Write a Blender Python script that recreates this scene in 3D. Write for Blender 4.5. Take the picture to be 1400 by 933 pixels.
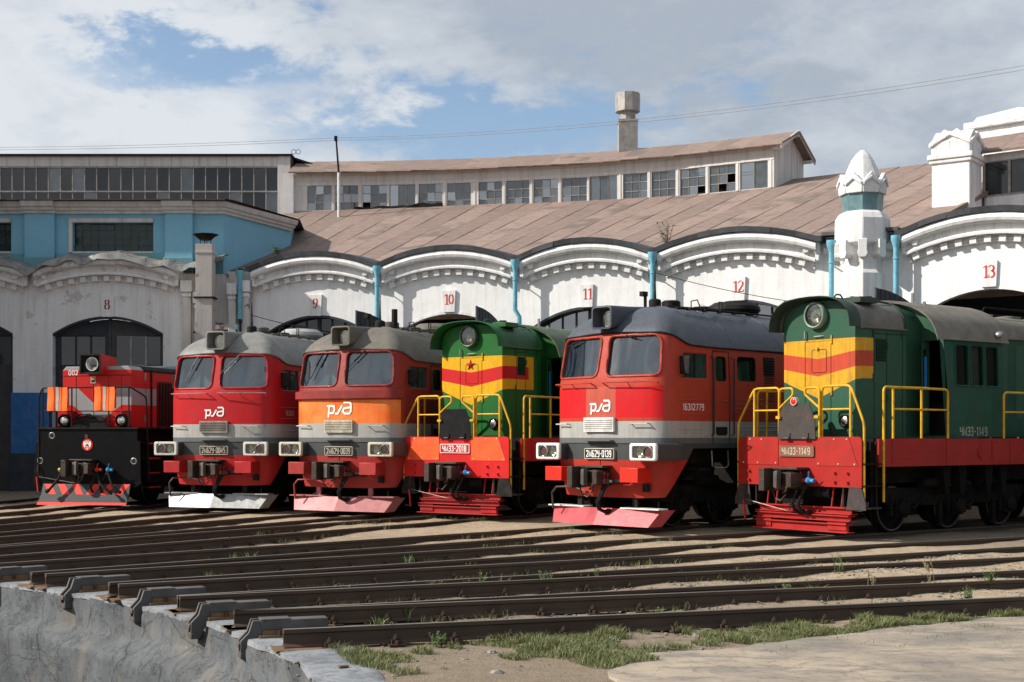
import bpy, bmesh, math, random
import numpy as np
from mathutils import Vector, Matrix, geometry
random.seed(7)
rng = np.random.default_rng(11)
R = math.radians
scene = bpy.context.scene
COL = scene.collection
for o in list(bpy.data.objects): bpy.data.objects.remove(o)

# ------------------------------------------------------------------ camera
cam = bpy.data.cameras.new('camera'); camo = bpy.data.objects.new('camera', cam); COL.objects.link(camo)
camo.location = (0, 0, 1.84); camo.rotation_euler = (R(90), 0, 0)
cam.sensor_width = 36; cam.lens = 48.71; cam.shift_y = 0.09305; cam.clip_start = 0.1; cam.clip_end = 4000
scene.camera = camo

# ------------------------------------------------------------------ sun and sky
SUN_AZ, SUN_EL = 188.0, 34.0          # direction to the sun, degrees from +X, and elevation
sv = Vector((math.cos(R(SUN_EL))*math.cos(R(SUN_AZ)), math.cos(R(SUN_EL))*math.sin(R(SUN_AZ)), math.sin(R(SUN_EL))))
sun = bpy.data.lights.new('sun', 'SUN'); sun.energy = 4.8; sun.angle = R(0.53); sun.color = (1.0, 0.945, 0.87)
suno = bpy.data.objects.new('sun', sun); COL.objects.link(suno); suno.location = (-60, -10, 60)
suno.rotation_euler = (-sv).to_track_quat('-Z', 'Y').to_euler()
scene.view_settings.view_transform = 'Standard'; scene.view_settings.look = 'None'
scene.view_settings.exposure = 0.40; scene.view_settings.gamma = 1.0
scene.cycles.max_bounces = 6; scene.cycles.transparent_max_bounces = 12

world = bpy.data.worlds.new('World'); scene.world = world; world.use_nodes = True
def world_nodes():
    nt = world.node_tree; N = nt.nodes; Lk = nt.links; N.clear()
    out = N.new('ShaderNodeOutputWorld'); mix = N.new('ShaderNodeMixShader')
    sky = N.new('ShaderNodeTexSky'); sky.sky_type = 'NISHITA'; sky.sun_disc = False
    sky.sun_elevation = R(SUN_EL); sky.sun_rotation = R(90 - SUN_AZ); sky.air_density = 1.0; sky.dust_density = 1.6; sky.ozone_density = 1.6
    b1 = N.new('ShaderNodeBackground'); b1.inputs[1].default_value = 0.12; Lk.new(sky.outputs[0], b1.inputs[0])
    b2 = N.new('ShaderNodeBackground'); b2.inputs[1].default_value = 0.60
    tc = N.new('ShaderNodeTexCoord')
    def math_(op, a, b=None, c=None):
        n = N.new('ShaderNodeMath'); n.operation = op
        for i, v in enumerate((a, b, c)):
            if v is None: continue
            if isinstance(v, (int, float)): n.inputs[i].default_value = v
            else: Lk.new(v, n.inputs[i])
        return n.outputs[0]
    sep = N.new('ShaderNodeSeparateXYZ'); Lk.new(tc.outputs['Generated'], sep.inputs[0])
    zz = math_('ADD', math_('MAXIMUM', sep.outputs[2], 0.0), 0.42)
    comb = N.new('ShaderNodeCombineXYZ')
    Lk.new(math_('DIVIDE', sep.outputs[0], zz), comb.inputs[0]); Lk.new(math_('DIVIDE', sep.outputs[1], zz), comb.inputs[1]); Lk.new(math_('MULTIPLY', sep.outputs[2], 2.0), comb.inputs[2])
    def noise(scale, detail, rough, off, dist=0.0):
        mp = N.new('ShaderNodeMapping'); mp.inputs[1].default_value = off; Lk.new(comb.outputs[0], mp.inputs[0])
        n = N.new('ShaderNodeTexNoise'); n.inputs['Scale'].default_value = scale; n.inputs['Detail'].default_value = detail
        n.inputs['Roughness'].default_value = rough; n.inputs['Distortion'].default_value = dist; Lk.new(mp.outputs[0], n.inputs['Vector']); return n.outputs[0]
    n1 = noise(3.0, 9, 0.58, (3.1, 0.4, 0.0), 0.25)
    n2 = noise(7.5, 8, 0.62, (0.2, 7.3, 1.0), 0.2)
    n3 = noise(2.4, 8, 0.58, (9.2, 2.3, 4.0), 0.3)
    # openings in the cloud deck: (direction, half width x, half width z, depth)
    holes = [((-0.30, 1, 0.283), 0.05, 0.022, 0.34), ((-0.225, 1, 0.272), 0.06, 0.020, 0.34), ((-0.06, 1, 0.222), 0.13, 0.032, 0.60), ((0.075, 1, 0.262), 0.07, 0.028, 0.22), ((-0.02, 1, 0.285), 0.06, 0.02, 0.15),
             ((0.33, 1, 0.225), 0.05, 0.02, 0.22), ((0.13, 1, 0.225), 0.06, 0.018, 0.2), ((0.9, 0.5, 0.5), 0.35, 0.12, 0.4), ((-0.9, -0.4, 0.6), 0.4, 0.15, 0.5), ((0.2, -1, 0.35), 0.5, 0.12, 0.45), ((-0.9, 0.3, 0.3), 0.4, 0.10, 0.4), ((0.7, -0.9, 0.8), 0.4, 0.2, 0.4)]
    dens = math_('ADD', math_('MULTIPLY', math_('SUBTRACT', n1, 0.5), 1.25), 0.62)
    dens = math_('ADD', dens, math_('MULTIPLY', math_('SUBTRACT', n2, 0.5), 0.55))
    for d, wx, wz, dep in holes:
        v = Vector(d).normalized(); side = Vector((v.y, -v.x, 0)).normalized(); up = side.cross(v)
        def dot(vec):
            n = N.new('ShaderNodeVectorMath'); n.operation = 'DOT_PRODUCT'; Lk.new(tc.outputs['Generated'], n.inputs[0]); n.inputs[1].default_value = vec; return n.outputs['Value']
        a = math_('DIVIDE', math_('ADD', dot(side), math_('MULTIPLY', math_('SUBTRACT', n1, 0.5), 0.35)), wx); b = math_('DIVIDE', math_('ADD', dot(up), math_('MULTIPLY', math_('SUBTRACT', n2, 0.5), 0.16)), wz)
        r2 = math_('ADD', math_('MULTIPLY', a, a), math_('MULTIPLY', b, b))
        g = math_('POWER', 2.71828, math_('MULTIPLY', r2, -1.0))
        g = math_('MULTIPLY', g, math_('GREATER_THAN', dot(v), 0.0))
        dens = math_('SUBTRACT', dens, math_('MULTIPLY', g, dep))
    mr = N.new('ShaderNodeMapRange'); mr.interpolation_type = 'SMOOTHSTEP'; mr.inputs[1].default_value = 0.08; mr.inputs[2].default_value = 0.46; Lk.new(dens, mr.inputs[0])
    cover = math_('MULTIPLY', mr.outputs[0], 0.97)
    sh = N.new('ShaderNodeValToRGB'); cr = sh.color_ramp; cr.elements[0].position = 0.32; cr.elements[0].color = (0.53, 0.60, 0.70, 1); cr.elements[1].position = 0.68; cr.elements[1].color = (0.95, 1.0, 1.05, 1)
    # heavier, greyer deck to the right of the view and overhead
    k = math_('MULTIPLY', math_('ADD', sep.outputs[0], 0.05), -0.62)
    Lk.new(math_('ADD', math_('ADD', n3, math_('MULTIPLY', math_('SUBTRACT', n2, 0.5), 0.60)), math_('MAXIMUM', math_('MINIMUM', k, 0.12), -0.12)), sh.inputs[0])
    Lk.new(sh.outputs[0], b2.inputs[0])
    Lk.new(cover, mix.inputs[0]); Lk.new(b1.outputs[0], mix.inputs[1]); Lk.new(b2.outputs[0], mix.inputs[2]); Lk.new(mix.outputs[0], out.inputs[0])
world_nodes()

# ------------------------------------------------------------------ materials
class NB:
    def __init__(s, name):
        s.m = bpy.data.materials.new(name); s.m.use_nodes = True; s.nt = s.m.node_tree; s.N = s.nt.nodes; s.bs = s.N['Principled BSDF']
    def n(s, t): return s.N.new(t)
    def lk(s, a, b): s.nt.links.new(a, b)
    def math(s, op, a, b=None, c=None, clamp=False):
        n = s.n('ShaderNodeMath'); n.operation = op; n.use_clamp = clamp
        for i, v in enumerate((a, b, c)):
            if v is None: continue
            if isinstance(v, (int, float)): n.inputs[i].default_value = v
            else: s.lk(v, n.inputs[i])
        return n.outputs[0]
    def coord(s, kind='Object'):
        return s.n('ShaderNodeTexCoord').outputs[kind]
    def noise(s, vec, scale, detail=5, rough=0.6, stretch=None, dist=0.0):
        if stretch:
            mp = s.n('ShaderNodeMapping'); mp.inputs['Scale'].default_value = stretch; s.lk(vec, mp.inputs[0]); vec = mp.outputs[0]
        n = s.n('ShaderNodeTexNoise'); n.inputs['Scale'].default_value = scale; n.inputs['Detail'].default_value = detail; n.inputs['Roughness'].default_value = rough
        n.inputs['Distortion'].default_value = dist; s.lk(vec, n.inputs['Vector']); return n.outputs[0]
    def ramp(s, v, stops):
        n = s.n('ShaderNodeValToRGB'); e = n.color_ramp.elements
        while len(e) < len(stops): e.new(0.5)
        for i, (p, c) in enumerate(stops):
            e[i].position = p; e[i].color = (c, c, c, 1) if isinstance(c, (int, float)) else (*c, 1)
        s.lk(v, n.inputs[0]); return n.outputs[0]
    def mix(s, f, a, b, mode='MIX'):
        n = s.n('ShaderNodeMix'); n.data_type = 'RGBA'; n.blend_type = mode
        for i, v in ((0, f), (6, a), (7, b)):
            if isinstance(v, (int, float)): n.inputs[i].default_value = v
            elif isinstance(v, tuple): n.inputs[i].default_value = (*v, 1)
            else: s.lk(v, n.inputs[i])
        return n.outputs[2]
    def bump(s, h, strength, dist=0.02):
        n = s.n('ShaderNodeBump'); n.inputs['Strength'].default_value = strength; n.inputs['Distance'].default_value = dist; s.lk(h, n.inputs['Height']); s.lk(n.outputs[0], s.bs.inputs['Normal'])
    def set(s, **k):
        for a, v in k.items():
            i = s.bs.inputs[a.replace('_', ' ')]
            if isinstance(v, (int, float)): i.default_value = v
            elif isinstance(v, tuple): i.default_value = (*v, 1)
            else: s.lk(v, i)

def mat(name, col, rough=0.55, metal=0.0, var=0.25, vscale=3.0, bump=0.15, bscale=25.0, dirt=0.0, dirtcol=(0.055, 0.045, 0.034), rust=0.0, spec=0.24, grime=0.0, island=0.0):
    b = NB(name); oc = b.coord()
    c = b.mix(b.ramp(b.noise(oc, vscale), [(0.3, 0.0), (0.7, 1.0)]), tuple(x*(1-var) for x in col), tuple(min(1, x*(1+var*0.6)) for x in col))
    if island:
        oi = b.n('ShaderNodeObjectInfo'); f = b.math('MULTIPLY', b.math('SUBTRACT', oi.outputs['Random'], 0.5), island)
        c = b.mix(1.0, c, b.ramp(b.math('ADD', f, 0.5), [(0.0, 0.35), (0.5, 0.85), (1.0, 1.0)]), 'MULTIPLY')
    if dirt:
        d = b.ramp(b.noise(oc, 5.0, 8, 0.68), [(0.46, 0.0), (0.72, dirt)]); c = b.mix(d, c, dirtcol)
    if grime:
        g = b.ramp(b.noise(oc, 6.0, 6, 0.6, (2.0, 2.0, 0.22)), [(0.42, 0.0), (0.75, grime)]); c = b.mix(g, c, dirtcol)
    if rust:
        r = b.ramp(b.noise(oc, 7.0, 9, 0.7), [(0.5, 0.0), (0.62, rust)]); c = b.mix(r, c, (0.16, 0.06, 0.025))
    b.set(Base_Color=c, Metallic=metal, Roughness=b.math('ADD', b.math('MULTIPLY', b.noise(oc, 9.0), 0.25), rough-0.12, clamp=True))
    b.bs.inputs['Specular IOR Level'].default_value = spec*(.35 if max(col) < .03 else 1)
    if bump: b.bump(b.noise(oc, bscale, 6, 0.65), bump)
    return b.m

def paint(name, base, layers, rough=0.38, dirt=0.32, fade=0.3, dirtcol=(0.055, 0.046, 0.036), grime=0.3, chips=0.0, mottled=None):
    """Vehicle paint laid out in the loco's own coordinates. layers: (colour, [(ax, a|y|, ay, az, c), ...]) painted where every ax*x+a|y|*|y|+ay*y+az*z > c."""
    b = NB(name); oc = b.coord(); sp = b.n('ShaderNodeSeparateXYZ'); b.lk(oc, sp.inputs[0]); X, Y, Z = sp.outputs; AY = b.math('ABSOLUTE', Y)
    b2 = b.noise(oc, 2.2, 6, 0.6)
    c = base
    for lay in layers:
        col, conds = lay[0], lay[1]
        m = None
        for (ax, aay, ay, az, cc) in conds:
            t = None
            for k, v in ((ax, X), (aay, AY), (ay, Y), (az, Z)):
                if k: t = b.math('MULTIPLY', v, k) if t is None else b.math('MULTIPLY_ADD', v, k, t)
            g = b.math('GREATER_THAN', t, cc); m = g if m is None else b.math('MULTIPLY', m, g)
        if len(lay) > 2:   # faded paint: second colour in cloudy patches
            col = b.mix(b.ramp(b.noise(oc, 1.6, 5, 0.55), [(0.38, 0.0), (0.62, 1.0)]), col, lay[2])
        c = b.mix(m, c, col)
    c = b.mix(b.ramp(b2, [(0.3, 0.0), (0.75, fade)]), c, b.mix(1.0, c, (0.62, 0.62, 0.62), 'MULTIPLY'))
    d = b.ramp(b.noise(oc, 4.5, 9, 0.7), [(0.5, 0.0), (0.78, dirt)]); c = b.mix(d, c, dirtcol)
    g = b.ramp(b.noise(oc, 7.0, 6, 0.6, (2.0, 2.0, 0.18)), [(0.45, 0.0), (0.8, grime)]); c = b.mix(g, c, dirtcol)
    if chips:
        ch = b.ramp(b.noise(oc, 15.0, 6, 0.75, (1.0, 1.0, 2.2)), [(0.685, 0.0), (0.70, chips)]); c = b.mix(ch, c, (0.42, 0.42, 0.38))
    b.set(Base_Color=c, Roughness=b.math('ADD', b.math('MULTIPLY', b2, 0.3), rough-0.13))
    b.bump(b.math('ADD', b.noise(oc, 2.4, 3, 0.5), b.math('MULTIPLY', b.noise(oc, 9., 4, .6), .25)), 0.30, 0.03); b.bs.inputs['Specular IOR Level'].default_value = 0.20
    return b.m

def glass(name, tint=(0.75, 0.82, 0.80), fac=0.16, rough=0.02, body=0.15, bodycol=(0.05, 0.07, 0.075)):
    m = bpy.data.materials.new(name); m.use_nodes = True; nt = m.node_tree; N = nt.nodes; N.clear()
    out = N.new('ShaderNodeOutputMaterial'); tr = N.new('ShaderNodeBsdfTransparent'); tr.inputs[0].default_value = (*tint, 1)
    gl = N.new('ShaderNodeBsdfGlossy'); gl.inputs['Roughness'].default_value = rough; df = N.new('ShaderNodeBsdfDiffuse'); df.inputs[0].default_value = (*bodycol, 1)
    lw = N.new('ShaderNodeLayerWeight'); lw.inputs[0].default_value = 0.25
    ma = N.new('ShaderNodeMath'); ma.operation = 'MULTIPLY_ADD'; ma.inputs[1].default_value = 0.75; ma.inputs[2].default_value = fac; ma.use_clamp = True
    tcn = N.new('ShaderNodeTexCoord'); nz = N.new('ShaderNodeTexNoise'); nz.inputs['Scale'].default_value = 3.5; nz.inputs['Detail'].default_value = 6; nt.links.new(tcn.outputs['Object'], nz.inputs['Vector'])
    mu = N.new('ShaderNodeMath'); mu.operation = 'MULTIPLY'; mu.inputs[1].default_value = body*2; nt.links.new(nz.outputs[0], mu.inputs[0])
    m1 = N.new('ShaderNodeMixShader'); nt.links.new(mu.outputs[0], m1.inputs[0]); nt.links.new(tr.outputs[0], m1.inputs[1]); nt.links.new(df.outputs[0], m1.inputs[2])
    m2 = N.new('ShaderNodeMixShader'); nt.links.new(lw.outputs['Fresnel'], ma.inputs[0]); nt.links.new(ma.outputs[0], m2.inputs[0]); nt.links.new(m1.outputs[0], m2.inputs[1]); nt.links.new(gl.outputs[0], m2.inputs[2])
    nt.links.new(m2.outputs[0], out.inputs[0]); return m

def whitewash(name, col=(0.74, 0.73, 0.70), dirt=0.55, peel=0.0, soot=0.0):
    b = NB(name); oc = b.coord()
    c = b.mix(b.ramp(b.noise(oc, 1.1, 6, 0.6), [(0.3, 0.0), (0.7, 1.0)]), tuple(x*0.90 for x in col), col)
    st = b.ramp(b.noise(oc, 3.0, 7, 0.65, (1.6, 1.6, 0.16)), [(0.47, 0.0), (0.78, dirt)]); c = b.mix(st, c, (0.33, 0.30, 0.27))
    sp = b.ramp(b.noise(oc, 9.0, 9, 0.72), [(0.60, 0.0), (0.74, dirt*0.8)]); c = b.mix(sp, c, (0.27, 0.245, 0.22))
    cr = b.ramp(b.noise(oc, 1.3, 9, 0.8, None, 1.2), [(0.494, 0.0), (0.5, 0.35), (0.506, 0.0)]); c = b.mix(cr, c, (0.25, 0.23, 0.21))
    if peel:
        pe = b.ramp(b.noise(oc, 1.25, 9, 0.62), [(0.60, 0.0), (0.605, 1.0)])
        br = b.mix(b.noise(oc, 14.0), (0.26, 0.10, 0.065), (0.20, 0.16, 0.14)); c = b.mix(b.math('MULTIPLY', pe, peel), c, br)
    b.set(Base_Color=c, Roughness=0.85); b.bump(b.math('ADD', b.noise(oc, 2.0, 5), b.math('MULTIPLY', b.noise(oc, 22.0, 8, 0.7), 0.35)), 0.35, 0.04)
    return b.m

# ------------------------------------------------------------------ mesh helpers
class MB:
    def __init__(s): s.v = []; s.f = []; s.m = []
    def add(s, vs, fs, m=0):
        o = len(s.v); s.v += [tuple(p) for p in vs]; s.f += [tuple(i+o for i in f) for f in fs]; s.m += [m]*len(fs); return s
    def box(s, c, d, rot=None, m=0):
        x, y, z = (k/2 for k in d); vs = [Vector((a*x, b*y, e*z)) for a in (-1, 1) for b in (-1, 1) for e in (-1, 1)]
        if rot is not None: vs = [rot @ p for p in vs]
        c = Vector(c); return s.add([p+c for p in vs], [(0, 1, 3, 2), (4, 6, 7, 5), (0, 4, 5, 1), (2, 3, 7, 6), (0, 2, 6, 4), (1, 5, 7, 3)], m)
    def bx(s, x0, x1, y0, y1, z0, z1, m=0): return s.box(((x0+x1)/2, (y0+y1)/2, (z0+z1)/2), (abs(x1-x0), abs(y1-y0), abs(z1-z0)), None, m)
    def beam(s, p, q, w, h, up=(0, 0, 1), m=0):
        p = Vector(p); q = Vector(q); t = (q-p); L = t.length; t.normalize(); u = Vector(up); sd = t.cross(u)
        if sd.length < 1e-4: sd = Vector((1, 0, 0))
        sd.normalize(); u = sd.cross(t); return s.box((p+q)/2, (L, w, h), Matrix((t, sd, u)).transposed(), m)
    def tube(s, pts, r, n=8, closed=False, m=0, cap=True):
        pts = [Vector(p) for p in pts]; k = len(pts); vs = []; prev = None
        for i in range(k):
            a = pts[(i-1) % k] if (closed or i > 0) else pts[i]; b = pts[(i+1) % k] if (closed or i < k-1) else pts[i]
            t = (b-a)
            t = t.normalized() if t.length > 1e-9 else Vector((0, 0, 1))
            if prev is None:
                ref = Vector((0, 0, 1)) if abs(t.z) < 0.9 else Vector((1, 0, 0)); u = t.cross(ref).normalized()
            else:
                u = prev - t*prev.dot(t)
                u = u.normalized() if u.length > 1e-6 else t.orthogonal().normalized()
            prev = u; w = t.cross(u); rr = r[i] if isinstance(r, (list, tuple)) else r
            vs += [pts[i] + (u*math.cos(2*math.pi*j/n)+w*math.sin(2*math.pi*j/n))*rr for j in range(n)]
        fs = []
        for i in range(k if closed else k-1):
            for j in range(n):
                a = i*n+j; b = i*n+(j+1) % n; c = ((i+1) % k)*n+(j+1) % n; d = ((i+1) % k)*n+j; fs.append((a, b, c, d))
        if cap and not closed: fs += [tuple(range(n))[::-1], tuple((k-1)*n+j for j in range(n))]
        return s.add(vs, fs, m)
    def cyl(s, p, q, r, r2=None, n=16, m=0): return s.tube([p, q], [r, r if r2 is None else r2], n, m=m)
    def lathe(s, prof, n=20, o=(0, 0, 0), ax=(0, 0, 1), m=0, phase=0.0):
        ax = Vector(ax).normalized(); u = ax.orthogonal().normalized()
        if abs(ax.z) > 0.99: u = Vector((1, 0, 0))
        w = ax.cross(u); o = Vector(o); vs = []; k = len(prof)
        for (r, z) in prof:
            vs += [o+ax*z+(u*math.cos(phase+2*math.pi*j/n)+w*math.sin(phase+2*math.pi*j/n))*max(r, 1e-4) for j in range(n)]
        fs = [(i*n+j, i*n+(j+1) % n, (i+1)*n+(j+1) % n, (i+1)*n+j) for i in range(k-1) for j in range(n)]
        fs += [tuple(range(n))[::-1], tuple((k-1)*n+j for j in range(n))]
        return s.add(vs, fs, m)
    def prism(s, poly, fn, c0, c1, m=0):
        """extrude a 2D polygon (a, b) between c0 and c1; fn(a, b, c) gives the point"""
        n = len(poly); tri = geometry.tessellate_polygon([[Vector((a, b, 0)) for a, b in poly]])
        vs = [fn(a, b, c0) for a, b in poly]+[fn(a, b, c1) for a, b in poly]
        fs = [tuple(t) for t in tri]+[tuple(i+n for i in t)[::-1] for t in tri]+[(i, i+n, (i+1) % n+n, (i+1) % n) for i in range(n)]
        return s.add(vs, fs, m)
    def loft(s, secs, m=0, close=False, caps=True):
        n = len(secs[0]); vs = [p for sc in secs for p in sc]; fs = []
        for i in range(len(secs)-1):
            for j in range(n if close else n-1): fs.append((i*n+j, i*n+(j+1) % n, (i+1)*n+(j+1) % n, (i+1)*n+j))
        if caps and close: fs += [tuple(range(n))[::-1], tuple((len(secs)-1)*n+j for j in range(n))]
        return s.add(vs, fs, m)
    def mesh(s, name, mats):
        me = bpy.data.meshes.new(name); me.from_pydata(s.v, [], s.f); bm = bmesh.new(); bm.from_mesh(me); bmesh.ops.recalc_face_normals(bm, faces=bm.faces); bm.to_mesh(me); bm.free()
        for mt in (mats if isinstance(mats, (list, tuple)) else [mats]): me.materials.append(mt)
        for p, i in zip(me.polygons, s.m): p.material_index = i
        return me
    def build(s, name, mats, parent=None, smooth=30, bevel=0.0, **k):
        me = s.mesh(name, mats)
        if smooth:
            me.polygons.foreach_set('use_smooth', [True]*len(me.polygons)); me.set_sharp_from_angle(angle=R(smooth))
        return link(name, me, parent, bevel=bevel, **k)

def link(name, me, parent=None, loc=None, rot=None, bevel=0.0, **k):
    o = bpy.data.objects.new(name, me); COL.objects.link(o)
    if parent is not None: o.parent = parent
    if loc is not None: o.location = loc
    if rot is not None: o.rotation_euler = rot
    if bevel:
        md = o.modifiers.new('bevel', 'BEVEL'); md.width = bevel; md.segments = 2; md.limit_method = 'ANGLE'; md.angle_limit = R(40)
    for a, v in k.items(): o[a] = v
    return o
def thing(name, label, cat, loc=(0, 0, 0), rotz=0.0, group=None):
    o = bpy.data.objects.new(name, None); COL.objects.link(o); o.location = loc; o.rotation_euler = (0, 0, rotz); o.empty_display_size = 0.3
    o['label'] = label; o['category'] = cat
    if group: o['group'] = group
    return o
def tag(o, label, cat, group=None):
    o['label'] = label; o['category'] = cat
    if group: o['group'] = group
    return o

def lerp(a, b, t): return a+(b-a)*t
def sstep(a, b, x):
    t = min(1, max(0, (x-a)/(b-a))); return t*t*(3-2*t)
def rpoly(corners, r, n=5):
    """rounded polygon through 2D corners"""
    out = []; k = len(corners); rs = r if isinstance(r, (list, tuple)) else [r]*k
    for i in range(k):
        p = Vector(corners[i]); a = Vector(corners[i-1]); b = Vector(corners[(i+1) % k]); ra = rs[i]
        if ra <= 0: out.append((p.x, p.y)); continue
        d1 = (a-p).normalized(); d2 = (b-p).normalized(); p1 = p+d1*ra; p2 = p+d2*ra
        for j in range(n+1):
            t = j/n; q = p1*(1-t)**2+p*2*t*(1-t)+p2*t*t; out.append((q.x, q.y))
    return out
def rrect(a0, a1, b0, b1, r, n=5): return rpoly([(a0, b0), (a1, b0), (a1, b1), (a0, b1)], r, n)
def inpoly(p, poly):
    x, y = p; c = False; j = len(poly)-1
    for i in range(len(poly)):
        xi, yi = poly[i]; xj, yj = poly[j]
        if (yi > y) != (yj > y) and x < (xj-xi)*(y-yi)/(yj-yi)+xi: c = not c
        j = i
    return c
def subdiv(poly, step):
    out = []
    for i in range(len(poly)):
        a = poly[i]; b = poly[(i+1) % len(poly)]; L = math.hypot(b[0]-a[0], b[1]-a[1]); k = max(1, int(math.ceil(L/step)))
        out += [(lerp(a[0], b[0], j/k), lerp(a[1], b[1], j/k)) for j in range(k)]
    return out
def skin(mb, outer, holes, fmap, step=0.2, gx=None, depth=0.0, m=0, mr=None):
    """sheet over a 2D outline with holes, mapped by fmap(a, b, inward) and with reveals of the given depth"""
    outer = subdiv(outer, step); holes = [subdiv(h, step) for h in holes]; pts = []; edges = []
    for lp in [outer]+holes:
        o = len(pts); n = len(lp); pts += [Vector(p) for p in lp]; edges += [(o+i, o+(i+1) % n) for i in range(n)]
    gx = gx or step; a0 = min(p[0] for p in outer); a1 = max(p[0] for p in outer); b0 = min(p[1] for p in outer); b1 = max(p[1] for p in outer)
    na = int((a1-a0)/gx); nb = int((b1-b0)/step)
    for i in range(1, na):
        for j in range(1, nb):
            q = (a0+(a1-a0)*i/na, b0+(b1-b0)*j/nb)
            if inpoly(q, outer) and not any(inpoly(q, h) for h in holes): pts.append(Vector(q))
    V, E, F, *_ = geometry.delaunay_2d_cdt(pts, edges, [], 0, 1e-5)
    fs = []
    for t in F:
        c = (sum(V[i].x for i in t)/len(t), sum(V[i].y for i in t)/len(t))
        if inpoly(c, outer) and not any(inpoly(c, h) for h in holes): fs.append(tuple(t))
    mb.add([fmap(p.x, p.y, 0.0) for p in V], fs, m)
    if depth:
        for h in holes:
            n = len(h); mb.add([fmap(a, b, 0.0) for a, b in h]+[fmap(a, b, depth) for a, b in h], [(i, (i+1) % n, (i+1) % n+n, i+n) for i in range(n)], m if mr is None else mr)
def pane(mb, hole, fmap, inset, step=0.25, m=0): skin(mb, hole, [], lambda a, b, d: fmap(a, b, inset), step, m=m)

def stroke(pts, w):
    L = []; Rr = []; P = [Vector(p) for p in pts]
    for i, p in enumerate(P):
        d1 = (P[i]-P[i-1]).normalized() if i > 0 else None; d2 = (P[i+1]-P[i]).normalized() if i < len(P)-1 else None
        d = ((d1 or d2)+(d2 or d1)).normalized(); nrm = Vector((-d.y, d.x)); k = 1.0
        if d1 is not None and d2 is not None: k = 1/max(0.5, nrm.dot(Vector((-d1.y, d1.x))))
        L.append(p+nrm*w/2*k); Rr.append(p-nrm*w/2*k)
    return L, Rr
def strokes(mb, paths, w, fn, t=0.006, m=0):
    for pts in paths:
        L, Rr = stroke(pts, w); n = len(L)
        for i in range(n-1):
            q = [L[i], L[i+1], Rr[i+1], Rr[i]]; mb.add([fn(p.x, p.y, t) for p in q]+[fn(p.x, p.y, 0) for p in q], [(0, 1, 2, 3), (0, 1, 5, 4), (1, 2, 6, 5), (2, 3, 7, 6), (3, 0, 4, 7)], m)

def frame_fn(o, u, v, n):
    o = Vector(o); u = Vector(u); v = Vector(v); n = Vector(n)
    return lambda a, b, c: o+u*a+v*b+n*c
def text(name, body, h, w, fn, mt, parent, t=0.006, bold=0.0, cuts=(), smooth=0):
    """raised lettering: the built-in font turned into a mesh, fitted to w x h, laid on fn(a, b, c)"""
    cu = bpy.data.curves.new(name, 'FONT'); cu.body = body; cu.extrude = 0.5; cu.offset = bold; cu.resolution_u = 3
    tmp = bpy.data.objects.new(name, cu); COL.objects.link(tmp); dg = bpy.context.evaluated_depsgraph_get()
    me = bpy.data.meshes.new_from_object(tmp.evaluated_get(dg)); bpy.data.objects.remove(tmp); bpy.data.curves.remove(cu)
    if cuts:
        bm = bmesh.new(); bm.from_mesh(me)
        xs = [v.co.x for v in bm.verts]; x0, x1 = min(xs), max(xs)
        for c, g in cuts:
            for sgn in (-1, 1): bmesh.ops.bisect_plane(bm, geom=bm.verts[:]+bm.edges[:]+bm.faces[:], plane_co=(x0+(x1-x0)*c+sgn*g*(x1-x0), 0, 0), plane_no=(1, 0, 0))
            bmesh.ops.delete(bm, geom=[f for f in bm.faces if abs(f.calc_center_median().x-(x0+(x1-x0)*c)) < g*(x1-x0)], context='FACES')
        bm.to_mesh(me); bm.free()
    co = np.zeros(len(me.vertices)*3); me.vertices.foreach_get('co', co); co = co.reshape(-1, 3); mn = co.min(0); mx = co.max(0)
    out = []
    for p in co:
        out += list(fn((p[0]-mn[0])/(mx[0]-mn[0])*w-w/2, (p[1]-mn[1])/(mx[1]-mn[1])*h-h/2, t if p[2] > (mn[2]+mx[2])/2 else 0.0))
    me.vertices.foreach_set('co', out); me.materials.clear(); me.materials.append(mt); me.update()
    return link(name, me, parent)

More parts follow.
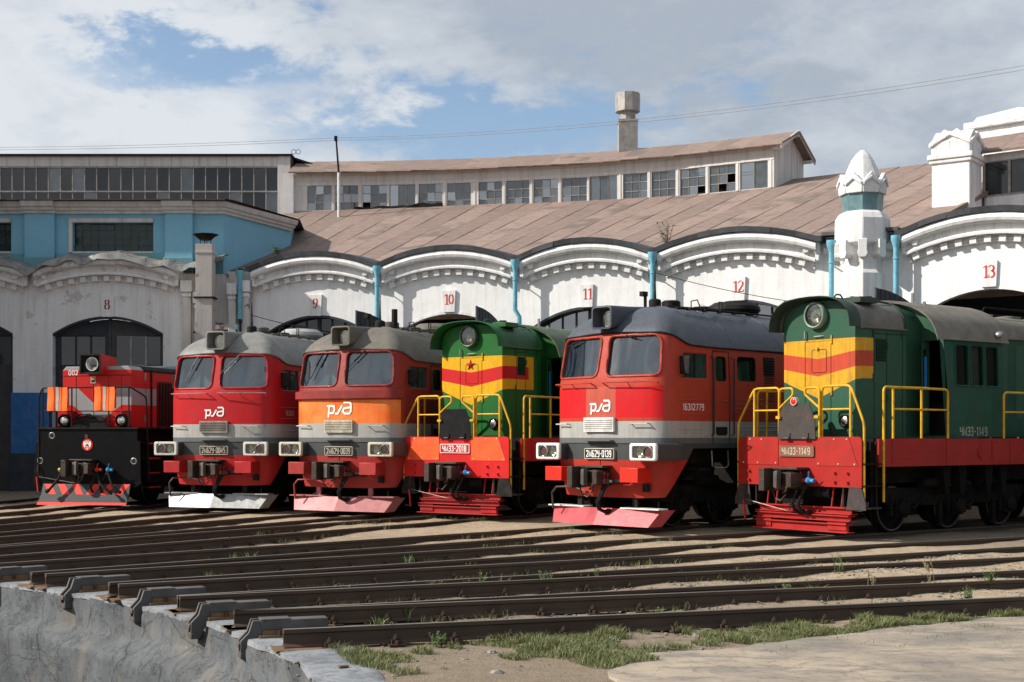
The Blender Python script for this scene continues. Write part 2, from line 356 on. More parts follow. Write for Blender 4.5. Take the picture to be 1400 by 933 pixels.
# plain condensed block letters for number plates, drawn as strokes
BL = {'Ч': ([[(.05, 1), (.05, .52), (.42, .5)], [(.42, 1), (.42, 0)]], .47), 'М': ([[(.05, 0), (.05, 1), (.31, .10), (.57, 1), (.57, 0)]], .62),
 'Э': ([[(.04, .80), (.09, .96), (.22, 1), (.37, .94), (.42, .75), (.42, .25), (.37, .06), (.22, 0), (.09, .04), (.04, .20)], [(.13, .5), (.42, .5)]], .47),
 '3': ([[(.04, .82), (.1, .97), (.24, 1), (.37, .92), (.40, .72), (.34, .56), (.18, .52)], [(.18, .52), (.36, .47), (.42, .30), (.39, .08), (.24, 0), (.1, .03), (.04, .18)]], .47),
 '2': ([[(.05, .78), (.1, .96), (.24, 1), (.38, .94), (.42, .75), (.36, .5), (.07, .10), (.06, .03), (.43, .03)]], .48), '0': ([[(.24, 1), (.1, .96), (.05, .8), (.05, .2), (.1, .04), (.24, 0), (.38, .04), (.43, .2), (.43, .8), (.38, .96), (.24, 1)]], .48),
 '1': ([[(.06, .80), (.20, .98), (.20, 0)]], .30), '8': ([[(.24, .52), (.1, .6), (.07, .76), (.1, .95), (.24, 1), (.38, .95), (.41, .76), (.38, .6), (.24, .52)], [(.24, .52), (.08, .43), (.05, .25), (.09, .05), (.24, 0), (.39, .05), (.43, .25), (.4, .43), (.24, .52)]], .48),
 '4': ([[(.35, 0), (.35, 1), (.04, .3), (.46, .3)]], .50), '9': ([[(.08, .1), (.2, 0), (.36, .06), (.42, .25), (.42, .8), (.36, .96), (.22, 1), (.1, .95), (.05, .75), (.08, .5), (.22, .42), (.42, .5)]], .47),
 '5': ([[(.40, .97), (.08, .97), (.06, .56), (.24, .62), (.39, .53), (.42, .30), (.38, .06), (.22, 0), (.05, .08)]], .47), '6': ([[(.4, .9), (.26, 1), (.1, .94), (.05, .75), (.05, .2), (.1, .04), (.24, 0), (.38, .05), (.42, .28), (.38, .5), (.24, .56), (.06, .48)]], .47),
 'У': ([[(.05, 1), (.05, .64), (.14, .5), (.42, .5)], [(.42, 1), (.42, .15), (.36, .02), (.2, 0), (.06, .06)]], .47), '7': ([[(.05, .97), (.43, .97), (.18, 0)]], .47), '-': ([[(.05, .5), (.27, .5)]], .32)}
BL['M'] = BL['М']; BL['З'] = BL['3']
def lettering(name, body, h, w, fn, mt, parent, t=.004, wt=.13):
    adv = [BL[c][1]+.13 for c in body]; W = sum(adv)-.13; x = 0.0; v = MB(); sx = w/W
    for c, a in zip(body, adv):
        strokes(v, [[((x+px)*sx, py*h) for px, py in pth] for pth in BL[c][0]], wt*h, lambda p, q, e: fn(p-w/2, q-h/2, e), t); x += a
    return v.build(name, mt, parent, 0)
# ------------------------------------------------------------------ shared materials
M_black = mat('black_metal', (0.018, 0.017, 0.016), 0.6, 0.2, 0.4, dirt=0.5, dirtcol=(0.05, 0.042, 0.034))
M_under = mat('grimy_running_gear', (0.010, 0.009, 0.008), 0.8, 0.0, 0.5, dirt=0.6, dirtcol=(0.024, 0.019, 0.015), bump=0.3)
M_coup = mat('worn_coupler_steel', (0.055, 0.048, 0.042), 0.5, 0.5, 0.5, dirt=0.5, rust=0.5, bump=0.3)
M_tooth = mat('rubbed_coupler_steel', (0.17, 0.155, 0.14), .45, .5, .3, dirt=.3, rust=.3)
M_tyre = mat('wheel_tyre_steel', (0.16, 0.15, 0.14), 0.4, 0.8, 0.3, rust=0.3)
M_steel = mat('bare_steel', (0.42, 0.41, 0.40), 0.35, 0.8, 0.3, dirt=0.3)
M_hose = mat('rubber_hose', (0.015, 0.015, 0.015), 0.6, 0, 0.3, bump=0.05)
M_rubber = mat('rubber_seal', (0.03, 0.03, 0.03), 0.6, 0, 0.2)
M_white = mat('white_enamel', (0.70, 0.70, 0.67), 0.4, 0, 0.1, dirt=0.35, rust=0.15)
M_cream = mat('yellowed_enamel', (0.55, 0.52, 0.42), 0.45, 0, 0.15, dirt=0.4, rust=0.3)
M_letter = mat('white_lettering', (0.78, 0.77, 0.73), 0.5, 0, 0.08, bump=0)
M_letter_old = mat('dull_lettering', (0.46, 0.42, 0.33), 0.6, 0, 0.2, bump=0, dirt=0.4)
M_glass = glass('cab_glass', (.58, .70, .80), fac=0.15, body=0.15, bodycol=(0.035, 0.085, 0.14))
M_gside = glass('side_glass', (0.45, 0.55, 0.50), 0.08, body=0.15, bodycol=(0.03, 0.045, 0.04))
M_lens = glass('lamp_lens', (0.80, 0.80, 0.76), 0.08, 0.05, 0.02, (0.2, 0.2, 0.2))
M_refl = mat('lamp_reflector', (0.75, 0.74, 0.70), 0.18, 0.95, 0.1, bump=0.05)
M_redlens = mat('red_lamp_lens', (0.30, 0.01, 0.012), 0.15, 0, 0.1, bump=0)
M_redbulb = mat('bright_red_lens', (0.75, 0.02, 0.02), 0.2, 0, 0.05, bump=0)
M_dark = mat('dark_interior', (0.02, 0.02, 0.02), 0.8, 0, 0.3)
M_bulk = mat('cab_bulkhead_paint', (0.34, 0.44, 0.44), 0.6, 0, 0.2)
M_desk = mat('cab_desk_paint', (0.10, 0.12, 0.12), 0.6, 0, 0.2)
M_seatred = mat('red_seat_cover', (0.35, 0.06, 0.05), 0.8, 0, 0.2)
M_bluecur = mat('blue_cab_curtain', (0.02, 0.20, 0.50), 0.8, 0, 0.2)
M_curtain = mat('grey_cab_curtain', (0.22, 0.22, 0.21), 0.9, 0, 0.3)
M_yrail = mat('yellow_rail_paint', (0.66, 0.37, 0.02), 0.42, 0, 0.15, dirt=0.35, rust=0.3, bump=0.05)
M_brail = mat('black_rail_paint', (0.02, 0.02, 0.02), 0.4, 0.1, 0.2, bump=0.05)
M_dkgrey = mat('dark_grey_body_paint', (0.060, 0.066, 0.066), .45, 0, .2, dirt=.3)
M_redpaint = mat('red_frame_paint', (0.46, 0.028, 0.025), 0.45, 0, 0.2, dirt=0.4)
M_redbright = mat('bright_red_enamel', (0.62, 0.025, 0.012), 0.35, 0, 0.08, dirt=0.15)
M_valver = mat('red_valve_handle', (0.5, 0.03, 0.03), 0.4)
M_valveb = mat('blue_valve_handle', (0.04, 0.24, 0.50), 0.4)
M_valvey = mat('brass_valve', (0.45, 0.32, 0.12), 0.4, 0.6)

# ------------------------------------------------------------------ parts every locomotive has
def wheelset(root, x, r=0.46):
    for s in (-1, 1):
        mb = MB(); mb.lathe([(0.0, -0.07), (0.12, -0.07), (0.12, -0.03), (r-0.10, -0.015), (r-0.09, -0.06), (r-0.005, -0.065), (r, 0.055), (r+0.03, 0.065), (r+0.03, 0.09), (r-0.09, 0.09), (r-0.10, 0.03), (0.1, 0.03), (0.0, 0.09)], 28, (x, s*0.80, r), (0, -s, 0))
        w = mb.build('wheel', M_under, root, 40)
        MB().tube([(x+(r-0.045)*math.cos(a), s*0.868, r+(r-0.045)*math.sin(a)) for a in np.linspace(0, 2*math.pi, 28, endpoint=False)], [0.018]*28, 5, True).build('tyre', M_tyre, w, 40)
    MB().cyl((x, -0.75, r), (x, 0.75, r), 0.085).build('axle', M_under, root)
def bogie(root, xs, r=0.46, style=0):
    for x in xs: wheelset(root, x, r)
    for s in (-1, 1):
        y = s*1.02
        mb = MB(); x0, x1 = xs[0]-0.55, xs[-1]+0.55
        top = [(x0, 0.72), (x0+0.15, 0.55), (x1-0.15, 0.55), (x1, 0.72), (x1, 0.86), (x0, 0.86)]
        mb.prism(top, lambda a, b, c: (a, c, b), y-0.06, y+0.06)
        for x in xs:
            mb.box((x, y, 0.47), (0.34, 0.20, 0.34)); mb.lathe([(0.0, 0), (0.15, 0), (0.15, 0.05), (0.10, 0.09), (0.0, 0.09)], 16, (x, y+s*0.10, 0.47), (0, s, 0))
            mb.box((x-0.26, y, 0.50), (0.07, 0.14, 0.34)); mb.box((x+0.26, y, 0.50), (0.07, 0.14, 0.34))
        for i in range(len(xs)-1):
            xm = (xs[i]+xs[i+1])/2; mb.box((xm, y, 0.62), (0.5, 0.16, 0.22)); mb.cyl((xm-0.35, y+s*0.12, 0.95), (xm+0.28, y+s*0.12, 0.95), 0.10)
            mb.beam((xm-0.5, y+s*0.06, 0.45), (xm+0.1, y+s*0.06, 0.86), 0.05, 0.07); mb.box((xm+0.30, y+s*0.07, 0.34), (0.10, 0.10, 0.5))
        mb.build('bogie_frame', M_under, root, bevel=0.008)
        for x in xs:
            for dx in (-0.33, 0.33):
                sp = MB(); t = np.linspace(0, 5*2*math.pi, 60)
                sp.tube([(x+dx+0.075*math.cos(a), y+0.075*math.sin(a), 0.44+0.30*a/(10*math.pi)) for a in t], 0.018, 5); sp.build('spring', M_under, root, 60)
def coupler(root, x=0.0, z=1.02, m=None):
    """knuckle coupler with its big guard arm, seen from the front"""
    g = MB(); X = lambda a: x+a
    g.box((X(0.05), -.02, z), (0.55, 0.26, 0.26)); g.box((X(-0.08), 0.02, z+0.205), (0.34, 0.66, 0.05)); g.box((X(.12), -.02, z), (.2, .44, .36))
    g.prism([(0.12, -0.20), (0.42, -0.22), (0.44, 0.20), (0.12, 0.20)], lambda a, b, c: (X(c-0.55*(a-0.12)), a, z+b), -0.12, -0.04)
    g.prism([(0.30, -0.22), (0.44, -0.22), (0.44, 0.21), (0.30, 0.21)], lambda a, b, c: (X(c), a, z+b), -0.48, -0.05)
    g.prism([(-0.30, -0.13), (-0.14, -0.15), (-0.12, 0.15), (-0.30, 0.12)], lambda a, b, c: (X(c+.3*(a+.14)), a, z+b), -0.36, -0.02); g.tube([(X(-.30), -.10, z-.13), (X(-.30), -.10, z-.20), (X(-.26), .02, z-.24)], .03, 6)
    o = g.build('coupler', m or M_coup, root, bevel=0.012)
    k = MB(); k.prism([(0.02, -0.17), (0.20, -0.15), (0.20, 0.15), (0.02, 0.17)], lambda a, b, c: (X(c+0.6*(a-0.1)), a, z+b), -0.40, -0.27); k.build('coupler_tooth', M_tooth, o, bevel=0.01)
    h = MB(); h.tube([(X(-0.25), 0.30, z-0.22), (X(-0.27), 0.20, z-0.36), (X(-0.26), 0.08, z-0.40), (X(-0.24), -0.05, z-0.26)], 0.014, 6); h.build('coupler_chain', M_coup, o)
    return o
def hoses(root, x, z, y0=-0.30, cols=('r', 'b'), lever=True, dy=-0.20):
    for i, c in enumerate(cols):
        y = y0+dy*i; mt = {'r': M_valver, 'b': M_valveb, 'y': M_valvey, 'n': M_coup}[c]
        v = MB(); v.cyl((x+0.02, y, z), (x-0.16, y, z), 0.036); v.lathe([(0, -0.06), (0.055, -0.04), (0.06, 0.02), (0.03, 0.06), (0, 0.06)], 12, (x-0.20, y, z), (-1, 0, 0)); v.tube([(x-0.2, y, z+0.04), (x-0.26, y-0.06, z+0.16)], 0.012, 6)
        v.cyl((x-0.2, y, z), (x-0.2, y-0.13, z-0.01), 0.035); o = v.build('brake_valve', mt, root)
        h = MB(); yy = y+0.10+0.05*i
        h.tube([(x-0.2, y, z-0.04), (x-0.24, yy-0.05, z-0.22), (x-0.26, yy+0.05, z-0.42), (x-0.20, yy+0.05, z-0.56), (x-0.10, yy-0.02, z-0.62)], 0.030, 8); h.tube([(x-0.10, yy-0.02, z-0.62), (x-0.02, yy-0.06, z-0.58)], 0.042, 8)
        h.build('brake_hose', M_hose, root, 60)
def release_lever(root, x, y0, y1, z0, z1):
    v = MB(); v.tube([(x, y0, z0), (x, y0-0.02, z0-0.02), (x, y1, z1)], 0.010, 6); v.tube([(x, y1, z1), (x, y1-0.06, z1+0.02), (x, y1-0.10, z1+0.24)], 0.012, 6); v.build('uncoupling_lever', M_tooth, root)
    v = MB(); v.tube([(x, y0+0.02, z0+0.28), (x-0.03, y0+0.03, z0+0.1), (x, y0, z0)], 0.014, 6); v.build('lever_bracket', M_coup, root)
    v = MB(); v.beam((x, y0+0.06, z0-0.02), (x, y0+0.02, z0-0.42), 0.03, 0.03); v.build('lever_handle', M_valver, root)
FRONT = lambda x, y, z: frame_fn((x, y, z), (0, -1, 0), (0, 0, 1), (-1, 0, 0))
SIDE = lambda x, y, z: frame_fn((x, y, z), (1, 0, 0), (0, 0, 1), (0, -1, 0))
LOGO = [[(-.50, .125), (-.40, .125), (-.44, -.25)], [(-.43, .125), (-.21, .125), (-.18, .0), (-.24, -.11), (-.38, -.115)], [(-.16, -.13), (-.05, -.13), (.12, .14)], [(.18, .235), (.42, .235), (.465, .18), (.46, -.05), (.40, -.13), (.24, -.13), (.15, -.06), (.19, .04), (.44, .075)]]

# ------------------------------------------------------------------ two-window cab mainline diesel
YH = 1.50
def plan_curve():
    P = [(-.20+.16*(y/1.16)**2, y) for y in np.linspace(0, 1.16, 14)]
    P += [(-.04+.40*(1-math.cos(a))+0.10*math.sin(a)*0, 1.16+.34*math.sin(a)) for a in np.linspace(0, math.pi/2, 10)[1:]]
    P += [(x, YH) for x in np.linspace(0.5, 12.4, 40)]
    s = [0.0]
    for i in range(1, len(P)): s.append(s[-1]+math.dist(P[i], P[i-1]))
    return np.array(P), np.array(s)
PC, PS = plan_curve()
U_CORNER = float(np.interp(0.36, PC[14:, 0], PS[14:]))
def U_of_x(x): return U_CORNER+(x-0.36)
def body_map(u, z, d=0.0):
    def at(u, z):
        x = float(np.interp(abs(u), PS, PC[:, 0])); y = float(np.interp(abs(u), PS, PC[:, 1])); w = min(1, max(0, 1-(x+.2)/1.9)); zl = max(0, z-2.86)
        x += .20*zl*w; y *= 1-.03*zl
        if z < 1.37: t = (1.37-z)/.74; x += .10*t*w; y *= 1-.09*t*min(1, w*1.3)
        return Vector((x, math.copysign(y, u) if u else 0.0, z))
    p = at(u, z)
    if d:
        e = 0.03; n = (at(u+e, z)-at(u-e, z)).cross(at(u, z+e)-at(u, z-e)).normalized()   # points inwards or outwards
        c = Vector((2.5, 0, z)); n = n if n.dot(c-p) > 0 else -n
        if abs(u) > U_of_x(1.2): n = Vector((0, -math.copysign(1, u), 0))
        p = p+n*d
    return p
def z_top(u):
    u = abs(u)
    return 3.91-0.03*sstep(0.2, 1.2, u)-0.235*sstep(1.25, U_of_x(0.85), u)-0.02*sstep(1.9, 3.2, u)

def mainline_diesel(label, loc, rotz, P):
    root = thing('diesel_locomotive', label, 'locomotive', loc, rotz, 'diesel locomotives parked in front of the roundhouse')
    ue = U_of_x(12.4); xw = U_of_x
    win = []
    for s in (-1, 1):
        q = rpoly([(s*.115, 3.03), (s*1.40, 3.03), (s*1.36, 3.85), (s*.10, 3.85)], [.17, .17, .22, .14], 6); win.append(q)
    sidew = [rrect(xw(.53), xw(1.38), 2.98, 3.50, .05), rrect(xw(2.34), xw(2.98), 2.97, 3.48, .09), rrect(xw(1.62), xw(1.98), 2.95, 3.46, .09)]
    sidew += [[(-a, b) for a, b in h] for h in sidew]
    outer = []
    for u in np.linspace(-ue, ue, 121): outer.append((u, z_top(u)))
    low = [(ue, 1.60), (xw(.90), 1.60), (xw(.16), 0.64), (0.9, .62), (0, .62)]
    outer += low + [(-a, b) for a, b in low[::-1][1:]]
    b = MB(); skin(b, outer, win+sidew, body_map, 0.16, 0.22, 0.055)
    b.add([body_map(s*ue, z) for s, z in ((-1, 1.6), (1, 1.6), (1, 3.62), (-1, 3.62))], [(0, 1, 2, 3)])
    body = b.build('body', P['paint'], root, 35)
    for i, h in enumerate(win):
        g = MB(); pane(g, h, body_map, 0.045, 0.2); w = g.build('windscreen', M_glass, root, 60)
        fr = MB(); loop = subdiv(h, .08); fr.tube([body_map(a, c, 0.040) for a, c in loop], .022, 6, True); fr.build('windscreen_seal', M_rubber, w, 60)
        fr = MB(); fr.tube([body_map(a*1.0, c, 0.0) for a, c in loop], .028, 6, True); fr.build('window_surround', P['surround'], w, 60)
        wp = P['wipers'][i]
        v = MB(); pts = [body_map(a, c, -.02) for a, c in wp]; v.tube(pts, .010, 5); v.tube([pts[0]+Vector((-.02, 0, 0)), (pts[0]+pts[1])/2+Vector((-.03, 0, 0))], .016, 5); v.build('wiper', P['wiper_mat'], w)
    for i, h in enumerate(sidew):
        g = MB(); pane(g, h, body_map, 0.05, 0.3); w = g.build('side_window', M_gside, root, 60)
        v = MB(); v.tube([body_map(a, c, 0.03) for a, c in subdiv(h, .2)], .022, 5, True); v.build('window_frame', M_black if i % 3 else P['surround'], w, 60)
        if i % 3 == 0:
            v = MB(); s = -1 if h[0][0] < 0 else 1; xm = .96; v.tube([body_map(s*xw(xm), 3.0, .03), body_map(s*xw(xm), 3.48, .03)], .02, 5); v.build('window_bar', M_black, w)
            mi = MB(); mi.box((.52, s*(YH+.10), 3.24), (.05, .26, .36)); mi.beam((.60, s*(YH+.02), 3.0), (.55, s*(YH+.10), 3.08), .03, .03); mi.build('wing_mirror', M_black, root, bevel=.03)
    for s in (-1, 1):    # cab door with handrails and seams
        v = MB(); v.tube([body_map(s*xw(1.52), z, -.004) for z in np.linspace(1.70, 3.56, 8)]+[body_map(s*xw(2.06), z, -.004) for z in np.linspace(3.56, 1.70, 8)], .014, 5); d = v.build('cab_door', P['seam'], root)
        v = MB(); v.tube([(1.95, s*(YH+.03), 2.56), (1.80, s*(YH+.05), 2.565)], .014, 5); v.build('door_handle', M_steel, d)
        v = MB(); v.prism(rpoly([(1.62, 2.03), (1.62, 1.86), (1.98, 1.86), (1.98, 2.03)], [0, .08, .08, 0]), lambda a, c, e: (a, e, c), s*(YH+.012), s*(YH-.02)); v.build('door_step', M_black, d)
        for x in (1.48, 2.14):
            v = MB(); v.tube([(x, s*(YH-.02), 1.85), (x, s*(YH+.06), 1.88), (x, s*(YH+.06), 3.42), (x, s*(YH-.04), 3.45)], .017, 6); v.build('door_handrail', M_steel if P.get('steelrail') else P['seam'], root)
        v = MB(); v.prism(rrect(3.24, 3.62, 2.54, 3.50, .05), lambda a, c, e: (a, e, c), s*(YH-.06), s*(YH-.012)); 
        for k in range(17): v.box((3.43, s*(YH-.01), 2.58+k*.053), (.34, .03, .022), Matrix.Rotation(s*.6, 3, 'X'))
        v.build('louvre', M_black, root)
        for x in np.arange(4.4, 11.5, 1.2):
            v = MB(); v.prism(rrect(x, x+.7, 2.5, 3.4, .06), lambda a, c, e: (a, e, c), s*(YH-.07), s*(YH-.010)); v.build('louvre', M_black, root)
        for z, x0, x1 in ((2.56, .45, 1.36), (2.60, 2.25, 3.20), (2.50, 2.25, 3.20), (2.40, 2.25, 3.20), (2.28, .45, 1.36), (1.98, .40, 1.34), (2.04, 2.25, 4.2), (1.96, 2.25, 4.2)):
            v = MB(); v.tube([body_map(s*xw(x), z, .004) for x in np.linspace(x0, x1, 6)], .012, 5); v.build('body_rib', P['paint'], root)
    # roof
    us = sorted(set([round(float(u), 3) for u in np.linspace(-2.2, 2.2, 41)]+[round(s*float(U_of_x(x)), 3) for x in (1.0, 1.4, 1.8, 2.3, 2.8, 3.5, 4.5, 6, 8, 10, 12.4) for s in (-1, 1)]))
    secs = []
    for u in us:
        e = body_map(u, z_top(u), -.018); e.z -= .004; xr = max(1.15+.10*max(0, e.x), e.x); yr = e.y*(.16 if xr > e.x+.02 else 0.0)
        w = sstep(.3, 1.6, e.x); Rv = Vector((xr, yr if w < 1 else 0, 4.50+.05*w)); row = []
        for t in np.linspace(0, 1, 13):
            a = t*math.pi/2; hh = lerp(1-math.cos(a), t, .30); zz = lerp(math.sin(a), math.sin(a)**1.1, .5); row.append(Vector((lerp(e.x, Rv.x, hh), lerp(e.y, Rv.y, hh), lerp(e.z, Rv.z, zz))))
        secs.append(row)
    rb = MB(); rb.loft(secs, caps=False); roof = rb.build('roof', P['roof'], root, 50)
    v = MB(); v.tube([body_map(u, z_top(u), -.02) for u in us], .018, 6); v.build('roof_gutter', P['gutter'], root)
    for x in (2.2, 3.9, 5.6):
        v = MB(); e = body_map(U_of_x(x), z_top(U_of_x(x)), -.018); half = []
        for t in np.linspace(0, 1, 13): a = t*math.pi/2; half.append((lerp(e.y, 0, lerp(1-math.cos(a), t, .30)), lerp(e.z, 4.55, lerp(math.sin(a), math.sin(a)**1.1, .5))))
        v.tube([(x, s*y*.997, z-.003) for s, L in ((-1, half), (1, half[::-1][1:])) for y, z in L], .009, 5)
        v.build('roof_joint', P['roof'], roof)
    for s in (-1, 1):
        v = MB(); v.tube([(1.25, s*.78, 4.455), (2.2, s*.80, 4.475), (3.6, s*.82, 4.47)], .03, 6)
        for x in (1.6, 2.1, 2.6, 3.1, 3.6): v.box((x, s*.82, 4.455), (.06, .10, .06))
        v.build('roof_grab_rail', P['gutter'], root)
    # headlight cowl
    def sec(x, y0, y1, z0, z1, r): return [Vector((x, a, c)) for a, c in rrect(y0, y1, z0, z1, r, 4)]
    v = MB(); A = sec(-.16, -.27, .27, 3.99, 4.46, .09); B_ = sec(.55, -.25, .25, 4.12, 4.48, .10); C_ = sec(1.25, -.2, .2, 4.30, 4.52, .08)
    v.loft([A, B_, C_], close=True, caps=False); A2 = sec(-.165, -.235, .235, 4.025, 4.425, .07); A3 = sec(.08, -.19, .19, 4.06, 4.40, .05)
    v.loft([A, A2, A3], close=True, caps=False); v.add(A3, [tuple(range(len(A3)))]); hl = v.build('headlight_cowl', P['roof'] if not P.get('cowl') else P['cowl'], root, 40)
    v = MB(); v.lathe([(.0, 0.07), (.08, .06), (.13, .02), (.15, -.03), (.16, -.03), (.16, 0.0)], 20, (.05, -.04, 4.20), (1, 0, 0)); v.build('headlight_reflector', M_refl, hl, 60)
    v = MB(); v.lathe([(0, -.02), (.08, -.015), (.145, 0.0), (.145, .01)], 20, (.0, -.04, 4.20), (1, 0, 0)); v.build('headlight_lens', M_lens, hl, 60)
    # roof fittings
    v = MB(); v.lathe([(0, -.06), (.13, -.06), (.13, .10), (.11, .13), (.03, .15), (.022, .30), (.012, .75), (0, .76)], 16, (1.35, -.12, 4.55)); v.build('antenna', M_black, root)
    v = MB(); v.lathe([(0, -.1), (.20, -.1), (.20, .10), (.16, .13), (0, .13)], 20, (1.95, -.05, 4.57)); v.build('roof_vent', P['gutter'], root)
    v = MB(); v.lathe([(0, -.1), (.17, -.1), (.17, .05), (0, .07)], 20, (2.7, -.25, 4.55)); v.build('roof_vent', P['gutter'], root)
    v = MB(); v.lathe([(0, -.12), (.55, -.12), (.60, -.06), (.58, .02), (.45, .11), (0, .14)], 28, (4.3, .1, 4.70)); v.cyl((4.3, .1, 4.45), (4.3, .1, 4.62), .45, n=20); v.build('fan_cowl', P['fan'], root)
    v = MB(); v.tube([(1.7, .45, 4.5), (1.7, .45, 4.84)], .035, 8); v.box((1.66, .46, 4.86), (.16, .10, .10)); v.build('horn', M_black, root)
    v = MB(); v.tube([(2.0, -.55, 4.5), (2.0, -.55, 4.66), (2.2, -.55, 4.70), (2.3, -.55, 4.55)], .014, 5); v.tube([(3.0, -.5, 4.5), (3.0, -.5, 4.72), (3.1, -.5, 4.72), (3.1, -.5, 4.5)], .014, 5); v.tube([(1.5, -.35, 4.53), (2.6, -.55, 4.53), (5.5, -.6, 4.5)], .02, 5); v.build('roof_pipe', M_black, root)
    if P.get('stack'):
        v = MB(); v.tube([(1.8, -.25, 4.5), (1.8, -.25, 5.0)], .075, 10); v.build('exhaust_stack', M_black, root)
    # front furniture
    if P.get('ledge'):
        secs = []
        for u in np.linspace(-1.62, 1.62, 25): secs.append([body_map(u, 2.92, 0), body_map(u, 2.90, -.09), body_map(u, 2.74, -.085), body_map(u, 2.70, 0)])
        v = MB(); v.loft(secs, caps=False); v.build('window_ledge', P['ledge'], root, 25)
    else:
        for a0, a1 in ((.16, 1.28), (-.16, -1.36)):
            v = MB(); n = 9; us2 = np.linspace(a0, a1, n); v.tube([body_map(a0, 2.86, 0), body_map(a0, 2.885, -.13)]+[body_map(u, 2.885, -.13) for u in us2[1:-1]]+[body_map(a1, 2.885, -.13), body_map(a1, 2.86, 0)], .013, 6)
            v.tube([body_map(us2[4], 2.885, -.13), body_map(us2[4], 2.80, 0)], .010, 5); v.build('window_grab_rail', M_steel if P.get('steelrail') else P['surround'], root)
    lg = MB(); fn0 = FRONT(-.2, 0.0, P['logo_z']); strokes(lg, [[(a*P['logo_w'], c*P['logo_w']) for a, c in pth] for pth in LOGO], .068*P['logo_w'], lambda a, c, t: body_map(-a, P['logo_z']+c, -t-.004), .008); lg.build('railway_logo', M_letter, root)
    g = MB(); x0 = -.25
    g.bx(x0+.02, -.10, -.38, .38, 1.94, 2.21, 1); 
    for z in (1.945, 2.205): g.bx(x0-.005, x0+.04, -.39, .39, z-.014, z+.014)
    for y in (-.39, .39): g.bx(x0-.004, x0+.06, y-.014, y+.014, 1.932, 2.218)
    gr = g.build('front_grille', [P['grille'], M_dark], root)
    for k in range(6):
        sl = MB(); sl.box((x0+.003, 0, 1.975+k*.040), (.034, .75, .022), Matrix.Rotation(-.5, 3, 'Y')); sl.build('slat', P['grille'], gr)
    for yc in (1.13, -.98):
        v = MB(); v.tube([body_map(yc-.20, 2.09, .0), body_map(yc-.20, 2.09, -.09), body_map(yc+.20, 2.09, -.09), body_map(yc+.20, 2.09, .0)], .013, 6); v.build('grab_handle', P['handle'], root)
    v = MB(); secs = [[body_map(u, 1.76, .01), body_map(u, 1.77, -.16+.1*abs(u)), body_map(u, 1.745, -.16+.1*abs(u)), body_map(u, 1.735, .01)] for u in np.linspace(-.36, .36, 7)]; v.loft(secs, close=True); v.build('step_plate', P['step'], root, 20)
    v = MB(); v.tube([body_map(u, 1.70, -.003) for u in np.linspace(-1.9, 1.9, 30)], .010, 5); v.build('body_seam', P['seam'], root)
    pl = MB(); pl.prism(rrect(-.40, .40, 1.385, 1.60, .03), lambda a, c, e: (e, a, c), -.235, -.185); pl.prism(rrect(-.385, .385, 1.40, 1.585, .02), lambda a, c, e: (e, a, c), -.238, -.22, 1); np_ = pl.build('number_plate', [P['plate_rim'], M_black], root)
    lettering('plate_number', P['plate'], .130, .68, FRONT(-.239, 0, 1.4925), P['plate_letter'], np_, .005, .135)
    for s, yc in ((1, 1.33), (-1, -1.26)):
        v = MB(); o = rrect(yc-.34, yc+.34, 1.365, 1.705, .06); ii = rrect(yc-.27, yc+.27, 1.415, 1.655, .05)
        Pt = lambda x, L: [Vector((x, a, c)) for a, c in L]
        v.loft([Pt(.45, o), Pt(-.30, o)], close=True, caps=False, m=2); v.loft([Pt(-.30, o), Pt(-.35, o), Pt(-.365, rrect(yc-.325, yc+.325, 1.38, 1.69, .055)), Pt(-.365, ii), Pt(-.22, ii)], close=True, caps=False)
        v.add(Pt(-.22, ii), [tuple(range(len(ii)))], 1)
        bh = v.build('buffer_light_housing', [P['lampbox'], M_dark, M_dkgrey], root, 35)
        v = MB(); v.lathe([(.125, 0), (.125, .05), (.11, .06), (.11, .01)], 18, (-.30, yc+s*.125, 1.535), (-1, 0, 0)); v.build('lamp_ring', M_steel, bh, 40)
        v = MB(); v.lathe([(0, .03), (.06, .025), (.11, 0), (.11, -.03)], 18, (-.30, yc+s*.125, 1.535), (-1, 0, 0)); v.build('red_marker_lamp', M_redlens, bh, 60)
        v = MB(); v.lathe([(0, -.06), (.06, -.05), (.10, 0), (.115, .0), (.115, -.07)], 18, (-.28, yc-s*.115, 1.535), (-1, 0, 0)); v.build('white_marker_lamp', M_refl, bh, 60)
        v = MB(); v.prism(ii, lambda a, c, e: (e, a, c), -.335, -.330); v.build('lamp_glass', M_lens, bh)
    for yc in (1.12, -.94):
        v = MB(); v.bx(-.40, .2, yc-.235, yc+.235, .935, 1.225); v.build('buffer_box', P['bufbox'], root, bevel=.012)
    v = MB(); v.tube([body_map(0, 1.37, -.002), body_map(0, .64, -.002)], .006, 4); v.build('nose_seam', P['seam'], root)
    v = MB(); v.bx(-.12, -.02, -1.17, -1.05, .75, .90); v.build('skirt_vent', M_black, root)
    coupler(root, -.22, 1.03); hoses(root, -.18, .95, -.28, ('r', 'n'), dy=-.10); 
    v = MB(); v.cyl((-.26, -.30, .93), (-.24, -.78, .96), .05); v.cyl((-.25, -.62, .955), (-.24, -.80, .96), .062); v.build('hose_connector', M_hose, root)
    v = MB(); v.tube([(-.22, .30, .70), (-.26, .7, .82), (-.28, 1.15, .80), (-.30, 1.25, .68), (-.30, 1.22, .36)], .022, 6); v.build('uncoupling_rod', P['rod'], root)
    # plough
    v = MB()
    def plow(s): return [Vector((-.02, s*1.46, .40)), Vector((-.22, 0, .41)), Vector((-.42, 0, .08)), Vector((-.24, s*1.30, .07))]
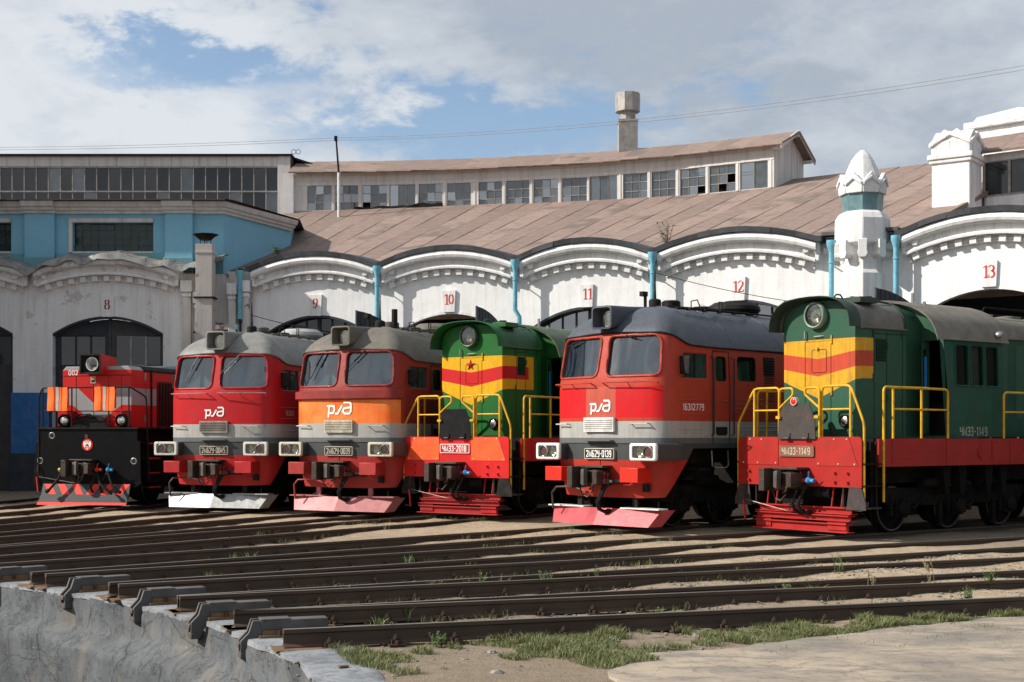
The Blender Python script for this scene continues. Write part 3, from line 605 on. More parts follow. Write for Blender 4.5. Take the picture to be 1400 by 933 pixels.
    for s in (-1, 1):
        q = plow(s); back = [p+Vector((.04, 0, 0)) for p in q]; v.add(q+back, [(0, 1, 2, 3), (4, 5, 6, 7), (0, 1, 5, 4), (2, 3, 7, 6), (0, 3, 7, 4)])
        e = [Vector((-.02, s*1.46, .40)), Vector((-.24, s*1.30, .07)), Vector((.10, s*1.36, .07)), Vector((.30, s*1.54, .40))]; v.add(e, [(0, 1, 2, 3)])
    pw = v.build('snow_plough', P['plow'], root, 0)
    for s in (-1, 1):
        v = MB(); v.bx(-.16, .12, s*1.0-.50, s*1.0+.50, .405, .43); v.build('plough_lip', P['plowlip'], pw)
        v = MB(); v.bx(.0, .06, s*.75-.06, s*.75+.06, .40, .66); v.build('plough_bracket', P['plow'] if P.get('rb') else M_black, pw)
    v = MB(); t = np.linspace(0, 8*math.pi, 60); v.tube([(.0+.05*math.cos(a), .12+.05*math.sin(a), .42+.22*a/(8*math.pi)) for a in t], .014, 5); v.build('coil_hose', M_hose, root)
    # cab inside
    v = MB(); v.prism([(-1.44, 1.9), (1.44, 1.9), (1.44, 3.55), (1.0, 4.05), (-1.0, 4.05), (-1.44, 3.55)], lambda a, b, c: (c, a, b), 1.42, 1.46); v.build('cab_bulkhead', M_bulk, root)
    v = MB(); v.bx(.12, .75, -1.3, 1.3, 2.0, 2.86); v.bx(.30, .5, .2, .55, 2.86, 3.08); v.bx(.3, .5, -1.1, -.5, 2.86, 3.0); v.build('control_desk', M_desk, root, bevel=.02)
    v = MB(); v.bx(1.0, 1.1, .35, .85, 2.4, 3.25); v.build('cab_seat', M_seatred, root, bevel=.03); v = MB(); v.bx(1.0, 1.1, -.9, -.4, 2.4, 3.2); v.build('cab_seat', M_dark, root, bevel=.03)
    v = MB(); v.bx(1.05, 12.3, -1.40, 1.40, 1.62, 1.9); v.bx(1.5, 12.3, -1.40, 1.40, 1.9, 3.5); v.build('body_core', M_dark, root)
    v = MB(); v.tube([(.62+0*a, -.72+.20*math.cos(a), 3.16+.20*math.sin(a)) for a in np.linspace(0, 2*math.pi, 20, endpoint=False)], .016, 5, True)
    for a in (0.5, 2.6, 4.7): v.tube([(.62, -.72, 3.16), (.62, -.72+.2*math.cos(a), 3.16+.2*math.sin(a))], .012, 4)
    v.build('brake_handwheel', M_dark, root)
    # running gear
    v = MB(); v.bx(.9, 12.2, -1.2, 1.2, 1.3, 1.62); v.bx(5.2, 8.0, -1.35, 1.35, .45, 1.3); v.bx(.45, .6, -1.1, 1.1, .55, 1.3); v.build('underframe', M_under, root)
    bogie(root, (1.0, 2.6, 4.2)); bogie(root, (8.9, 10.5, 12.0))
    v = MB(); v.tube([(1.55, -1.44, 1.55), (1.55, -1.46, 1.25), (1.65, -1.46, 1.20), (2.0, -1.46, 1.20), (2.08, -1.46, 1.25), (2.08, -1.44, 1.55)], .016, 6); v.build('entry_step', M_steel, root)
    if P.get('unit'): lettering('unit_number', P['unit'], .125, .66*len(P['unit'])/8, SIDE(.90, -YH-.002, 2.42), P['unit_mat'], root, .003, .13)
    return root
# ------------------------------------------------------------------ green hood shunter
def arch(hw, ze, za, n=18, p=2.6, grow=0.0):
    """half-superellipse hood roof section from -hw to +hw"""
    out = []
    for i in range(n+1):
        a = math.pi*i/n; c, s_ = math.cos(a), math.sin(a)
        out.append((-(hw+grow)*math.copysign(abs(c)**(2/p), c), ze+(za+grow-ze)*abs(s_)**(2/p)))
    return out
def rail(root, pts, r=.024, name='handrail', mt=None):
    # smooth the corners of a bent tube
    P = [Vector(p) for p in pts]; out = [P[0]]
    for i in range(1, len(P)-1):
        a = (P[i-1]-P[i]); b = (P[i+1]-P[i]); r_ = min(.10, a.length*.45, b.length*.45); p1 = P[i]+a.normalized()*r_; p2 = P[i]+b.normalized()*r_
        for t in (0, .25, .5, .75, 1): out.append(p1*(1-t)**2+P[i]*2*t*(1-t)+p2*t*t)
    out.append(P[-1]); v = MB(); v.tube(out, r, 8); return v.build(name, mt or M_yrail, root, 60)
def hood_shunter(label, loc, rotz, P):
    root = thing('shunting_locomotive', label, 'locomotive', loc, rotz, 'diesel locomotives parked in front of the roundhouse')
    HW, ZE, ZA, X0 = .94, 3.90, 4.43, .60
    # hood: walls as one sheet round the front with rounded corners, roof separately
    def hplan():
        P_ = [(X0, y) for y in np.linspace(0, HW-.10, 12)]+[(X0+.10*(1-math.cos(a)), HW-.10+.10*math.sin(a)) for a in np.linspace(0, math.pi/2, 6)[1:]]+[(x, HW) for x in np.linspace(X0+.2, P['hood_end'], 12)]
        s = [0.0]
        for i in range(1, len(P_)): s.append(s[-1]+math.dist(P_[i], P_[i-1]))
        return np.array(P_), np.array(s)
    hp, hs = hplan()
    def hmap(u, z, d=0.0):
        x = float(np.interp(abs(u), hs, hp[:, 0])); y = float(np.interp(abs(u), hs, hp[:, 1])); s = -1 if u < 0 else 1
        if d: 
            if x < X0+.05: x += d
            else: y -= d
        return Vector((x, s*y, z))
    ar = arch(HW, ZE, ZA)
    ue = float(hs[-1]); outer = [(-ue, 1.82), (ue, 1.82), (ue, ZE-.0), (HW+.06, ZE)]
    top = [(y, z) for y, z in ar[::-1] if abs(y) < HW-.10]
    outer += [(max(-HW+.1, min(HW-.1, y)), z) for y, z in top]+[(-HW-.06, ZE), (-ue, ZE)]
    hb = MB(); skin(hb, outer, [], hmap, .16, .16); hood = hb.build('hood', P['hood'], root, 40)
    ro = MB(); secs = [[Vector((x, y, z)) for y, z in arch(HW, ZE-.02, ZA, grow=.03)] for x in (X0-.02, 1.3, P['hood_end'])]; ro.loft(secs, caps=False)
    vis = [[Vector((X0-dx, y, z-dz)) for y, z in arch(HW, ZE-.02, ZA, grow=g)] for dx, dz, g in ((-.05, 0, .05), (.27, .0, .075), (.30, -.0, .06), (.27, -.0, .045), (-.05, 0, .032))]
    roof = ro.build('hood_roof', P['roof'], root, 40); v = MB(); v.loft(vis, caps=False); v.build('visor', P['visor'], root, 40)
    for x in (X0+1.35, P['hood_end']-.02):
        v = MB(); v.tube([(x, y, z) for y, z in arch(HW, ZE-.02, ZA, grow=.035)], .022, 6); v.build('roof_hoop', P['visor'], root)
    for s in (-1, 1):
        v = MB(); v.tube([(X0+.1, s*(HW+.035), ZE-.02), (P['hood_end'], s*(HW+.035), ZE-.02)], .018, 5); v.build('roof_edge', P['roof'], root)
        v = MB(); v.tube([(X0+.30, s*.62, 4.40), (X0+.9, s*.62, 4.44), (X0+1.3, s*.62, 4.41)], .022, 6); v.tube([(X0+.5, s*.3, 4.45), (X0+.6, s*.3, 4.52), (X0+.95, s*.3, 4.52), (X0+1.05, s*.3, 4.45)], .02, 6); v.build('roof_handle', P['visor'], root)
    v = MB(); v.tube([(X0-.22, .92, 4.20), (X0-.26, .84, 4.34), (X0-.26, .62, 4.45), (X0-.22, .28, 4.49)], .016, 6); v.build('visor_grab_rail', P['visor'], root)
    v = MB(); v.bx(X0+.1, X0+.8, -.35, .45, 4.44, 4.48); v.bx(X0+.0, X0+.4, .05, .55, 4.455, 4.51); v.bx(X0+.2, X0+.7, -.85, -.45, 4.36, 4.47); v.tube([(X0+.2, -.2, 4.48), (X0+.28, -.2, 4.56), (X0+.4, -.2, 4.56), (X0+.48, -.2, 4.48)], .02, 5); v.build('roof_hatch', P['visor'], root, bevel=.01)
    # headlights
    v = MB(); v.lathe([(.235, -.10), (.26, .05), (.26, .10), (.235, .13), (.215, .12), (.215, .02)], 32, (X0, .02, 4.155), (-1, 0, 0)); hl = v.build('headlight', P['lampring'], root, 40)
    v = MB(); v.lathe([(0, -.05), (.10, -.03), (.18, .04), (.215, .10), (.215, -.06)], 28, (X0-.0, .02, 4.155), (-1, 0, 0)); v.build('headlight_reflector', M_dark, hl, 60)
    v = MB(); v.lathe([(0, .02), (.06, .02), (.09, .08), (.09, .09), (0, .03)], 20, (X0-.0, -.02, 4.10), (-1, 0, 0)); v.build('headlight_bulb', M_refl, hl, 60)
    v = MB(); v.lathe([(0, .12), (.11, .115), (.22, .095), (.22, .08)], 28, (X0, .02, 4.155), (-1, 0, 0)); v.build('headlight_glass', M_lens, hl, 60)
    for s in (-1, 1):
        v = MB(); v.lathe([(.12, -.05), (.125, .05), (.10, .07), (.10, .03)], 20, (X0, s*.66, 2.13), (-1, 0, 0)); ml = v.build('marker_lamp', M_black, root, 40); v = MB(); v.lathe([(0, .06), (.06, .055), (.10, .035), (.10, .0)], 18, (X0, s*.66, 2.13), (-1, 0, 0)); v.build('marker_lens', M_refl if s < 0 else M_redlens, ml, 60)
    # front door seams, hinges, handle
    v = MB(); v.tube([hmap(u, z, -.002) for u, z in ((.33, 1.86), (.33, 3.66), (-.31, 3.66), (-.31, 1.86))], .0075, 4); d = v.build('front_door', P['seam'], root)
    v = MB(); v.tube([hmap(u, z, -.002) for u, z in rrect(-.20, .16, 3.06, 3.50, .05)], .006, 4, True); v.build('door_panel', P['seam'], d)
    v = MB(); v.tube([(X0, .30, 3.86), (X0-.05, .30, 3.86), (X0-.05, .30, 3.72), (X0-.01, .30, 3.70)], .014, 5); v.build('door_handle', M_steel, d)
    for z in (2.62, 3.60):
        v = MB(); v.cyl((X0-.012, -.335, z), (X0-.012, -.335, z+.16), .020, n=8); v.build('hinge', P['hinge'], d)
    v = MB(); v.tube([(X0-.0, .10, 3.745), (X0-.04, .07, 3.75), (X0-.04, -.10, 3.755), (X0, -.14, 3.755)], .010, 5); v.build('grab_bar', P['barcol'], root)
    if P['star']:
        v = MB(); pts = [(math.sin(2*math.pi*k/10)*(.145 if k % 2 == 0 else .058), math.cos(2*math.pi*k/10)*(.145 if k % 2 == 0 else .058)) for k in range(10)]; fn = FRONT(X0-.004, 0.02, 3.49)
        v.add([fn(a, b, 0) for a, b in pts]+[fn(0, 0, .05)]+[fn(0, 0, 0)], [(k, (k+1) % 10, 10) for k in range(10)]+[(k, (k+1) % 10, 11) for k in range(10)]); v.build('red_star', M_redpaint, root, 0)
    else:
        v = MB(); v.lathe([(0, .04), (.03, .04), (.035, 0)], 10, (X0, .02, 3.52), (-1, 0, 0)); v.build('star_stud', P['hinge'], root)
        v = MB(); v.lathe([(0, .05), (.055, .045), (.068, .03), (.068, .0)], 20, (-.05, .02, 2.50), (-1, 0, 0)); o = v.build('red_tail_lamp', M_redbulb, root, 60); v = MB(); v.lathe([(.068, .033), (.078, .033), (.078, -.05), (0, -.05)], 20, (-.05, .02, 2.50), (-1, 0, 0)); v.build('lamp_rim', M_cream, o, 40)
    # hood side doors and louvres
    for s in (-1, 1):
        v = MB()
        for x in (1.08, 1.45, 1.92): v.tube([(x, s*(HW+.002), 1.86), (x, s*(HW+.002), 3.84)], .007, 4)
        v.tube([(1.08, s*(HW+.002), 3.78), (2.0, s*(HW+.002), 3.78)], .006, 4); v.build('hood_door_seam', P['seam'], root)
        v = MB(); v.bx(1.13, 1.42, s*(HW+.004)-.004, s*(HW+.004)+.004, 3.26, 3.68, 1)
        for k in range(11): v.box((1.275, s*(HW+.012), 3.285+k*.037), (.28, .03, .016), Matrix.Rotation(s*.7, 3, 'X'))
        v.build('louvre', [P['louvre'], M_dark], root)
        for x, z in ((1.05, 3.72), (1.05, 2.9), (1.9, 3.72), (1.9, 2.4), (1.46, 2.5), (1.46, 3.5)):
            v = MB(); v.cyl((x, s*(HW+.012), z), (x, s*(HW+.012), z+.12), .016, n=6); v.build('hinge', P['hinge2'], root)
    # radiator section between hood and cab (narrow), then cab, then rear hood
    xh, c0, c1, CW = P['hood_end'], P['cab0'], P['cab1'], 1.40
    v = MB(); v.loft([[Vector((x, -.86, 1.82))]+[Vector((x, y, z)) for y, z in arch(.86, 3.86, 4.40)]+[Vector((x, .86, 1.82))] for x in (xh-.02, c0+.2)], close=True); v.build('hood_link', P['green'], root, 40)
    cr = lambda g=0: [(-CW-.04-g, 3.70), (-CW-.02-g, 3.76)]+[(y, z) for y, z in arch(CW+.0, 3.76, 4.54, 16, 2.0, g)][1:-1]+[(CW+.02+g, 3.76), (CW+.04+g, 3.70)]
    ro = MB(); a = [Vector((c0-.32, y, z)) for y, z in cr()]; b_ = [Vector((c1+.12, y, z)) for y, z in cr()]; a2 = [Vector((c0-.30, y, z-.03)) for y, z in cr(-.02)]; b2 = [Vector((c1+.10, y, z-.03)) for y, z in cr(-.02)]
    ro.loft([a2, a, b_, b2], caps=False); ro.build('cab_roof', P['cabroof'], root, 40)
    def cside(s): return lambda a, z, d=0.0: Vector((a+.06*max(0, z-2.5)*(-1 if a < (c0+c1)/2 else 1)*0, s*(CW-d-.03*max(0, z-2.7)), z))
    ww = (c1-c0)/3.95
    for s in (-1, 1):
        holes = [rrect(c0+.30*ww/.48+i*ww*1.03, c0+.30*ww/.48+i*ww*1.03+ww*.90, 2.82, 3.62, .07) for i in range(3)]
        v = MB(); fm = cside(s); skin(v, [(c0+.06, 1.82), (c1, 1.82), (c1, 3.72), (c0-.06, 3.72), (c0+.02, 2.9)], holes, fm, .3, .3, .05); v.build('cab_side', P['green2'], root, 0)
        for i, h in enumerate(holes):
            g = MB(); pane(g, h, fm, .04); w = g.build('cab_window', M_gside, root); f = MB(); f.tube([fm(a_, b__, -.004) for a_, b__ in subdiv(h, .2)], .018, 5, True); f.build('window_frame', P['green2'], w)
            if i == 1:
                f = MB(); pane(f, [(h_[0], h_[1]) for h_ in rrect(c0+.30*ww/.48+ww*1.03+.04, c0+.30*ww/.48+ww*1.93-.04, 2.84, 3.60, .02)], fm, .09); f.build('curtain', M_curtain, w)
    # cab front wall with an open door bay on the near side
    def cfront(a, z, d=0.0): return Vector((c0+.05-.045*max(0, z-1.9)+d, a, z))
    arc = [(y, z) for y, z in arch(CW-.03, 3.70, 4.50, 16, 2.0)]
    outer = [(-CW+.02, 1.82), (CW-.02, 1.82)]+[(y, z) for y, z in arc[::-1]]
    doorh = [(-1.34, 1.86), (-.88, 1.86), (-.88, 3.70), (-1.26, 3.70)]; winh = rrect(.92, 1.22, 2.82, 3.55, .05)
    v = MB(); skin(v, outer, [doorh, winh], cfront, .2, .2, .05); v.build('cab_front', P['green'], root, 0)
    v = MB(); pane(v, winh, cfront, .03); v.build('cab_front_window', M_gside, root)
    dl = MB(); fm = lambda a, z, d=0.0: Vector((c0-.02-a*.75, -1.00-.25*a+d, z)); lw = rrect(.10, .40, 2.75, 3.52, .05)
    skin(dl, [(0, 1.9), (.5, 1.9), (.5, 3.66), (0, 3.66)], [lw], fm, .2, .2, .04); dr = dl.build('open_cab_door', P['green'], root, 0)
    g = MB(); pane(g, lw, fm, .02); g.build('door_glass', M_gside, dr)
    g = MB(); skin(g, [(.16, 2.76), (.34, 2.76), (.34, 3.38), (.16, 3.38)], [], lambda a, z, d=0.0: fm(a, z, -.012), .3); g.build('blue_curtain', M_bluecur, dr)
    v = MB(); v.bx(c0+.6, c1-.1, -1.0, 1.1, 1.84, 2.5); v.bx(c0+.9, c0+1.3, .2, .8, 2.5, 3.2); v.build('cab_seats', M_dark, root); v = MB(); v.bx(c0+.1, c1, CW-.12, CW-.09, 1.84, 2.7); v.bx(c1-.06, c1-.03, -1.3, 1.3, 1.84, 3.9); v.build('cab_lining', M_dark, root)
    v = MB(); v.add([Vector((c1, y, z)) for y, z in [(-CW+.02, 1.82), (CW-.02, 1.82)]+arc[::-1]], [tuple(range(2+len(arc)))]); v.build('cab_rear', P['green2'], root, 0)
    v = MB(); v.lathe([(0, .14), (.05, .12), (.075, .05), (.06, 0)], 14, (c1-.25, -CW-.0, 3.84), (0, -1, .3)); v.build('side_lamp', M_steel, root, 50)
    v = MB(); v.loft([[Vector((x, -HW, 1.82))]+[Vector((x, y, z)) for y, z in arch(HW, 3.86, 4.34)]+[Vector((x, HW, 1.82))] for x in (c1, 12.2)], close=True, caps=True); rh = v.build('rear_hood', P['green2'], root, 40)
    v = MB(); v.loft([[Vector((x, y, z)) for y, z in arch(HW, 3.84, 4.34, grow=.03)] for x in (c1+.02, 12.3)], caps=False); v.build('rear_hood_roof', P['cabroof'], root, 40)
    for s in (-1, 1):
        for x in np.arange(c1+.3, 11.5, .8):
            v = MB(); v.bx(x, x+.5, s*(HW+.003)-.004, s*(HW+.003)+.004, 2.2, 3.72); v.build('rear_hood_door', P['green'], root, bevel=.006)
        v = MB(); v.bx(c1+.42, c1+.62, s*(HW+.008)-.006, s*(HW+.008)+.006, 3.0, 3.6, 1)
        for k in range(14): v.box((c1+.52, s*(HW+.014), 3.02+k*.042), (.2, .03, .016), Matrix.Rotation(s*.7, 3, 'X'))
        v.build('louvre', [P['louvre'], M_dark], root)
    for s in (-.5, .5):
        rail(root, [(c1+.6, s, 4.30), (c1+.6, s, 4.52), (c1+1.8, s, 4.52), (c1+4.2, s, 4.52), (c1+4.2, s, 4.30)], .022, 'roof_rail', M_under)
    v = MB()
    for x in (c1+1.2, c1+2.2, c1+3.2): v.lathe([(0, 0), (.28, 0), (.28, .09), (0, .12)], 16, (x, 0, 4.34))
    v.build('roof_fan', P['cabroof'], root)
    v = MB(); v.tube([(c0-.5, .1, 4.4), (c0-.5, .1, 4.62)], .09, 12); v.build('exhaust_stack', M_black, root)
    for hx, hy, hz0, hz1 in ((c0+.15, -.5, 4.40, 4.68), (c0+.25, -.7, 4.34, 4.50)): v = MB(); v.tube([(hx, hy, hz0), (hx, hy, hz1)], .032, 8); v.build('horn', M_steel, root)
    # deck, end plate, panels
    v = MB(); v.bx(.46, 12.2, -1.53, 1.53, 1.74, 1.80); v.bx(.035, .46, -1.10, 1.10, 1.74, 1.80); v.build('deck', M_under, root)
    for s in (-1, 1):
        v = MB(); v.bx(.46, 12.2, s*1.52-.03, s*1.52+.03, 1.28, 1.795); sl = v.build('side_sill', P['red'], root, bevel=.006)
        v = MB()
        for z in (1.42, 1.55, 1.67): v.bx(.85, 2.45, s*1.552-.005, s*1.552+.005, z-.006, z+.006)
        v.bx(.83, .845, s*1.552-.005, s*1.552+.005, 1.29, 1.79); v.bx(2.45, 2.47, s*1.552-.006, s*1.552+.006, 1.29, 1.79); v.bx(4.5, 4.52, s*1.552-.006, s*1.552+.006, 1.29, 1.79); v.bx(3.9, 4.35, s*1.554-.006, s*1.554+.006, 1.34, 1.74); v.build('sill_rib', P['red'], sl)
        v = MB(); v.lathe([(0, .03), (.11, .03), (.12, 0)], 16, (3.55, s*1.55, 1.52), (0, s, 0)); v.build('filler_cap', P['red'], sl)
        v = MB(); v.bx(.44, .48, s*1.10, s*1.50, .55, 1.74); v.bx(.03, .44, s*1.08-.02, s*1.08+.02, .55, 1.78); v.build('stair_back', M_black, root)
        for z in (.52, .92, 1.32):
            v = MB(); v.bx(.03, .48, min(s*1.10, s*1.60), max(s*1.10, s*1.60), z, z+.03); v.build('stair_tread', M_under if z > .6 else M_coup, root)
        v = MB(); v.prism([(s*1.24, .90), (s*1.52, .90), (s*1.62, .62), (s*1.62, .50), (s*1.18, .50)], lambda a, b, c: (c, a, b), .0, .025); v.build('stair_side_plate', P['stairplate'], root)
    v = MB(); v.prism(rpoly([(-1.53, .905), (1.53, .905), (1.53, 1.83), (-1.53, 1.83)], [.02, .02, .09, .09]), lambda a, b, c: (c, a, b), 0, .035); ep = v.build('end_plate', P['red'], root, bevel=.006)
    for s in (-1, 1):
        pan = [(s*.47, 1.815), (s*1.24, 1.815), (s*1.45, 1.295), (s*.47, 1.295)]
        v = MB(); v.prism(pan, lambda a, b, c: (c, a, b), -.010, -.001); pp = v.build('end_panel', P['panel'], root)
        v = MB()
        for a, b in ((.53, 1.33), (1.0, 1.33), (1.38, 1.33), (.9, 1.785), (1.2, 1.785)): v.lathe([(0, .012), (.014, .010), (.018, 0)], 8, (-.010, s*a, b), (-1, 0, 0))
        v.build('panel_bolts', M_letter_old, pp)
        for y in (.92, 1.22):
            for z in (1.00, 1.17):
                v = MB(); v.lathe([(0, .05), (.022, .05), (.025, .012), (.04, .010), (.04, 0)], 8, (0, s*y, z), (-1, 0, 0)); v.build('bolt', P['red'], ep)
    v = MB(); v.prism(rrect(-.435, .425, 1.455, 1.665, .03), lambda a, b, c: (c, a, b), -.030, -.004, 0); v.prism(rrect(-.42, .41, 1.47, 1.65, .025), lambda a, b, c: (c, a, b), -.033, -.02, 1); npl = v.build('number_plate', [P['plate_rim'], P['plate_bg']], root)
    lettering('plate_number', P['plate'], .128, .70, FRONT(-.034, -.005, 1.56), P['plate_letter'], npl, .005, .135)
    v = MB(); v.prism([(-.49, 1.79), (.44, 1.79), (.42, 2.16), (.30, 2.46), (-.34, 2.46), (-.47, 2.16)], lambda a, b, c: (c, a, b), -.05, -.03); sh = v.build('tread_plate', P['shield'], root)
    for y in (.20, -.26):
        v = MB(); v.bx(-.07, -.02, y-.075, y+.075, 1.80, 1.90); v.cyl((-.07, y-.06, 1.80), (-.07, y+.06, 1.80), .025, n=8); v.build('plate_hinge', P['shield'], sh)
    for y in (.43, -.52):
        v = MB(); v.cyl((-.09, y, 2.20), (.02, y, 2.21), .03, n=8); v.box((-.08, y-.03, 2.20), (.04, .10, .05)); v.build('rail_clip', P['clip'], root)
    # handrails
    T = 2.77; x = .06
    rail(root, [(x, 1.58, .60), (x, 1.58, 2.10), (x, 1.15, T), (x, .50, T), (x, .48, 1.82)]); rail(root, [(x, -1.54, .60), (x, -1.54, 2.07), (x, -1.23, T), (x, -.56, T), (x, -.56, 1.82)])
    for y in (1.15, -1.23): rail(root, [(x, y, 1.80), (x, y, T)])
    for a, b in ((1.15, .48), (-.56, -1.23)): rail(root, [(x, a, 2.34), (x, b, 2.34)], .018)
    for sg, y0 in ((1, .46), (-1, -.54)):
        rail(root, [(x-.05, y0, 1.82), (x-.05, y0, T-.02), (x-.05, y0-sg*.34, T-.02), (x-.05, y0-sg*.36, T-.14), (x-.05, y0, 2.37)])
    for s in (-1, 1):
        y = s*1.56; a, b, c, e = P['rails']
        rail(root, [(a, y, .64), (a, y, T-.02), (b, y, T-.03), (c, y, T-.03), (e, y, T-.04), (e, y, 1.80)]); rail(root, [(b, y, 1.80), (b, y, T-.03)]); rail(root, [(c, y, 1.80), (c, y, T-.03)]); rail(root, [(b, y, 2.34), (e, y, 2.34)], .018)
        rail(root, [(P['rail2'], y, 1.80), (P['rail2'], y, T-.06), (9.5, y, T-.06), (9.5, y, 1.80)]); rail(root, [(P['rail2'], y, 2.32), (9.5, y, 2.32)], .018)
        for xx in (5.6, 7.2, 8.4): rail(root, [(xx, y, 1.80), (xx, y, T-.06)])
    # foot bars, hangers
    for z, h, y0, y1, xx in ((.455, .075, -1.22, 1.05, .10), (.325, .06, -1.24, 1.06, .04), (.135, .10, -1.20, 1.06, .02)):
        v = MB(); v.bx(xx-.06, xx+.14, y0, y1, z+h-.02, z+h+.005); v.bx(xx, xx+.03, y0, y1, z-h/2, z+h); v.bx(xx-.08, xx+.14, y0-.04, y1+.04, z-h/2-.015, z-h/2+.005); v.build('foot_bar', P['redbar'], root, bevel=.004)
    for y0, y1 in ((.66, 1.04), (-1.18, -.74)):
        v = MB(); v.bx(-.005, .02, y0, y1, .12, .30); o = v.build('foot_bar_plate', P['redbar'], root)
    for y in (-.75, -.98, .62, .85):
        v = MB(); v.tube([(.10, y, .50), (.14, y-.03, .95)], .018, 6); v.build('foot_bar_hanger', P['redbar'], root)
    v = MB(); v.bx(.35, .5, -1.45, 1.45, .55, 1.74); v.bx(.5, 12.0, -1.0, 1.0, .95, 1.74); v.build('underframe', M_under, root)
    coupler(root, -.10, 1.03); hoses(root, .02, 1.02, -.24, P['hosecols'], dy=-.20); release_lever(root, -.02, 1.30, .22, .62, .42)
    v = MB(); v.lathe([(0, -.2), (.12, -.18), (.12, .18), (0, .2)], 12, (.15, -.55, .80), (0, 1, 0)); v.build('air_filter', M_under, root)
    bogie(root, (1.68, 3.42, 5.14)); bogie(root, (8.0, 9.7, 11.4))
    for xx in (2.75, 3.25, 4.1, 4.6):
      for s in (-1, 1):
        v = MB(); v.prism([(xx-.14, 1.28), (xx+.14, 1.28), (xx+.05, .72), (xx-.05, .72)], lambda a, b, c: (a, c, b), s*1.15, s*1.35); v.build('frame_bracket', M_under, root)
    if P.get('cabtext'): lettering('cab_number', P['cabtext'], .17, .88, SIDE(c0+.86, -CW-.001, 1.935), M_letter_old, root, .003, .10)
    return root

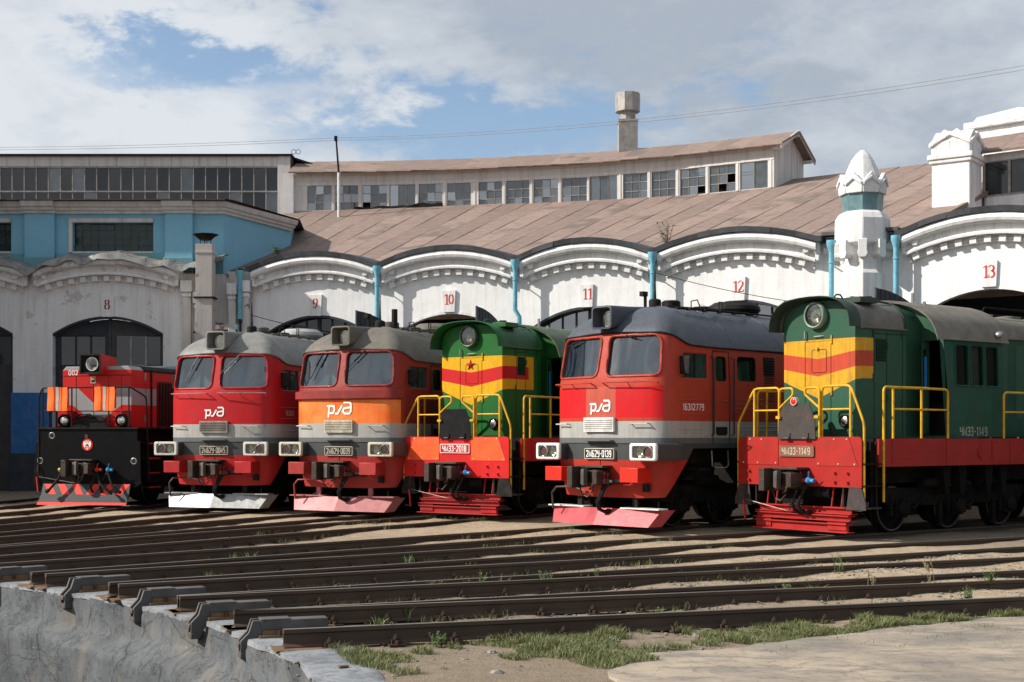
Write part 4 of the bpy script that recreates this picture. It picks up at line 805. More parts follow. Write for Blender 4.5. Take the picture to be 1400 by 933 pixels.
# ------------------------------------------------------------------ red and black centre-cab shunter (hood end seen)
def black_shunter(label, loc, rotz):
    root = thing('shunting_locomotive', label, 'locomotive', loc, rotz, 'diesel locomotives parked in front of the roundhouse')
    red, grey = (0.50, 0.017, 0.015), (0.30, 0.31, 0.32)
    hoodp = paint('red_hood_paint', red, [
        (grey, [(0, 0, 0, 1, 3.585)]),
        (grey, [(0, 0, 0, -1, -3.10), (0, .86, 0, -1, -2.62), (0, -.69, 0, 1, 2.16), (-1, 0, 0, 0, -1.75)]),
        (grey, [(0, 0, 0, -1, -3.10), (0, 0, 0, 1, 2.66), (0, 1, 0, 0, .72), (-1, 0, 0, 0, -1.75)]),
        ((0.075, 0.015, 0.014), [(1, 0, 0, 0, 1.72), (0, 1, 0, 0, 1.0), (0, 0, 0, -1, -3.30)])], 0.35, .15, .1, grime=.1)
    X0, HW = .45, 1.02
    v = MB(); prof = [(-HW, 2.06), (-HW, 3.58), (-HW+.10, 3.68), (HW-.10, 3.68), (HW, 3.58), (HW, 2.06)]
    def sc(x): return [Vector((x, a, b)) for a, b in prof]
    v.loft([sc(X0), sc(1.6), sc(9.5)], close=True); hood = v.build('hood', hoodp, root, 0, bevel=.015)
    v = MB(); v.loft([[Vector((x, a, b)) for a, b in [(-HW-.02, 3.55), (-HW-.02, 3.60), (-HW+.09, 3.70), (0, 3.74), (HW-.09, 3.70), (HW+.02, 3.60), (HW+.02, 3.55)]] for x in (1.05, 9.5)], caps=False); v.build('hood_roof', M_black, root, 0)
    seam = mat('dark_red_seam', (0.12, 0.01, 0.01), 0.6, bump=0)
    v = MB(); v.tube([(X0-.004, -HW, 3.44), (X0-.004, HW, 3.44)], .010, 4)
    for y in (.62, .10, -.34, -.72): v.tube([(X0-.003, y, 2.1), (X0-.003, y, 3.44)], .006, 4)
    v.build('door_seam', seam, root)
    for k in range(24):
        if k < 20: v = MB(); v.bx(1.85+k*.16, 1.93+k*.16, -HW-.025, -HW+.01, 2.14, 3.28); v.build('grille_slat', M_black, root)
    v = MB(); v.bx(1.80, 5.2, -HW-.006, -HW+.001, 2.10, 3.32); v.build('side_grille', seam, root)
    v = MB(); v.bx(1.40, 1.46, -HW-.03, -HW+.0, 2.08, 3.62); v.build('body_post', M_black, root)
    v = MB(); v.tube([(1.15, -HW-.01, 2.6), (1.15, -HW-.05, 2.65), (1.15, -HW-.05, 3.2), (1.15, -HW-.01, 3.25)], .015, 5); v.build('grab_handle', hoodp, root)
    for z in (2.3, 3.42):
        v = MB(); v.bx(1.08, 1.16, -HW-.015, -HW, z-.09, z+.09); v.build('hinge', M_steel, root)
    lettering('unit_number', '002', .115, .28, FRONT(X0-.006, .70, 3.515), M_letter, root, .004, .17)
    # lamp box
    v = MB(); S = lambda x, a0, a1, z0, z1: [Vector((x, a, b)) for a, b in [(a0, z0), (a1, z0), (a1, z1), (a0, z1)]]
    redp = mat('red_lampbox_paint', red, .35, dirt=.15)
    v.loft([S(.95, -.28, .28, 3.55, 3.92), S(.12, -.31, .31, 3.46, 3.99), S(.115, -.27, .27, 3.50, 3.95)], close=True, caps=False); v.loft([S(.115, -.27, .27, 3.50, 3.95), S(.20, -.25, .25, 3.52, 3.93)], close=True, caps=False, m=1); v.add(S(.20, -.25, .25, 3.52, 3.93), [(0, 1, 2, 3)], 1); v.add(S(.95, -.28, .28, 3.55, 3.92), [(0, 1, 2, 3)])
    lb = v.build('headlight_box', [redp, M_dark], root, 0, bevel=.01)
    v = MB(); v.lathe([(.0, .0), (.09, .03), (.165, .08), (.18, .08), (.18, 0)], 28, (.24, -.03, 3.725), (-1, 0, 0)); v.build('headlight_reflector', M_refl, lb, 60)
    v = MB(); v.lathe([(0, .11), (.09, .10), (.165, .075), (.165, .07)], 28, (.24, -.03, 3.725), (-1, 0, 0)); v.build('headlight_lens', M_lens, lb, 60)
    v = MB(); v.bx(.11, .125, -.31, .31, 3.46, 3.50); v.bx(.11, .125, -.31, .31, 3.955, 3.99); v.bx(.11, .125, -.31, -.27, 3.5, 3.955); v.bx(.11, .125, .27, .31, 3.5, 3.955); v.build('lamp_frame', M_black, lb)
    v = MB(); v.bx(X0-.012, X0, .04, .18, 3.23, 3.42); o = v.build('notice_plate', M_letter_old, root); v = MB(); v.bx(X0-.016, X0-.01, .06, .16, 3.26, 3.32); v.build('notice_mark', M_black, o)
    for y in (.85, -.83):
        v = MB(); v.bx(X0-.16, X0, y-.21, y+.21, 2.10, 2.52); hd = v.build('lamp_hood', redp, root, bevel=.02)
        v = MB(); v.lathe([(.17, 0), (.175, .10), (.155, .12), (.15, .06)], 24, (X0-.15, y-.02, 2.25), (-1, 0, 0)); ring = v.build('lamp_ring', M_black, root, 40)
        v = MB(); v.lathe([(0, .13), (.08, .12), (.15, .07), (.15, 0)], 24, (X0-.15, y-.02, 2.25), (-1, 0, 0)); v.build('lamp_face', M_refl, ring, 60)
    # black front apron
    blk = mat('satin_black_apron', (0.005, 0.005, 0.0055), .42, 0, .2, dirt=.2, dirtcol=(.018, .016, .014), bump=.06)
    v = MB(); v.prism([(-1.40, .52), (1.36, .52), (1.62, .60), (1.58, 1.0), (1.52, 1.72), (1.44, 1.72), (1.44, 2.04), (-1.44, 2.04), (-1.44, 1.72), (-1.52, 1.72), (-1.55, .62)], lambda a, b, c: (c, a, b), 0.0, .05); ap = v.build('front_apron', blk, root, bevel=.008)
    v = MB(); v.bx(-.04, 9.5, -1.47, 1.47, 2.03, 2.07); v.build('deck', M_black, root)
    v = MB(); v.bx(.05, 9.4, -1.2, 1.2, .6, 2.03); v.build('underframe', M_under, root)
    for y, z in ((.95+.1, 1.86), (1.40, 1.20), (-1.34, 1.20)):
        v = MB(); v.lathe([(.055, -.01), (.075, .012), (.09, .0)], 18, (-.001, y, z), (-1, 0, 0)); v.lathe([(0, .004), (.056, .004), (.056, -.01)], 18, (-.001, y, z), (-1, 0, 0), 1); v.build('apron_hole', [M_steel, M_dark], ap, 40)
    # round emblem
    v = MB(); v.lathe([(0, .012), (.155, .012), (.16, 0)], 28, (-.001, .0, 1.62), (-1, 0, 0)); em = v.build('emblem', M_redbright, root, 40)
    fn = FRONT(-.014, 0, 1.62); v = MB()
    body = [(-.02, -.06), (.02, -.06), (.035, .02), (.02, .06), (-.02, .06), (-.035, .02)]
    for poly in (body, [(.03, .04), (.055, .085), (.10, .095), (.115, .02), (.095, -.055), (.06, -.07), (.045, 0)], [(-.03, .04), (-.055, .085), (-.10, .095), (-.115, .02), (-.095, -.055), (-.06, -.07), (-.045, 0)],
                 [(.008, .06), (.05, .105), (.035, .12), (.0, .085)], [(-.008, .06), (-.05, .105), (-.035, .12), (.0, .085)], [(-.035, -.10), (.035, -.10), (.02, -.125), (-.02, -.125)], [(-.075, -.078), (.075, -.078), (.07, -.088), (-.07, -.088)]):
        v.prism(poly, fn, 0, .004)
    v.build('emblem_eagle', M_letter, em); v = MB(); v.prism([(-.022, -.035), (.022, -.035), (.022, .02), (-.022, .02)], fn, .002, .006); v.build('emblem_shield', M_dark, em)
    v = MB(); v.lathe([(0, .01), (.05, .01), (.055, 0)], 16, (-.001, .03, 1.84), (-1, 0, 0)); v.build('maker_plate', M_coup, ap)
    # plough blade with hazard stripes
    hz = mat('orange_red_hazard_paint', (0.80, 0.05, 0.025), .4, 0, .1, dirt=.15); gp = mat('dark_grey_blade_paint', (0.045, 0.047, 0.052), .45, 0, .2, dirt=.35)
    v = MB(); fnp = lambda a, b, c: (-.10-.16*(.62-b)/.5+c, a, b); Lp, Rp = 1.24, -1.30
    v.prism([(Lp, .60), (Rp, .61), (Rp, .33), (Lp, .33)], fnp, 0, .04); v.prism([(Lp, .33), (Rp, .33), (Rp+.02, .08), (Lp+.08, .06)], fnp, 0.0, .045); pw = v.build('plough_blade', gp, root, 0)
    for s, c0_ in ((1, 0), (-1, 0)):
        for k in range(3):
            a = s*(1.20-k*.40) if s > 0 else -1.30+k*.41
            q = [(a, .60), (a-s*.21, .60), (a-s*.40, .335), (a-s*.19, .335)]
            if s < 0: q = [(a, .605), (a+.21, .605), (a+.42, .335), (a+.21, .335)]
            v = MB(); v.prism(q, fnp, -.004, 0); v.build('hazard_stripe', hz, pw)
    v = MB(); v.prism([(Lp+.07, .13), (Rp+.02, .14), (Rp+.03, .075), (Lp+.08, .06)], fnp, -.005, 0); v.build('red_edge_stripe', hz, pw)
    # rails
    B = lambda pts, r=.02: rail(root, pts, r, 'handrail', M_brail)
    B([(.0, 1.44, .9), (.0, 1.44, 2.85), (.0, 1.34, 3.11), (.0, -1.24, 3.11), (.35, -1.50, 2.86), (.45, -1.52, .7)], .022)
    for y in (1.32, .46, -.62, -1.20): B([(.0, y, 2.05), (.0, y, 3.11)])
    B([(.0, 1.32, 2.50), (.0, -1.20, 2.49)], .014); B([(.5, 1.46, 2.05), (.5, 1.46, 2.78), (.5, 1.2, 3.05), (.9, 1.2, 3.05)]); B([(.9, 1.46, 2.05), (.9, 1.46, 2.9)]); B([(2.4, -1.50, .9), (2.4, -1.52, 2.6), (2.5, -1.4, 2.9), (3.2, -1.4, 2.95)], .016)
    for k, z in enumerate((1.64, 1.25, .87, .50)):
        v = MB(); v.bx(.40, .95, -1.56, -1.25, z, z+.03); o = v.build('ladder_tread', M_black, root); v = MB(); v.bx(.40, .95, -1.575, -1.56, z-.005, z+.035); v.build('tread_edge', M_redpaint, o)
    v = MB(); v.prism([(.55, 2.07), (-.48, 2.07), (-.42, 2.20), (-.30, 2.36), (.10, 2.40), (.42, 2.34)], lambda a, b, c: (c, a, b), .16, .20); v.tube([(.14, .62, 2.22), (.1, .3, 2.40), (.1, .0, 2.42), (.14, -.1, 2.30)], .02, 6); v.build('tread_plate', M_black, root)
    coupler(root, -.06, 1.02); hoses(root, .0, .98, -.40, ('r', 'b'), dy=-.32)
    for pts in ([(-.2, .62, .95), (-.28, .66, .75), (-.36, .90, .45), (-.38, .98, .40)], [(-.2, -.40, .9), (-.34, -.58, .62), (-.36, -.85, .42), (-.34, -.92, .38)], [(-.2, -.72, .9), (-.32, -.90, .60), (-.34, -1.05, .45), (-.32, -1.16, .40)]):
        v = MB(); v.tube(pts, .034, 8); v.tube(pts[-2:], .05, 8); v.build('brake_hose', M_hose, root, 60)
    v = MB(); v.cyl((.02, .62, .98), (-.22, .60, .98), .035); v.lathe([(0, -.05), (.055, -.03), (.055, .03), (0, .05)], 12, (-.2, .68, .97), (0, 1, 0)); v.build('brake_valve', M_valvey, root)
    release_lever(root, -.04, 1.42, .32, .80, .62)
    bogie(root, (1.7, 3.9), .5); bogie(root, (6.5, 8.7), .5)
    v = MB(); v.bx(4.6, 9.4, -1.45, 1.45, 2.06, 3.9); v.build('cab', hoodp, root, bevel=.05)
    return root

# ------------------------------------------------------------------ paint schemes and the six locomotives
R_lightgrey, R_mid, R_dkgrey = (0.36, 0.355, 0.33), (0.115, 0.125, 0.125), (0.060, 0.066, 0.066)
def bands(upper, red, skirt, extra=()):
    return [*extra, (R_lightgrey, [(0, 0, 0, -1, -2.14)]), (R_mid, [(0, 0, 0, -1, -1.81)]), (R_dkgrey, [(0, 0, 0, -1, -1.70)]), (skirt, [(0, 0, 0, -1, -1.37)])]
def mainline_scheme(name, upper, skirt, extra, **k):
    p = paint(name+'_body_paint', upper, bands(upper, upper, skirt, extra), k.pop('rough', .36), k.pop('dirt', .25), .2, grime=k.pop('grime', .3))
    d = dict(paint=p, surround=mat(name+'_window_surround', tuple(c*.9 for c in upper), .4, dirt=.3), seam=mat(name+'_seam', (0.05, 0.03, 0.028), .6, bump=0), handle=M_cream, step=mat(name+'_step', R_mid, .5, dirt=.4),
             plate_rim=M_cream, plate_letter=M_letter, lampbox=M_white, rod=M_coup, wiper_mat=M_black, grille=M_steel, logo_z=2.42, logo_w=.56, cowl=None, gutter=M_black, fan=M_black)
    d.update(k); d['plowlip'] = d.get('plowlip') or d['plow']; return d
wip_rest = [[(1.18, 3.70), (.75, 3.80)], [(-.55, 3.84), (-.85, 3.76)]]
wip_up = [[(.62, 3.84), (.98, 3.22)], [(-.62, 3.86), (-.08, 3.36)]]
fadedred, crimson, brick_red = (0.42, 0.050, 0.028), (0.44, 0.012, 0.016), (0.27, 0.036, 0.030)
S5 = mainline_scheme('faded_red_diesel', fadedred, (0.40, 0.034, 0.022), [((0.56, 0.010, 0.014), [(0, 1, 0, 0, .40), (0, 0, 0, -1, -2.83), (0, 0, 0, 1, 2.21), (-1, 0, 0, 0, -.10)]), ((0.47, 0.085, 0.055), [(0, -1, 0, 0, -.40), (0, 0, 0, -1, -2.83), (-1, 0, 0, 0, .05)])],
    plow=mat('pink_red_plough_paint', (0.46, 0.075, 0.085), .4, .2, .3, dirt=.35), plowlip=M_white, roof=mat('slate_blue_roof_paint', (0.062, 0.072, 0.092), .42, 0, .2, dirt=.3, dirtcol=(.13, .12, .11), grime=.25), bufbox=M_redbright, grille=M_white, plate='2M62У-0139', wipers=wip_rest, steelrail=False, unit='16312779', unit_mat=M_letter)
S2 = mainline_scheme('crimson_diesel', crimson, (0.42, 0.022, 0.022), [], plow=mat('aluminium_plough_paint', (0.40, 0.40, 0.39), .45, .4, .15, dirt=.3, grime=.4), roof=mat('pale_grey_roof_paint', (0.205, 0.205, 0.19), .5, 0, .2, dirt=.35), bufbox=mat('crimson_box_paint', (0.40, 0.02, 0.022), .45, dirt=.3), plate='2M62У-0045', plate_letter=M_letter_old, wipers=wip_up, steelrail=True, unit='16302', unit_mat=M_letter_old, fan=mat('pale_fan_paint', (.34, .34, .33), .5), wiper_mat=M_steel, gutter=mat('grey_gutter', (.10, .10, .095), .6), lampbox=mat('chipped_white_enamel', (.58, .57, .52), .45, 0, .1, dirt=.3, rust=.3))
S3 = mainline_scheme('orange_fronted_diesel', brick_red, (0.36, 0.036, 0.030), [((0.84, 0.140, 0.020), [(0, 0, 0, -1, -2.74), (-1, 0, 0, 0, -.22), (0, 0, 0, 1, 2.13)], (0.80, 0.24, 0.06))], plow=mat('dull_pink_plough_paint', (0.40, 0.15, 0.15), .45, .1, .25, dirt=.35), roof=mat('dusty_brown_grey_roof', (0.135, 0.122, 0.100), .65, 0, .25, dirt=.5, dirtcol=(.20, .18, .15)), bufbox=mat('brick_red_box_paint', (0.36, 0.036, 0.032), .45, dirt=.35), plate='2M62У-0039', plate_letter=M_letter_old, plate_rim=M_cream, wipers=wip_up, ledge=mat('brick_red_ledge', (0.24, 0.032, 0.028), .4, dirt=.3), logo_w=.72, logo_z=2.47, lampbox=M_cream, grille=M_cream, stack=True, rb=True, gutter=mat('brown_grey_gutter', (.08, .075, .065), .6), fan=mat('brown_fan', (.12, .11, .09), .6), rod=mat('red_rod', (.3, .04, .035), .5), dirt=.25, grime=.12)

def chevron(name, green, yellow, red, xe_y, xe_r, **k):
    layers = [(yellow, [(0, 0, 0, -1, -3.69), (0, -.385, 0, 1, 2.565), (-1, 0, 0, 0, -xe_y)]), (red, [(0, .14, 0, -1, -3.32), (0, -.185, 0, 1, 2.985), (-1, 0, 0, 0, -xe_r)])]
    return paint(name, green, layers, .42, k.get('dirt', .2), .2, chips=k.get('chips', 0), grime=k.get('grime', .25))
g4, g6 = (0.010, 0.112, 0.018), (0.024, 0.088, 0.052)
def shunter_scheme(n, green, hood, **k):
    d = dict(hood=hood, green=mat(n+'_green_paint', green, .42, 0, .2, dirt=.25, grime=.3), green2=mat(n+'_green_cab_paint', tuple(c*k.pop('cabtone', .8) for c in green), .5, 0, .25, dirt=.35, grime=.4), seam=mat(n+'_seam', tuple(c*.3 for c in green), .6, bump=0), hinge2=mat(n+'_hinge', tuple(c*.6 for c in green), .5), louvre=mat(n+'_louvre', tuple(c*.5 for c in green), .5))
    d.update(k); return d
P4 = shunter_scheme('bright', g4, chevron('bright_green_hood_paint', g4, (0.66, 0.345, 0.002), (0.52, 0.008, 0.010), 1.77, 1.57), hood_end=2.05, cab0=2.45, cab1=4.4, roof=mat('bright_green_roof', (0.02, 0.085, 0.028), .40, 0, .2, dirt=.3), visor=mat('bright_green_visor', (0.014, 0.10, 0.026), .38), cabroof=mat('dusty_green_roof', (0.10, 0.135, 0.085), .6, 0, .2, dirt=.4), lampring=mat('green_lamp_ring', (0.06, 0.10, 0.065), .35, .2), hinge=M_yrail, barcol=M_letter_old, star=True, red=mat('bright_red_plate_paint', (0.55, 0.014, 0.014), .38, 0, .12, dirt=.25), panel=mat('fluorescent_orange_panel', (0.90, 0.105, 0.025), .45, 0, .18, dirt=.2), redbar=mat('dull_red_bar_paint', (0.34, 0.015, 0.016), .42, dirt=.4), plate_rim=M_letter, plate_bg=mat('red_plate_field', (0.45, 0.02, 0.02), .4), plate_letter=M_letter, plate='ЧМЭ3-2018', shield=mat('black_tread_plate', (0.012, 0.012, 0.013), .4, 0, .2, dirt=.2), clip=M_yrail, stairplate=M_black, rails=(.53, .77, 1.57, 2.4), rail2=4.2, hosecols=('r', 'b'), cabtone=.85)
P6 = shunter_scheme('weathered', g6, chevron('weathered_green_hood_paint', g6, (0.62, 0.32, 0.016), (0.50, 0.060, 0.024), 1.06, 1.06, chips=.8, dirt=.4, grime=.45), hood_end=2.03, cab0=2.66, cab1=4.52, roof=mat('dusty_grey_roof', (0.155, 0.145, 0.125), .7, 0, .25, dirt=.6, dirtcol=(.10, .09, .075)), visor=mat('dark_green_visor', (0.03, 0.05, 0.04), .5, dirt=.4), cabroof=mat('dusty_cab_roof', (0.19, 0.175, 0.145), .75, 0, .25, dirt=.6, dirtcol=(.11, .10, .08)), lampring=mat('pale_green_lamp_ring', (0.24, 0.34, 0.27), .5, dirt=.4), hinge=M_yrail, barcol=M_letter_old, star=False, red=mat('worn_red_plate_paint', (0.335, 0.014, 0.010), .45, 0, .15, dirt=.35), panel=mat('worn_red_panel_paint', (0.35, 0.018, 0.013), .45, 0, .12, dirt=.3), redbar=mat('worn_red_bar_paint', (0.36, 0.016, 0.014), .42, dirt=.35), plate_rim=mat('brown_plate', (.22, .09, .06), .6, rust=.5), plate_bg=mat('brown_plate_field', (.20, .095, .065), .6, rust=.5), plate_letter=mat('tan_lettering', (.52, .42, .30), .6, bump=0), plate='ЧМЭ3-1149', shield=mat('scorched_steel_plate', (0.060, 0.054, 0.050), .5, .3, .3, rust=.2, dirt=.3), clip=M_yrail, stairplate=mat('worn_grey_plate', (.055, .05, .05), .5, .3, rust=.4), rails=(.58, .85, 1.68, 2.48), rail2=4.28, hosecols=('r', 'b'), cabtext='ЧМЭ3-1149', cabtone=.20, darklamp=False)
black_shunter('red and black shunter numbered 002 with two orange vests on its front railing, leftmost locomotive', (-11.02, 35.97, 0), R(75))
mainline_diesel('crimson two-window diesel with a pale silver plough and plate 2M62У-0045', (-7.32, 34.59, 0), R(69), S2)
mainline_diesel('red two-window diesel with a bright orange band under the ledge and plate 2M62У-0039', (-4.0, 33.01, 0), R(61.5), S3)
hood_shunter('bright green shunter with orange end panels, red star on a yellow chevron and plate ЧМЭ3-2018', (-1.30, 31.66, 0), R(53.5), P4)
mainline_diesel('faded red two-window diesel with dark slate roof, pink and white plough and plate 2M62У-0139', (1.91, 27.93, 0), R(43.63), S5)
hood_shunter('weathered dull green shunter with red end plate, yellow chevron and plate ЧМЭ3-1149', (5.39, 26.20, 0), R(36.51), P6)
# orange vests hung over the black railing
def vest(label, loc, rotz, w=.60, h=.62):
    t = thing('safety_vest', label, 'safety vest', loc, rotz, 'orange vests hung on the railing'); om = mat('fluorescent_orange_cloth', (0.95, 0.17, 0.03), .7, 0, .12, bump=.2, bscale=60); wm = mat('grey_reflective_tape', (.55, .53, .52), .4)
    f = lambda a, z, d=0.0: Vector((-.035-.012*math.sin(a*14+z*2)-.01*math.sin(z*9), a, z+.006*math.sin(a*11)))
    v = MB(); skin(v, [(-w/2, -h), (w/2, -h), (w/2, 0), (-w/2, 0)], [], f, .05); skin(v, [(-w/2, -.012), (w/2, -.012), (w/2, 0.012), (-w/2, 0.012)], [], lambda a, z, d=0: Vector((-.03+(z+.012)*3, a, .012)), .1); skin(v, [(-w/2, -h*.9), (w/2, -h*.9), (w/2, 0), (-w/2, 0)], [], lambda a, z, d=0: Vector((.04, a, z)), .1); v.build('vest_cloth', om, t, 60)
    v = MB(); skin(v, [(-.035, -h), (.035, -h), (.035, .005), (-.035, .005)], [], lambda a, z, d=0: f(a, z)+Vector((-.006, 0, 0)), .05); v.build('reflective_stripe', wm, t, 60)
    v = MB()
    for a in (-.11, .10): v.tube([f(a, z)+Vector((-.004, 0, 0)) for z in np.linspace(-h, 0, 10)], .008, 5)
    v.build('vest_fold', om, t, 60); return t
def on_loco(loc, rot, x, y, z):
    c, s = math.cos(rot), math.sin(rot); return (loc[0]+c*x-s*y, loc[1]+s*x+c*y, z)
vest('left orange vest on the black railing, nearer the blue painted wall', on_loco((-11.02, 35.97), R(75), -.01, .86, 3.12), R(75))
vest('right orange vest on the black railing, nearer the crimson diesel', on_loco((-11.02, 35.97), R(75), -.01, -.52, 3.12), R(75))
# ------------------------------------------------------------------ roundhouse
CC = Vector((-18.34, 8.63, 0))                      # where the tracks converge
M_wall = whitewash('whitewashed_wall', (0.80, 0.795, 0.78), .32)
M_wallL = whitewash('stained_whitewash', (0.80, 0.78, 0.755), .42, 0.35)
M_peel = whitewash('peeling_whitewash', (0.66, 0.62, 0.57), .6, .95)
M_trim = whitewash('whitewashed_moulding', (0.78, 0.775, 0.76), .62)
M_felt = None
def felt(name, col):
    b = NB(name); oc = b.coord(); oi = b.n('ShaderNodeObjectInfo')
    c = b.mix(b.ramp(b.noise(oc, 2.0, 7, .65), [(0.3, 0.0), (0.72, 1.0)]), tuple(x*.80 for x in col), col)
    wr = b.noise(oc, 3.0, 6, .6, (1.0, 1.0, 9.0)); c = b.mix(b.ramp(wr, [(0.50, 0.0), (0.60, .55)]), c, (0.15, 0.112, 0.092))
    st = b.ramp(b.noise(oc, .55, 7, .6), [(0.50, 0.0), (0.60, .75)]); gate = b.math('GREATER_THAN', oi.outputs['Random'], .62)
    c = b.mix(b.math('MULTIPLY', st, gate), c, (0.125, 0.095, 0.078))
    c = b.mix(1.0, c, b.ramp(oi.outputs['Random'], [(0.0, .74), (1.0, 1.0)]), 'MULTIPLY')
    b.set(Base_Color=c, Roughness=.88); b.bump(b.math('ADD', wr, b.math('MULTIPLY', b.noise(oc, 40., 4), .3)), .5, .04); return b.m
M_felt = felt('brown_roofing_felt', (0.310, 0.218, 0.180))
M_cop = mat('grey_coping_tin', (0.085, 0.09, 0.10), .5, .2, .3, dirt=.4, island=.5)
M_tin = mat('weathered_zinc_sheet', (0.27, 0.275, 0.26), .6, .3, .3, dirt=.5, rust=.35, bump=.3, bscale=4)
M_blue = whitewash('sky_blue_wall_paint', (0.20, 0.46, 0.60), .30); M_bluelow = whitewash('green_blue_dado', (0.13, 0.33, 0.36), .5)
M_bluebase = mat('deep_blue_plinth_paint', (0.02, 0.12, 0.32), .6, 0, .2, dirt=.3, dirtcol=(.2, .2, .2))
M_corn = whitewash('grey_white_cornice', (0.60, 0.58, 0.545), .8)
M_pipe = mat('light_blue_downpipe_paint', (0.165, 0.45, 0.56), .45, .1, .12, dirt=.3, rust=.2)
M_gate = mat('dark_slate_gate_paint', (0.030, 0.036, 0.046), .6, 0, .3, dirt=.4, dirtcol=(.07, .065, .06))
M_gate2 = mat('brownish_gate_paint', (0.060, 0.054, 0.056), .6, 0, .3, dirt=.4)
M_pane = glass('gate_glass', (.25, .3, .33), .30, .03, .28, (.05, .07, .085)); M_pane2 = glass('dusty_glass', (.26, .31, .33), .13, .08, .5, (.085, .105, .115)); M_pane3 = glass('blue_clear_glass', (.2, .3, .4), .42, .02, .2, (.06, .12, .19)); M_pane4 = glass('black_glass', (.10, .12, .13), .06, .05, .3, (.022, .026, .028))
M_num = mat('red_stencil_paint', (0.50, 0.035, 0.025), .6, 0, .2, dirt=.3, dirtcol=(.5, .4, .36), bump=0)
M_numd = mat('dull_red_stencil_paint', (0.26, 0.03, 0.03), .6, 0, .2, bump=0)
M_wood = whitewash('flaking_white_boards', (0.66, 0.635, 0.595), .75); M_brownb = mat('brown_boards', (0.10, 0.062, 0.050), .8, 0, .3, dirt=.4, dirtcol=(.05, .04, .035))
M_frame = mat('weathered_window_bar', (0.36, 0.34, 0.31), .7, 0, .25, dirt=.5, rust=.3)
M_gblock = glass('green_glass_block', (.10, .16, .15), .03, .20, .6, (.020, .045, .040))
M_verd = mat('verdigris_band', (0.15, 0.27, 0.29), .35, .3, .3, dirt=.6, dirtcol=(.30, .36, .34))
M_inside = mat('dark_inside_wall', (0.05, 0.046, 0.042), .9)  # near-black colour for the inside walls and the sheets behind windows
M_steelgrey = mat('galvanised_sheet', (0.36, 0.345, 0.32), .55, .3, .2, dirt=.35, rust=.15)
M_rustduct = whitewash('rusty_painted_duct', (0.50, 0.46, 0.42), .7, .9)

house = thing('roundhouse', 'long curved white roundhouse with scalloped parapet, brown roof and numbered locomotive gates', 'depot building')
annex = thing('depot_wing', 'blue upper storey wing on the left with a long glazed band under its flat roof', 'depot building')
VAL, CREST = 7.62, 8.02
def P2(A, u, n, t, z, o): return Vector((A[0]+u[0]*t+n[0]*o, A[1]+u[1]*t+n[1]*o, z))
dentil_mesh = {}
def arcp(cx, cy, rx, ry, a0, a1, n=9): return [(cx+rx*math.cos(R(a0+(a1-a0)*i/n)), cy+ry*math.sin(R(a0+(a1-a0)*i/n))) for i in range(n+1)]
# painted stencil numerals: (thick strokes, thin strokes) in a box 0.6 wide and 1 high; gaps are the stencil bridges
GLYPH = {'1': ([[(.32, .03), (.32, .97)]], [[(.14, .03), (.50, .03)], [(.10, .80), (.30, .95)]], .34),
 '0': ([arcp(.27, .5, .20, .44, 105, 255), arcp(.27, .5, .20, .44, -75, 75)], [], .56),
 '2': ([arcp(.26, .72, .20, .24, 40, -50, 7)+[(.30, .40), (.10, .10)]], [arcp(.26, .72, .20, .24, 165, 60, 6), [(.06, .05), (.50, .05), (.53, .22)]], .56),
 '3': ([arcp(.24, .74, .20, .21, 60, -75, 8), arcp(.24, .28, .23, .25, 75, -95, 9)], [arcp(.24, .74, .20, .21, 160, 75, 5), arcp(.24, .28, .23, .25, -110, -165, 5), [(.20, .53), (.32, .53)]], .56),
 '4': ([[(.42, .03), (.42, .97)]], [[(.42, .95), (.06, .30), (.56, .30)]], .56), '5': ([arcp(.24, .32, .22, .28, 80, -90, 9)], [[(.48, .94), (.12, .94), (.10, .58), (.24, .62)]], .56), '6': ([arcp(.28, .30, .20, .26, 0, 350, 14), [(.09, .34), (.16, .7), (.40, .95)]], [], .56), '7': ([[(.46, .92), (.20, .03)]], [[(.06, .78), (.08, .94), (.50, .94)]], .56),
 '8': ([arcp(.27, .73, .17, .21, 110, 250, 7), arcp(.27, .73, .17, .21, -70, 70, 7), arcp(.27, .27, .21, .23, 110, 250, 7), arcp(.27, .27, .21, .23, -70, 70, 7)], [], .56),
 '9': ([arcp(.27, .68, .20, .27, 110, 250, 7), arcp(.27, .68, .20, .27, 70, -40, 7)+[(.40, .30), (.24, .05)]], [arcp(.25, .2, .18, .17, 175, 260, 5)], .56)}
def numerals(number, fn, mt, parent, h=.36):
    w = sum(GLYPH[c][2] for c in number)*h+.045*(len(number)-1); x = -w/2
    for c in number:
        thick, thin, adv = GLYPH[c]; v = MB(); f = lambda a, b, t, x=x: fn(x+a*h, (b-.5)*h, t)
        strokes(v, thick, .145, f, .004); strokes(v, thin, .075, f, .0035); v.build('numeral', mt, parent, 0); x += adv*h+.045
